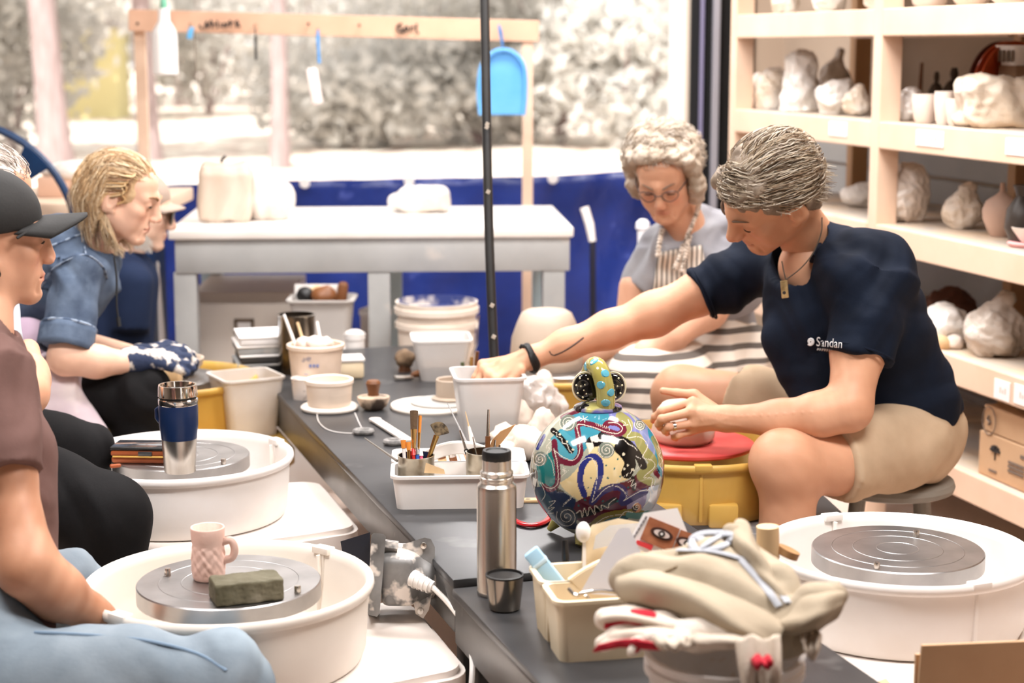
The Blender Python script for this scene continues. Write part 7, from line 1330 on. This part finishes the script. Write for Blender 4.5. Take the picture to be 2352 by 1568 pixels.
strands(cap, 'hair', hc_, [smooth_path([(s_ * (.07 + .004 * math.sin(i)), -.035 + .05 * (i % 20) / 20 * (i % 3 - 1) * .6 - .02, .03), (s_ * .076, -.04 - .004 * (i % 10), -.0), (s_ * .068, -.05 - .003 * (i % 14), -.035 - .01 * math.sin(i))], 3) for i in range(200) for s_ in (-1, 1)], [(40, 32, 28), (58, 46, 38)], .0014, .0005, cm)

# ======================= person in black trousers (mostly hidden behind the cap)
bp = Person('grey-haired person in black trousers hidden behind the black cap', P(-60, 1150, 3.85), (222, 166, 134))
hp_ = Head(P(-28, 462, 3.92), (.95, .2, -.25), (.25, 0, .97), .96); bp.add_skin(*hp_.build(P(-80, 640, 3.95), (.055, .065), (222, 166, 134), old=.6, h=.004)); hp_.eyes(bp, (170, 160, 150))
d = SDF(.005); d.chain(pp((-30, 760, 3.9), (55, 900, 3.88), (75, 880, 3.95)), [.05, .045, .04], .03).chain(pp((60, 905, 3.88), (64, 850, 3.96), (60, 820, 4.02)), [.042, .036, .03], .03).cap(P(-80, 700, 3.95), P(-110, 1000, 3.92), .08, .09, .05).cap(P(60, 820, 4.02), P(66, 800, 4.03), .03, .022, .02); v, q = d.mesh(1); bp.add_skin(v, q, None, 31); bp.finish()
d = SDF(.006); d.cap(P(-90, 720, 3.95), P(-120, 1000, 3.92), .13, .15, .05).cap(P(-60, 720, 3.92), P(-20, 800, 3.9), .075, .07, .04, cut=True); v, q = d.mesh(2); v = folds(v, q, .006, [((1, 0, .3), 50, 1)], 71); bp.part('shirt', (v, q), cloth_mat('pale_blue_shirt', (206, 216, 226)))
d = SDF(.0075); n1, n2 = P(248, 1188, 3.72), P(200, 1030, 4.1)
d.chain([P(-80, 1060, 3.86), P(110, 1140, 3.76), n1], [.115, .10, .088], .04).cap(n1, np.array((n1[0] - .01, n1[1], .12)), .088, .06, .03).chain([P(-60, 1030, 4.0), P(100, 1030, 4.08), n2], [.1, .085, .06], .04).cap(n2, np.array((n2[0] - .02, n2[1] + .05, .12)), .058, .05, .03).cap(P(-90, 1030, 3.92), P(-150, 1000, 3.94), .13, .13, .05)
v, q = d.mesh(2); v = folds(v, q, .006, [((1, 0, .5), 44, 1), ((1, 0, -.5), 60, .7)], 75); bp.part('trousers', (v, q), BLK)
for c in (n1, n2): bp.geo('shoe', G().box((-.05, -.045, 0), (.16, .045, .09), T(c[0] - .02, c[1] + .02, 0), bev=.03, seg=3), BLACKP)
gh = hair_shell(bp, hp_, (0, -.018, .036), (.085, .104, .095), [((0, .086, .055), (0, .66, -.75))], mat('white_hair', (226, 216, 208), .5, bump=.6, bs=80, bd=.003))
strands(bp, 'hair_strands', hp_, flow(500, (0, -.018, .036), (.085, .104, .095), lambda p: p[2] > .05, lambda p: (0, -.95, -.1), .07, 7, (.002, .014), 9), [(236, 228, 220), (214, 200, 190), (150, 136, 124)], .0014, .0004, gh)
# ======================= companion just behind the blonde woman
ob = Person('person in tan cap and dark glasses peeking out behind the blonde woman', P(240, 900, 5.6), (226, 186, 160))
ho = Head(P(322, 486, 5.6), (.97, .12, -.2), (.2, 0, .98), .98); ob.add_skin(*ho.build(P(280, 610, 5.62), (.055, .065), (228, 190, 166), old=.5, h=.004)); 
d = SDF(.007); d.cap(P(270, 640, 5.62), P(240, 900, 5.62), .08, .09, .05).chain([P(240, 900, 5.62), P(330, 960, 5.5), (P(330, 960, 5.5)[0], P(330, 960, 5.5)[1], .1)], [.08, .07, .05], .03); v, q = d.mesh(1); ob.add_skin(v, q, None, 41); ob.finish()
d = SDF(.007); d.cap(P(275, 650, 5.62), P(240, 920, 5.62), .125, .14, .05).cap(P(300, 650, 5.52), P(300, 760, 5.52), .07, .06, .03, cut=True); v, q = d.mesh(2); ob.part('shirt', (v, q), cloth_mat('navy_shirt', (28, 40, 66)))
d = SDF(.007); kk = P(330, 960, 5.5); d.chain([P(240, 930, 5.62), kk, (kk[0], kk[1], .1)], [.13, .09, .06], .04); v, q = d.mesh(1); ob.part('trousers', (v, q), BLK)
d = SDF(.005); d.ell((0, -.016, .05), (.088, .106, .09), k=.02).half((0, 0, .03), (0, .1, -1), (-.3, -.3, -.3), (.3, .3, .3)); v, q = d.mesh(1); oc = ob.part('cap', (ho.W(v), q), mat('tan_canvas', (170, 150, 136), .8))
rows_ = [[ho.W((.08 * math.sin(x * 1.15), .08 * math.cos(x * 1.15) + .062 * (1 - .3 * x * x) * j / 4, .045 - .022 * x * x - .006 * j / 4)) - ob.o for j in range(5)] for x in np.linspace(-1, 1, 11)]; sheet('cap_brim', rows_, mat('tan_canvas', 0), oc, .005)
for x in (-1, 1): ob.geo('sunglass_lens', G().add(*(lambda b: (b.v, b.f))(G().box((-.024, -.003, -.018), (.024, .003, .018), bev=.003)), frame(ho.W((x * .032, .106, .0)), *[ho.R[i] for i in range(3)])), BLACKP)
strands(ob, 'hair', ho, [smooth_path([(s_ * .075, -.03 - .004 * (i % 9), .03), (s_ * .082, -.01 + .003 * (i % 9), -.04), (s_ * .075, .01 + .006 * (i % 10), -.1 - .02 * math.sin(i))], 4) for i in range(160) for s_ in (-1, 1)], [(232, 224, 214), (206, 196, 184)], .0018, .0006, oc)
# ---------------------------------------------------------------- foreground: cloth bucket, tote contents, cartons
bz = P(1664, 1494, 2.52); bo = np.array((bz[0], bz[1], Z2)); hb2 = bz[2] - Z2; t = thing('cloth_bucket', 'white plastic bucket heaped with cloths at the front edge', 'bucket', bo); r = .1165
WB = mat('clay_streaked_bucket', (236, 230, 226), .45, col2=(228, 220, 214), ns=5, col3=(206, 176, 150), n3=12, lo3=.68, hi3=.74)
G().lathe([(0, 0), (r * .84, 0), (r * .95, hb2 - .03), (r * 1.0, hb2 - .028), (r * 1.0, hb2 - .016), (r * .97, hb2 - .014), (r * 1.0, hb2), (r * .93, hb2), (r * .92, hb2 - .03), (r * .8, .004), (0, .004)], 56).obj('bucket_body', WB, t)
g = G()
for i, (px, y0, y1) in enumerate(((1545, 1492, 1510), (1620, 1520, 1546), (1560, 1500, 1506))):
    c = P(px, y0, 2.4) - bo; a = math.atan2(c[1], c[0]); g.box((r * .965, -.004, hb2 - .03 - (y1 - 1490) * .0006), (r * .985, .004, hb2 - .018), RZ(a))
o = g.obj('clay_drip', mat('dry_clay_drip', (200, 168, 140), .9), t, smooth=False); o['kind'] = 'stuff'
LOFTS = [('front_drape', [[(1432, 1298, 2.63), (1500, 1280, 2.63), (1580, 1286, 2.62), (1660, 1314, 2.58), (1740, 1364, 2.54), (1800, 1416, 2.50)], [(1413, 1335, 2.57), (1480, 1322, 2.53), (1570, 1338, 2.50), (1650, 1374, 2.46), (1730, 1420, 2.43), (1796, 1456, 2.43)], [(1424, 1376, 2.56), (1490, 1372, 2.51), (1570, 1392, 2.475), (1640, 1426, 2.44), (1710, 1458, 2.42), (1778, 1478, 2.42)], [(1458, 1394, 2.58), (1500, 1404, 2.55), (1560, 1422, 2.52), (1630, 1450, 2.48), (1700, 1474, 2.45), (1762, 1490, 2.45)], [(1476, 1380, 2.64), (1520, 1392, 2.62), (1570, 1410, 2.6), (1640, 1440, 2.56), (1700, 1462, 2.53), (1760, 1476, 2.52)]], .007, 3),
 ('upright_fold', [[(1680, 1222, 2.66), (1692, 1196, 2.65), (1714, 1198, 2.63), (1724, 1222, 2.62)], [(1670, 1256, 2.62), (1690, 1240, 2.58), (1722, 1246, 2.56), (1748, 1270, 2.57)], [(1690, 1304, 2.6), (1720, 1296, 2.54), (1758, 1306, 2.52), (1788, 1332, 2.54)], [(1740, 1366, 2.57), (1770, 1358, 2.50), (1804, 1370, 2.48), (1828, 1394, 2.51)], [(1770, 1440, 2.52), (1790, 1436, 2.47), (1815, 1438, 2.46), (1836, 1446, 2.49)]], .006, 8),
 ('side_lobe', [[(1784, 1392, 2.53), (1840, 1364, 2.5), (1890, 1344, 2.5), (1926, 1338, 2.53)], [(1780, 1426, 2.46), (1840, 1404, 2.43), (1895, 1384, 2.43), (1940, 1364, 2.48)], [(1786, 1456, 2.45), (1840, 1446, 2.42), (1890, 1422, 2.42), (1932, 1390, 2.47)], [(1800, 1478, 2.5), (1845, 1464, 2.47), (1885, 1442, 2.47), (1914, 1412, 2.5)]], .007, 12),
 ('back_fold', [[(1560, 1276, 2.7), (1640, 1262, 2.68), (1720, 1286, 2.66), (1800, 1340, 2.62)], [(1566, 1300, 2.60), (1645, 1308, 2.56), (1726, 1346, 2.52), (1800, 1400, 2.49)], [(1600, 1330, 2.6), (1660, 1340, 2.56), (1730, 1380, 2.52), (1790, 1425, 2.5)]], .005, 17)]
TLOFT = [([[(1402, 1396, 2.56), (1460, 1388, 2.56), (1560, 1404, 2.55)], [(1374, 1420, 2.50), (1440, 1412, 2.475), (1550, 1436, 2.46)], [(1384, 1442, 2.51), (1450, 1436, 2.49), (1550, 1456, 2.47)]], 0), ([[(1390, 1432, 2.495), (1450, 1424, 2.475), (1540, 1446, 2.465)], [(1388, 1444, 2.497), (1450, 1436, 2.477), (1540, 1457, 2.467)]], 1),
 ([[(1440, 1428, 2.5), (1500, 1430, 2.48), (1610, 1452, 2.45)], [(1398, 1460, 2.475), (1480, 1452, 2.45), (1600, 1478, 2.42)], [(1366, 1490, 2.47), (1440, 1482, 2.45), (1560, 1494, 2.42)]], 0), ([[(1372, 1482, 2.462), (1436, 1470, 2.445), (1520, 1478, 2.425)], [(1362, 1496, 2.466), (1438, 1486, 2.446), (1520, 1492, 2.428)]], 1),
 ([[(1440, 1470, 2.45), (1460, 1466, 2.44), (1482, 1474, 2.44)], [(1446, 1496, 2.445), (1458, 1500, 2.44), (1468, 1494, 2.44)]], 1), ([[(1600, 1440, 2.47), (1680, 1446, 2.45), (1760, 1462, 2.44)], [(1590, 1470, 2.42), (1690, 1474, 2.40), (1780, 1484, 2.40)], [(1610, 1488, 2.42), (1700, 1490, 2.405), (1780, 1496, 2.41)]], 0)]
# red and white towel under the apron
TOW = mat('red_white_towel', (234, 222, 208), .95, col2=(178, 32, 48), ns=7, nd=1, lo=.55, hi=.57, stretch=(1, 1, 2.5), bump=.6, bs=180, bd=.003)
t = thing('kitchen_towel', 'cream towel with red stripes draped over the bucket rim', 'towel', bo + np.array((0, 0, hb2))); o_ = np.array(t.location)
d = SDF(.0045)
for a, b, ra, rb in (((1395, 1420, 2.52), (1520, 1440, 2.5), .020, .022), ((1385, 1478, 2.49), (1470, 1440, 2.49), .013, .02), ((1440, 1440, 2.5), (1600, 1462, 2.46), .02, .022), ((1460, 1478, 2.45), (1450, 1500, 2.44), .012, .008), ((1600, 1460, 2.46), (1690, 1462, 2.44), .02, .02), ((1540, 1440, 2.52), (1780, 1450, 2.5), .028, .03), ((1500, 1468, 2.45), (1560, 1470, 2.43), .016, .013)): d.cap(P(*a), P(*b), ra, rb, .02, sq=((0, 1, .3), .8))
v, q = d.mesh(2); v = folds(v, q, .006, [((1, 0, .6), 60, 1), ((1, .3, -.8), 90, .8)], 81); mesh_obj('towel_heap', v - o_, q, TOW, t, ang=0)
def loft(name, guides, m, par, off, ridge=.004, seed=0, th=.0035, nn=5, nm=6):
    C = [smooth_path([P(*x) for x in g_], nm) for g_ in guides]; A = []
    for j in range(len(C[0])): A.append(smooth_path([c[j] for c in C], nn))
    A = np.array(A); rg = np.random.default_rng(seed); ph = rg.uniform(0, 6.28, 6); I, J = np.meshgrid(np.linspace(0, 1, A.shape[0]), np.linspace(0, 1, A.shape[1]), indexing='ij')
    dn = ridge * (np.sin(9 * J + 2.2 * np.sin(3 * I + ph[0]) + ph[1]) * (.4 + .6 * np.sin(2.2 * I + ph[2]) ** 2) + .6 * np.sin(17 * J - 5 * I + ph[3]) + .5 * np.abs(np.sin(6 * I + 4 * J + ph[4])))
    A = A + dn[..., None] * np.array((0, -.8, .6)); return sheet(name, list(A - off), m, par, th)
def hanging(px0, px1, y0, y1, d0, name, m, par, off, taper=.5, n=14, seed=0):
    rows = []
    for i in range(n + 1):
        u = i / n; cx = (px0 + px1) / 2 + 14 * u * math.sin(seed); w = (px1 - px0) / 2 * (1 - taper * u * u); row = []
        for j in range(9): x = cx + w * (-1 + j / 4); dd = d0 - .02 * math.sin(u * 2.2) + .008 * math.sin(j * 1.9 + seed + u * 2); row.append(P(x, y0 + (y1 - y0) * u + 6 * math.sin(j * 1.3 + seed), dd) - off)
        rows.append(row)
    return sheet(name, rows, m, par, .004)
hanging(1690, 1790, 1462, 1600, 2.39, 'towel_end', mat('towel_plain', (212, 198, 182), .95, col2=(198, 182, 164), ns=8, bump=.5, bs=160), t, o_, .25, seed=1); hanging(1725, 1765, 1508, 1532, 2.368, 'red_stripe', mat('towel_red', (176, 32, 48), .95), t, o_, .0, seed=1); hanging(1840, 1885, 1452, 1512, 2.44, 'towel_corner', mat('towel_plain', 0), t, o_, .9, seed=3); hanging(1500, 1570, 1462, 1492, 2.41, 'towel_fold', mat('towel_plain', 0), t, o_, .4, seed=2)
for k_, (gd, m_) in enumerate(TLOFT): loft('towel_layer', gd, mat('towel_plain', (212, 198, 182), .95, col2=(198, 182, 164), ns=8, bump=.5, bs=160) if m_ == 0 else mat('towel_red', (176, 32, 48), .95), t, o_, .003 if m_ == 0 else .002, k_)
# khaki canvas apron on top
CAN = mat('khaki_canvas', (178, 164, 142), .9, col2=(164, 148, 126), ns=5, bump=.35, bs=140, bd=.002); t = thing('canvas_apron', 'folded khaki canvas apron with grey ties on the bucket', 'apron', bo + np.array((0, 0, hb2 + .02))); o_ = np.array(t.location); d = SDF(.004)
sq = ((.2, .9, .4), .75)
for a, b, ra, rb in (((1468, 1318, 2.60), (1600, 1355, 2.56), .042, .052), ((1590, 1350, 2.56), (1745, 1420, 2.50), .054, .050), ((1560, 1400, 2.53), (1720, 1440, 2.5), .034, .03), ((1500, 1292, 2.62), (1620, 1290, 2.62), .026, .03), ((1620, 1300, 2.6), (1770, 1390, 2.52), .04, .036), ((1688, 1222, 2.62), (1708, 1262, 2.60), .015, .019), ((1708, 1262, 2.60), (1765, 1335, 2.56), .02, .03), ((1800, 1452, 2.47), (1880, 1400, 2.48), .034, .034), ((1880, 1400, 2.48), (1918, 1362, 2.49), .032, .018), ((1790, 1440, 2.48), (1840, 1462, 2.46), .03, .02), ((1440, 1330, 2.6), (1462, 1388, 2.57), .022, .016), ((1780, 1330, 2.54), (1815, 1380, 2.52), .022, .02)): d.cap(P(*a), P(*b), ra, rb, .014, sq=sq)
d.cap(P(1775, 1475, 2.40), P(1820, 1400, 2.42), .012, .008, .012, sub=True).cap(P(1470, 1388, 2.50), P(1560, 1300, 2.5), .004, .004, .006, sub=True)
v, q = d.mesh(2); v = folds(v, q, .006, [((.6, 0, 1), 50, 1), ((1, 0, -.7), 40, .8)], 91); ap = mesh_obj('canvas_fold', v - o_, q, CAN, t, ang=0)
for nm_, gd, rd, sd_ in LOFTS: loft(nm_, gd, CAN, ap, o_, rd, sd_)
d = None; abv = BVHTree.FromPolygons([Vector(x) for x in v], [tuple(x) for x in q])
GTAPE = mat('grey_cotton_tape', (176, 178, 184), .85, col2=(160, 162, 168), ns=30)
for ln in ([(1558, 1262, 2.6), (1640, 1266, 2.58), (1720, 1290, 2.54), (1770, 1330, 2.51), (1812, 1385, 2.48)], [(1600, 1240, 2.62), (1640, 1225, 2.62), (1680, 1232, 2.61), (1655, 1255, 2.6), (1600, 1262, 2.6), (1592, 1235, 2.61), (1625, 1222, 2.62), (1672, 1226, 2.62)], [(1610, 1258, 2.6), (1650, 1232, 2.6), (1690, 1226, 2.6)], [(1700, 1282, 2.55), (1760, 1350, 2.5), (1790, 1392, 2.48)]):
    pt = []
    for x, y, dd in smooth_path(ln, 5): c = castpx(abv, x, y, .003); p0 = P(x, y, dd); pt.append(c if c is not None and abs(DEP(c) - dd) < .12 else p0)
    G().tube([x - o_ for x in pt], .0065, 8, flat=.35).obj('apron_tie', GTAPE, ap)
seam = [castpx(abv, x, y, 0) for x, y in ((1462, 1385), (1490, 1350), (1520, 1318), (1556, 1300))]; seam = [x - o_ for x in seam if x is not None]
if len(seam) > 2: G().tube(smooth_path(seam, 4), .0022, 6).obj('stitched_seam', mat('khaki_seam', (150, 132, 108), .9), ap)
# tote contents
tb_ = np.array((tc.location.x, tc.location.y, Z2 + .006))
def at_tote(px, py, d): return P(px, py, d)
a0 = P(1240, 1318, 2.98); t = thing('eraser', 'light blue rectangular eraser standing in the cream tote corner', 'eraser', (a0[0], a0[1], Z2 + .006)); o_ = np.array(t.location)
ex = unit(P(1222, 1268, 2.96) - P(1262, 1318, 2.96)); c = P(1240, 1292, 2.97) - o_; M = frame(c, np.cross(ex, (0, 1, 0)), np.array((0, 1., 0)), ex)
G().box((-.014, -.008, -.10), (.014, .008, .026), M, bev=.003).obj('eraser_block', mat('sky_eraser', (168, 208, 232), .6), t); G().box((-.0145, -.0085, -.004), (.0145, .0085, .004), M, bev=.001).obj('eraser_band', mat('pale_eraser', (196, 222, 238), .6), t)
stick('marker', 'black capped marker standing in the cream tote', 'marker', np.array((P(1306, 1300, 3.0)[0], P(1306, 1300, 3.0)[1], Z2 + .006)), 1297, 1240, 3.02, [('barrel', BKH, 0, .75, .006, .006), ('cap', BKH, .75, 1, .0068, .0055)])
t = thing('plastic_tray', 'cream lid and clear plastic pack standing in the tote rear', 'packaging', tb_ + np.array((.0, .09, 0))); o_ = np.array(t.location)
slabpx('cream_lid', [(1335, 1320), (1338, 1240), (1360, 1205), (1420, 1190), (1480, 1200), (1500, 1260), (1480, 1330)], 3.0, 3.012, CREAM2, t, o_)
slabpx('clear_pack', [(1362, 1262), (1368, 1230), (1400, 1206), (1470, 1200), (1476, 1235), (1420, 1248)], 2.975, 2.983, mat('clear_pack', (226, 226, 226), .08, trans=.4), t, o_)
blob('foam_ball', P(1340, 1222, 2.99) - o_, (.013, .013, .018), W_PL, t, .05, 3, 1); slabpx('clip_support', [(1338, 1330), (1338, 1222), (1346, 1222), (1346, 1330)], 2.99, 2.998, W_PL, t, o_)
t = thing('paper_sheet', 'large grey-white paper sheet folded in the cream tote', 'paper', tb_ + np.array((.04, -.02, 0))); o_ = np.array(t.location)
slabpx('sheet', [(1332, 1362), (1350, 1330), (1420, 1215), (1445, 1210), (1500, 1330), (1480, 1372)], 2.865, 2.869, mat('grey_white_paper', (226, 224, 228), .6), t, o_)
t = thing('magazine_page', 'glossy page with two close-up eye photographs', 'magazine', tb_ + np.array((.08, .03, 0))); o_ = np.array(t.location)
slabpx('page', [(1440, 1330), (1430, 1270), (1478, 1178), (1556, 1166), (1580, 1225), (1600, 1300)], 2.905, 2.909, PAPER, t, o_)
SKP = mat('photo_skin', (176, 112, 78), .5, col2=(150, 88, 58), ns=40)
fa = [(1492, 1186), (1562, 1214), (1540, 1268), (1470, 1238)]; fb_ = [(1564, 1216), (1602, 1230), (1584, 1290), (1542, 1270)]
for quad, cx, cy, nm in ((fa, 1520, 1226, 'photo_panel'), (fb_, 1578, 1248, 'photo_panel')):
    ph_ = slabpx(nm, quad, 2.9025, 2.9047, SKP, t, o_)
    for rx, ry, m, dd in ((27, 13, mat('photo_dark', (66, 38, 30), .5), 2.9012), (19, 8, mat('photo_white', (222, 206, 200), .4), 2.9002), (8, 8, mat('photo_iris', (70, 62, 60), .3), 2.8992), (3, 3, mat('photo_glint', (240, 238, 236), .3), 2.8984)):
        pts = [(cx + rx * math.cos(a) * .94 - ry * math.sin(a) * .34, cy + rx * math.cos(a) * .36 + ry * math.sin(a) * .94) for a in np.linspace(0, 6.28, 20, endpoint=False)]
        if quad is fb_: pts = [(min(x, 1600), y) for x, y in pts]
        slabpx('eye_print', pts, dd, dd + .0008, m, ph_, o_)
slabpx('red_corner', [(1464, 1240), (1500, 1252), (1496, 1264), (1458, 1248)], 2.9025, 2.9047, mat('print_red', (206, 56, 60), .5), t, o_); g = G()
for k_ in range(7): a = P(1452 + k_ * 5.2, 1240 - k_ * 8.5, 2.903) - o_; g.box((-.0016, -.001, -.003), (.0016, .001, .003), T(*a) @ RY(.5))
o = g.obj('printed_caption', mat('caption_grey', (150, 146, 150), .7), t, smooth=False); o['kind'] = 'stuff'
t = thing('wire_tool', 'bent steel wire tool on the front rim of the cream tote', 'tool', tb_ + np.array((-.04, -.06, 0))); o_ = np.array(t.location); G().tube([x - o_ for x in smooth_path([P(1306, 1352, 2.83), P(1322, 1366, 2.82), P(1340, 1362, 2.83), P(1380, 1356, 2.84), P(1425, 1362, 2.85)], 5)], .0032, 8).obj('wire', SIL, t); G().tube([P(1345, 1365, 2.84) - o_, (.0, 0.02, .002)], .003, 6).obj('shank', SIL, t)
p = P(1778, 1280, 2.9); t = thing('wood_roller', 'pale wooden block standing right of the canvas apron', 'wood block', (p[0], p[1], Z2)); z = P(1778, 1205, 2.9)[2] - Z2; G().tube([(-.004, 0, 0), (-.012, 0, z)], [.019, .019], 16).obj('roller', PALEW, t); G().lathe([(0, 0), (.02, 0), (.02, .012), (0, .012)], 16, T(.02, 0, z - .05) @ RY(.4)).obj('end_disc', mat('tan_wood', 0), t)
# cartons at the lower right
cb0 = P(2105, 1475, 2.72); t = thing('open_carton', 'open brown cardboard carton at the lower right corner', 'carton', (cb0[0], cb0[1], 0), .12); ztop = cb0[2]
G().box((0, 0, 0), (.5, .006, ztop - .02)).obj('side_wall', CARD, t, smooth=False); G().box((0, .006, 0), (.006, .14, ztop - .2)).obj('side_wall', CARD, t, smooth=False); G().box((.006, .14, 0), (.5, .146, ztop - .2)).obj('side_wall', CARD, t, smooth=False); G().box((.494, .006, 0), (.5, .14, ztop - .2)).obj('side_wall', CARD, t, smooth=False)
G().box((.006, .006, .0), (.494, .14, .006)).obj('bottom', CARD, t, smooth=False)
G().box((0, -.004, -.0), (.5, .002, .17), T(0, .0, ztop - .165) @ RX(.12), bev=.001).obj('flap', CARD, t, smooth=False); G().box((-.09, .01, -.003), (0, .13, .003), T(.0, 0, ztop - .11) @ RY(-.3)).obj('flap', CARD, t, smooth=False)
blob('navy_lump', (.25, .073, ztop - .28), (.18, .055, .09), mat('dark_navy', (20, 28, 58), .8), t, .12, 4, 3)  # dark navy lump inside the carton
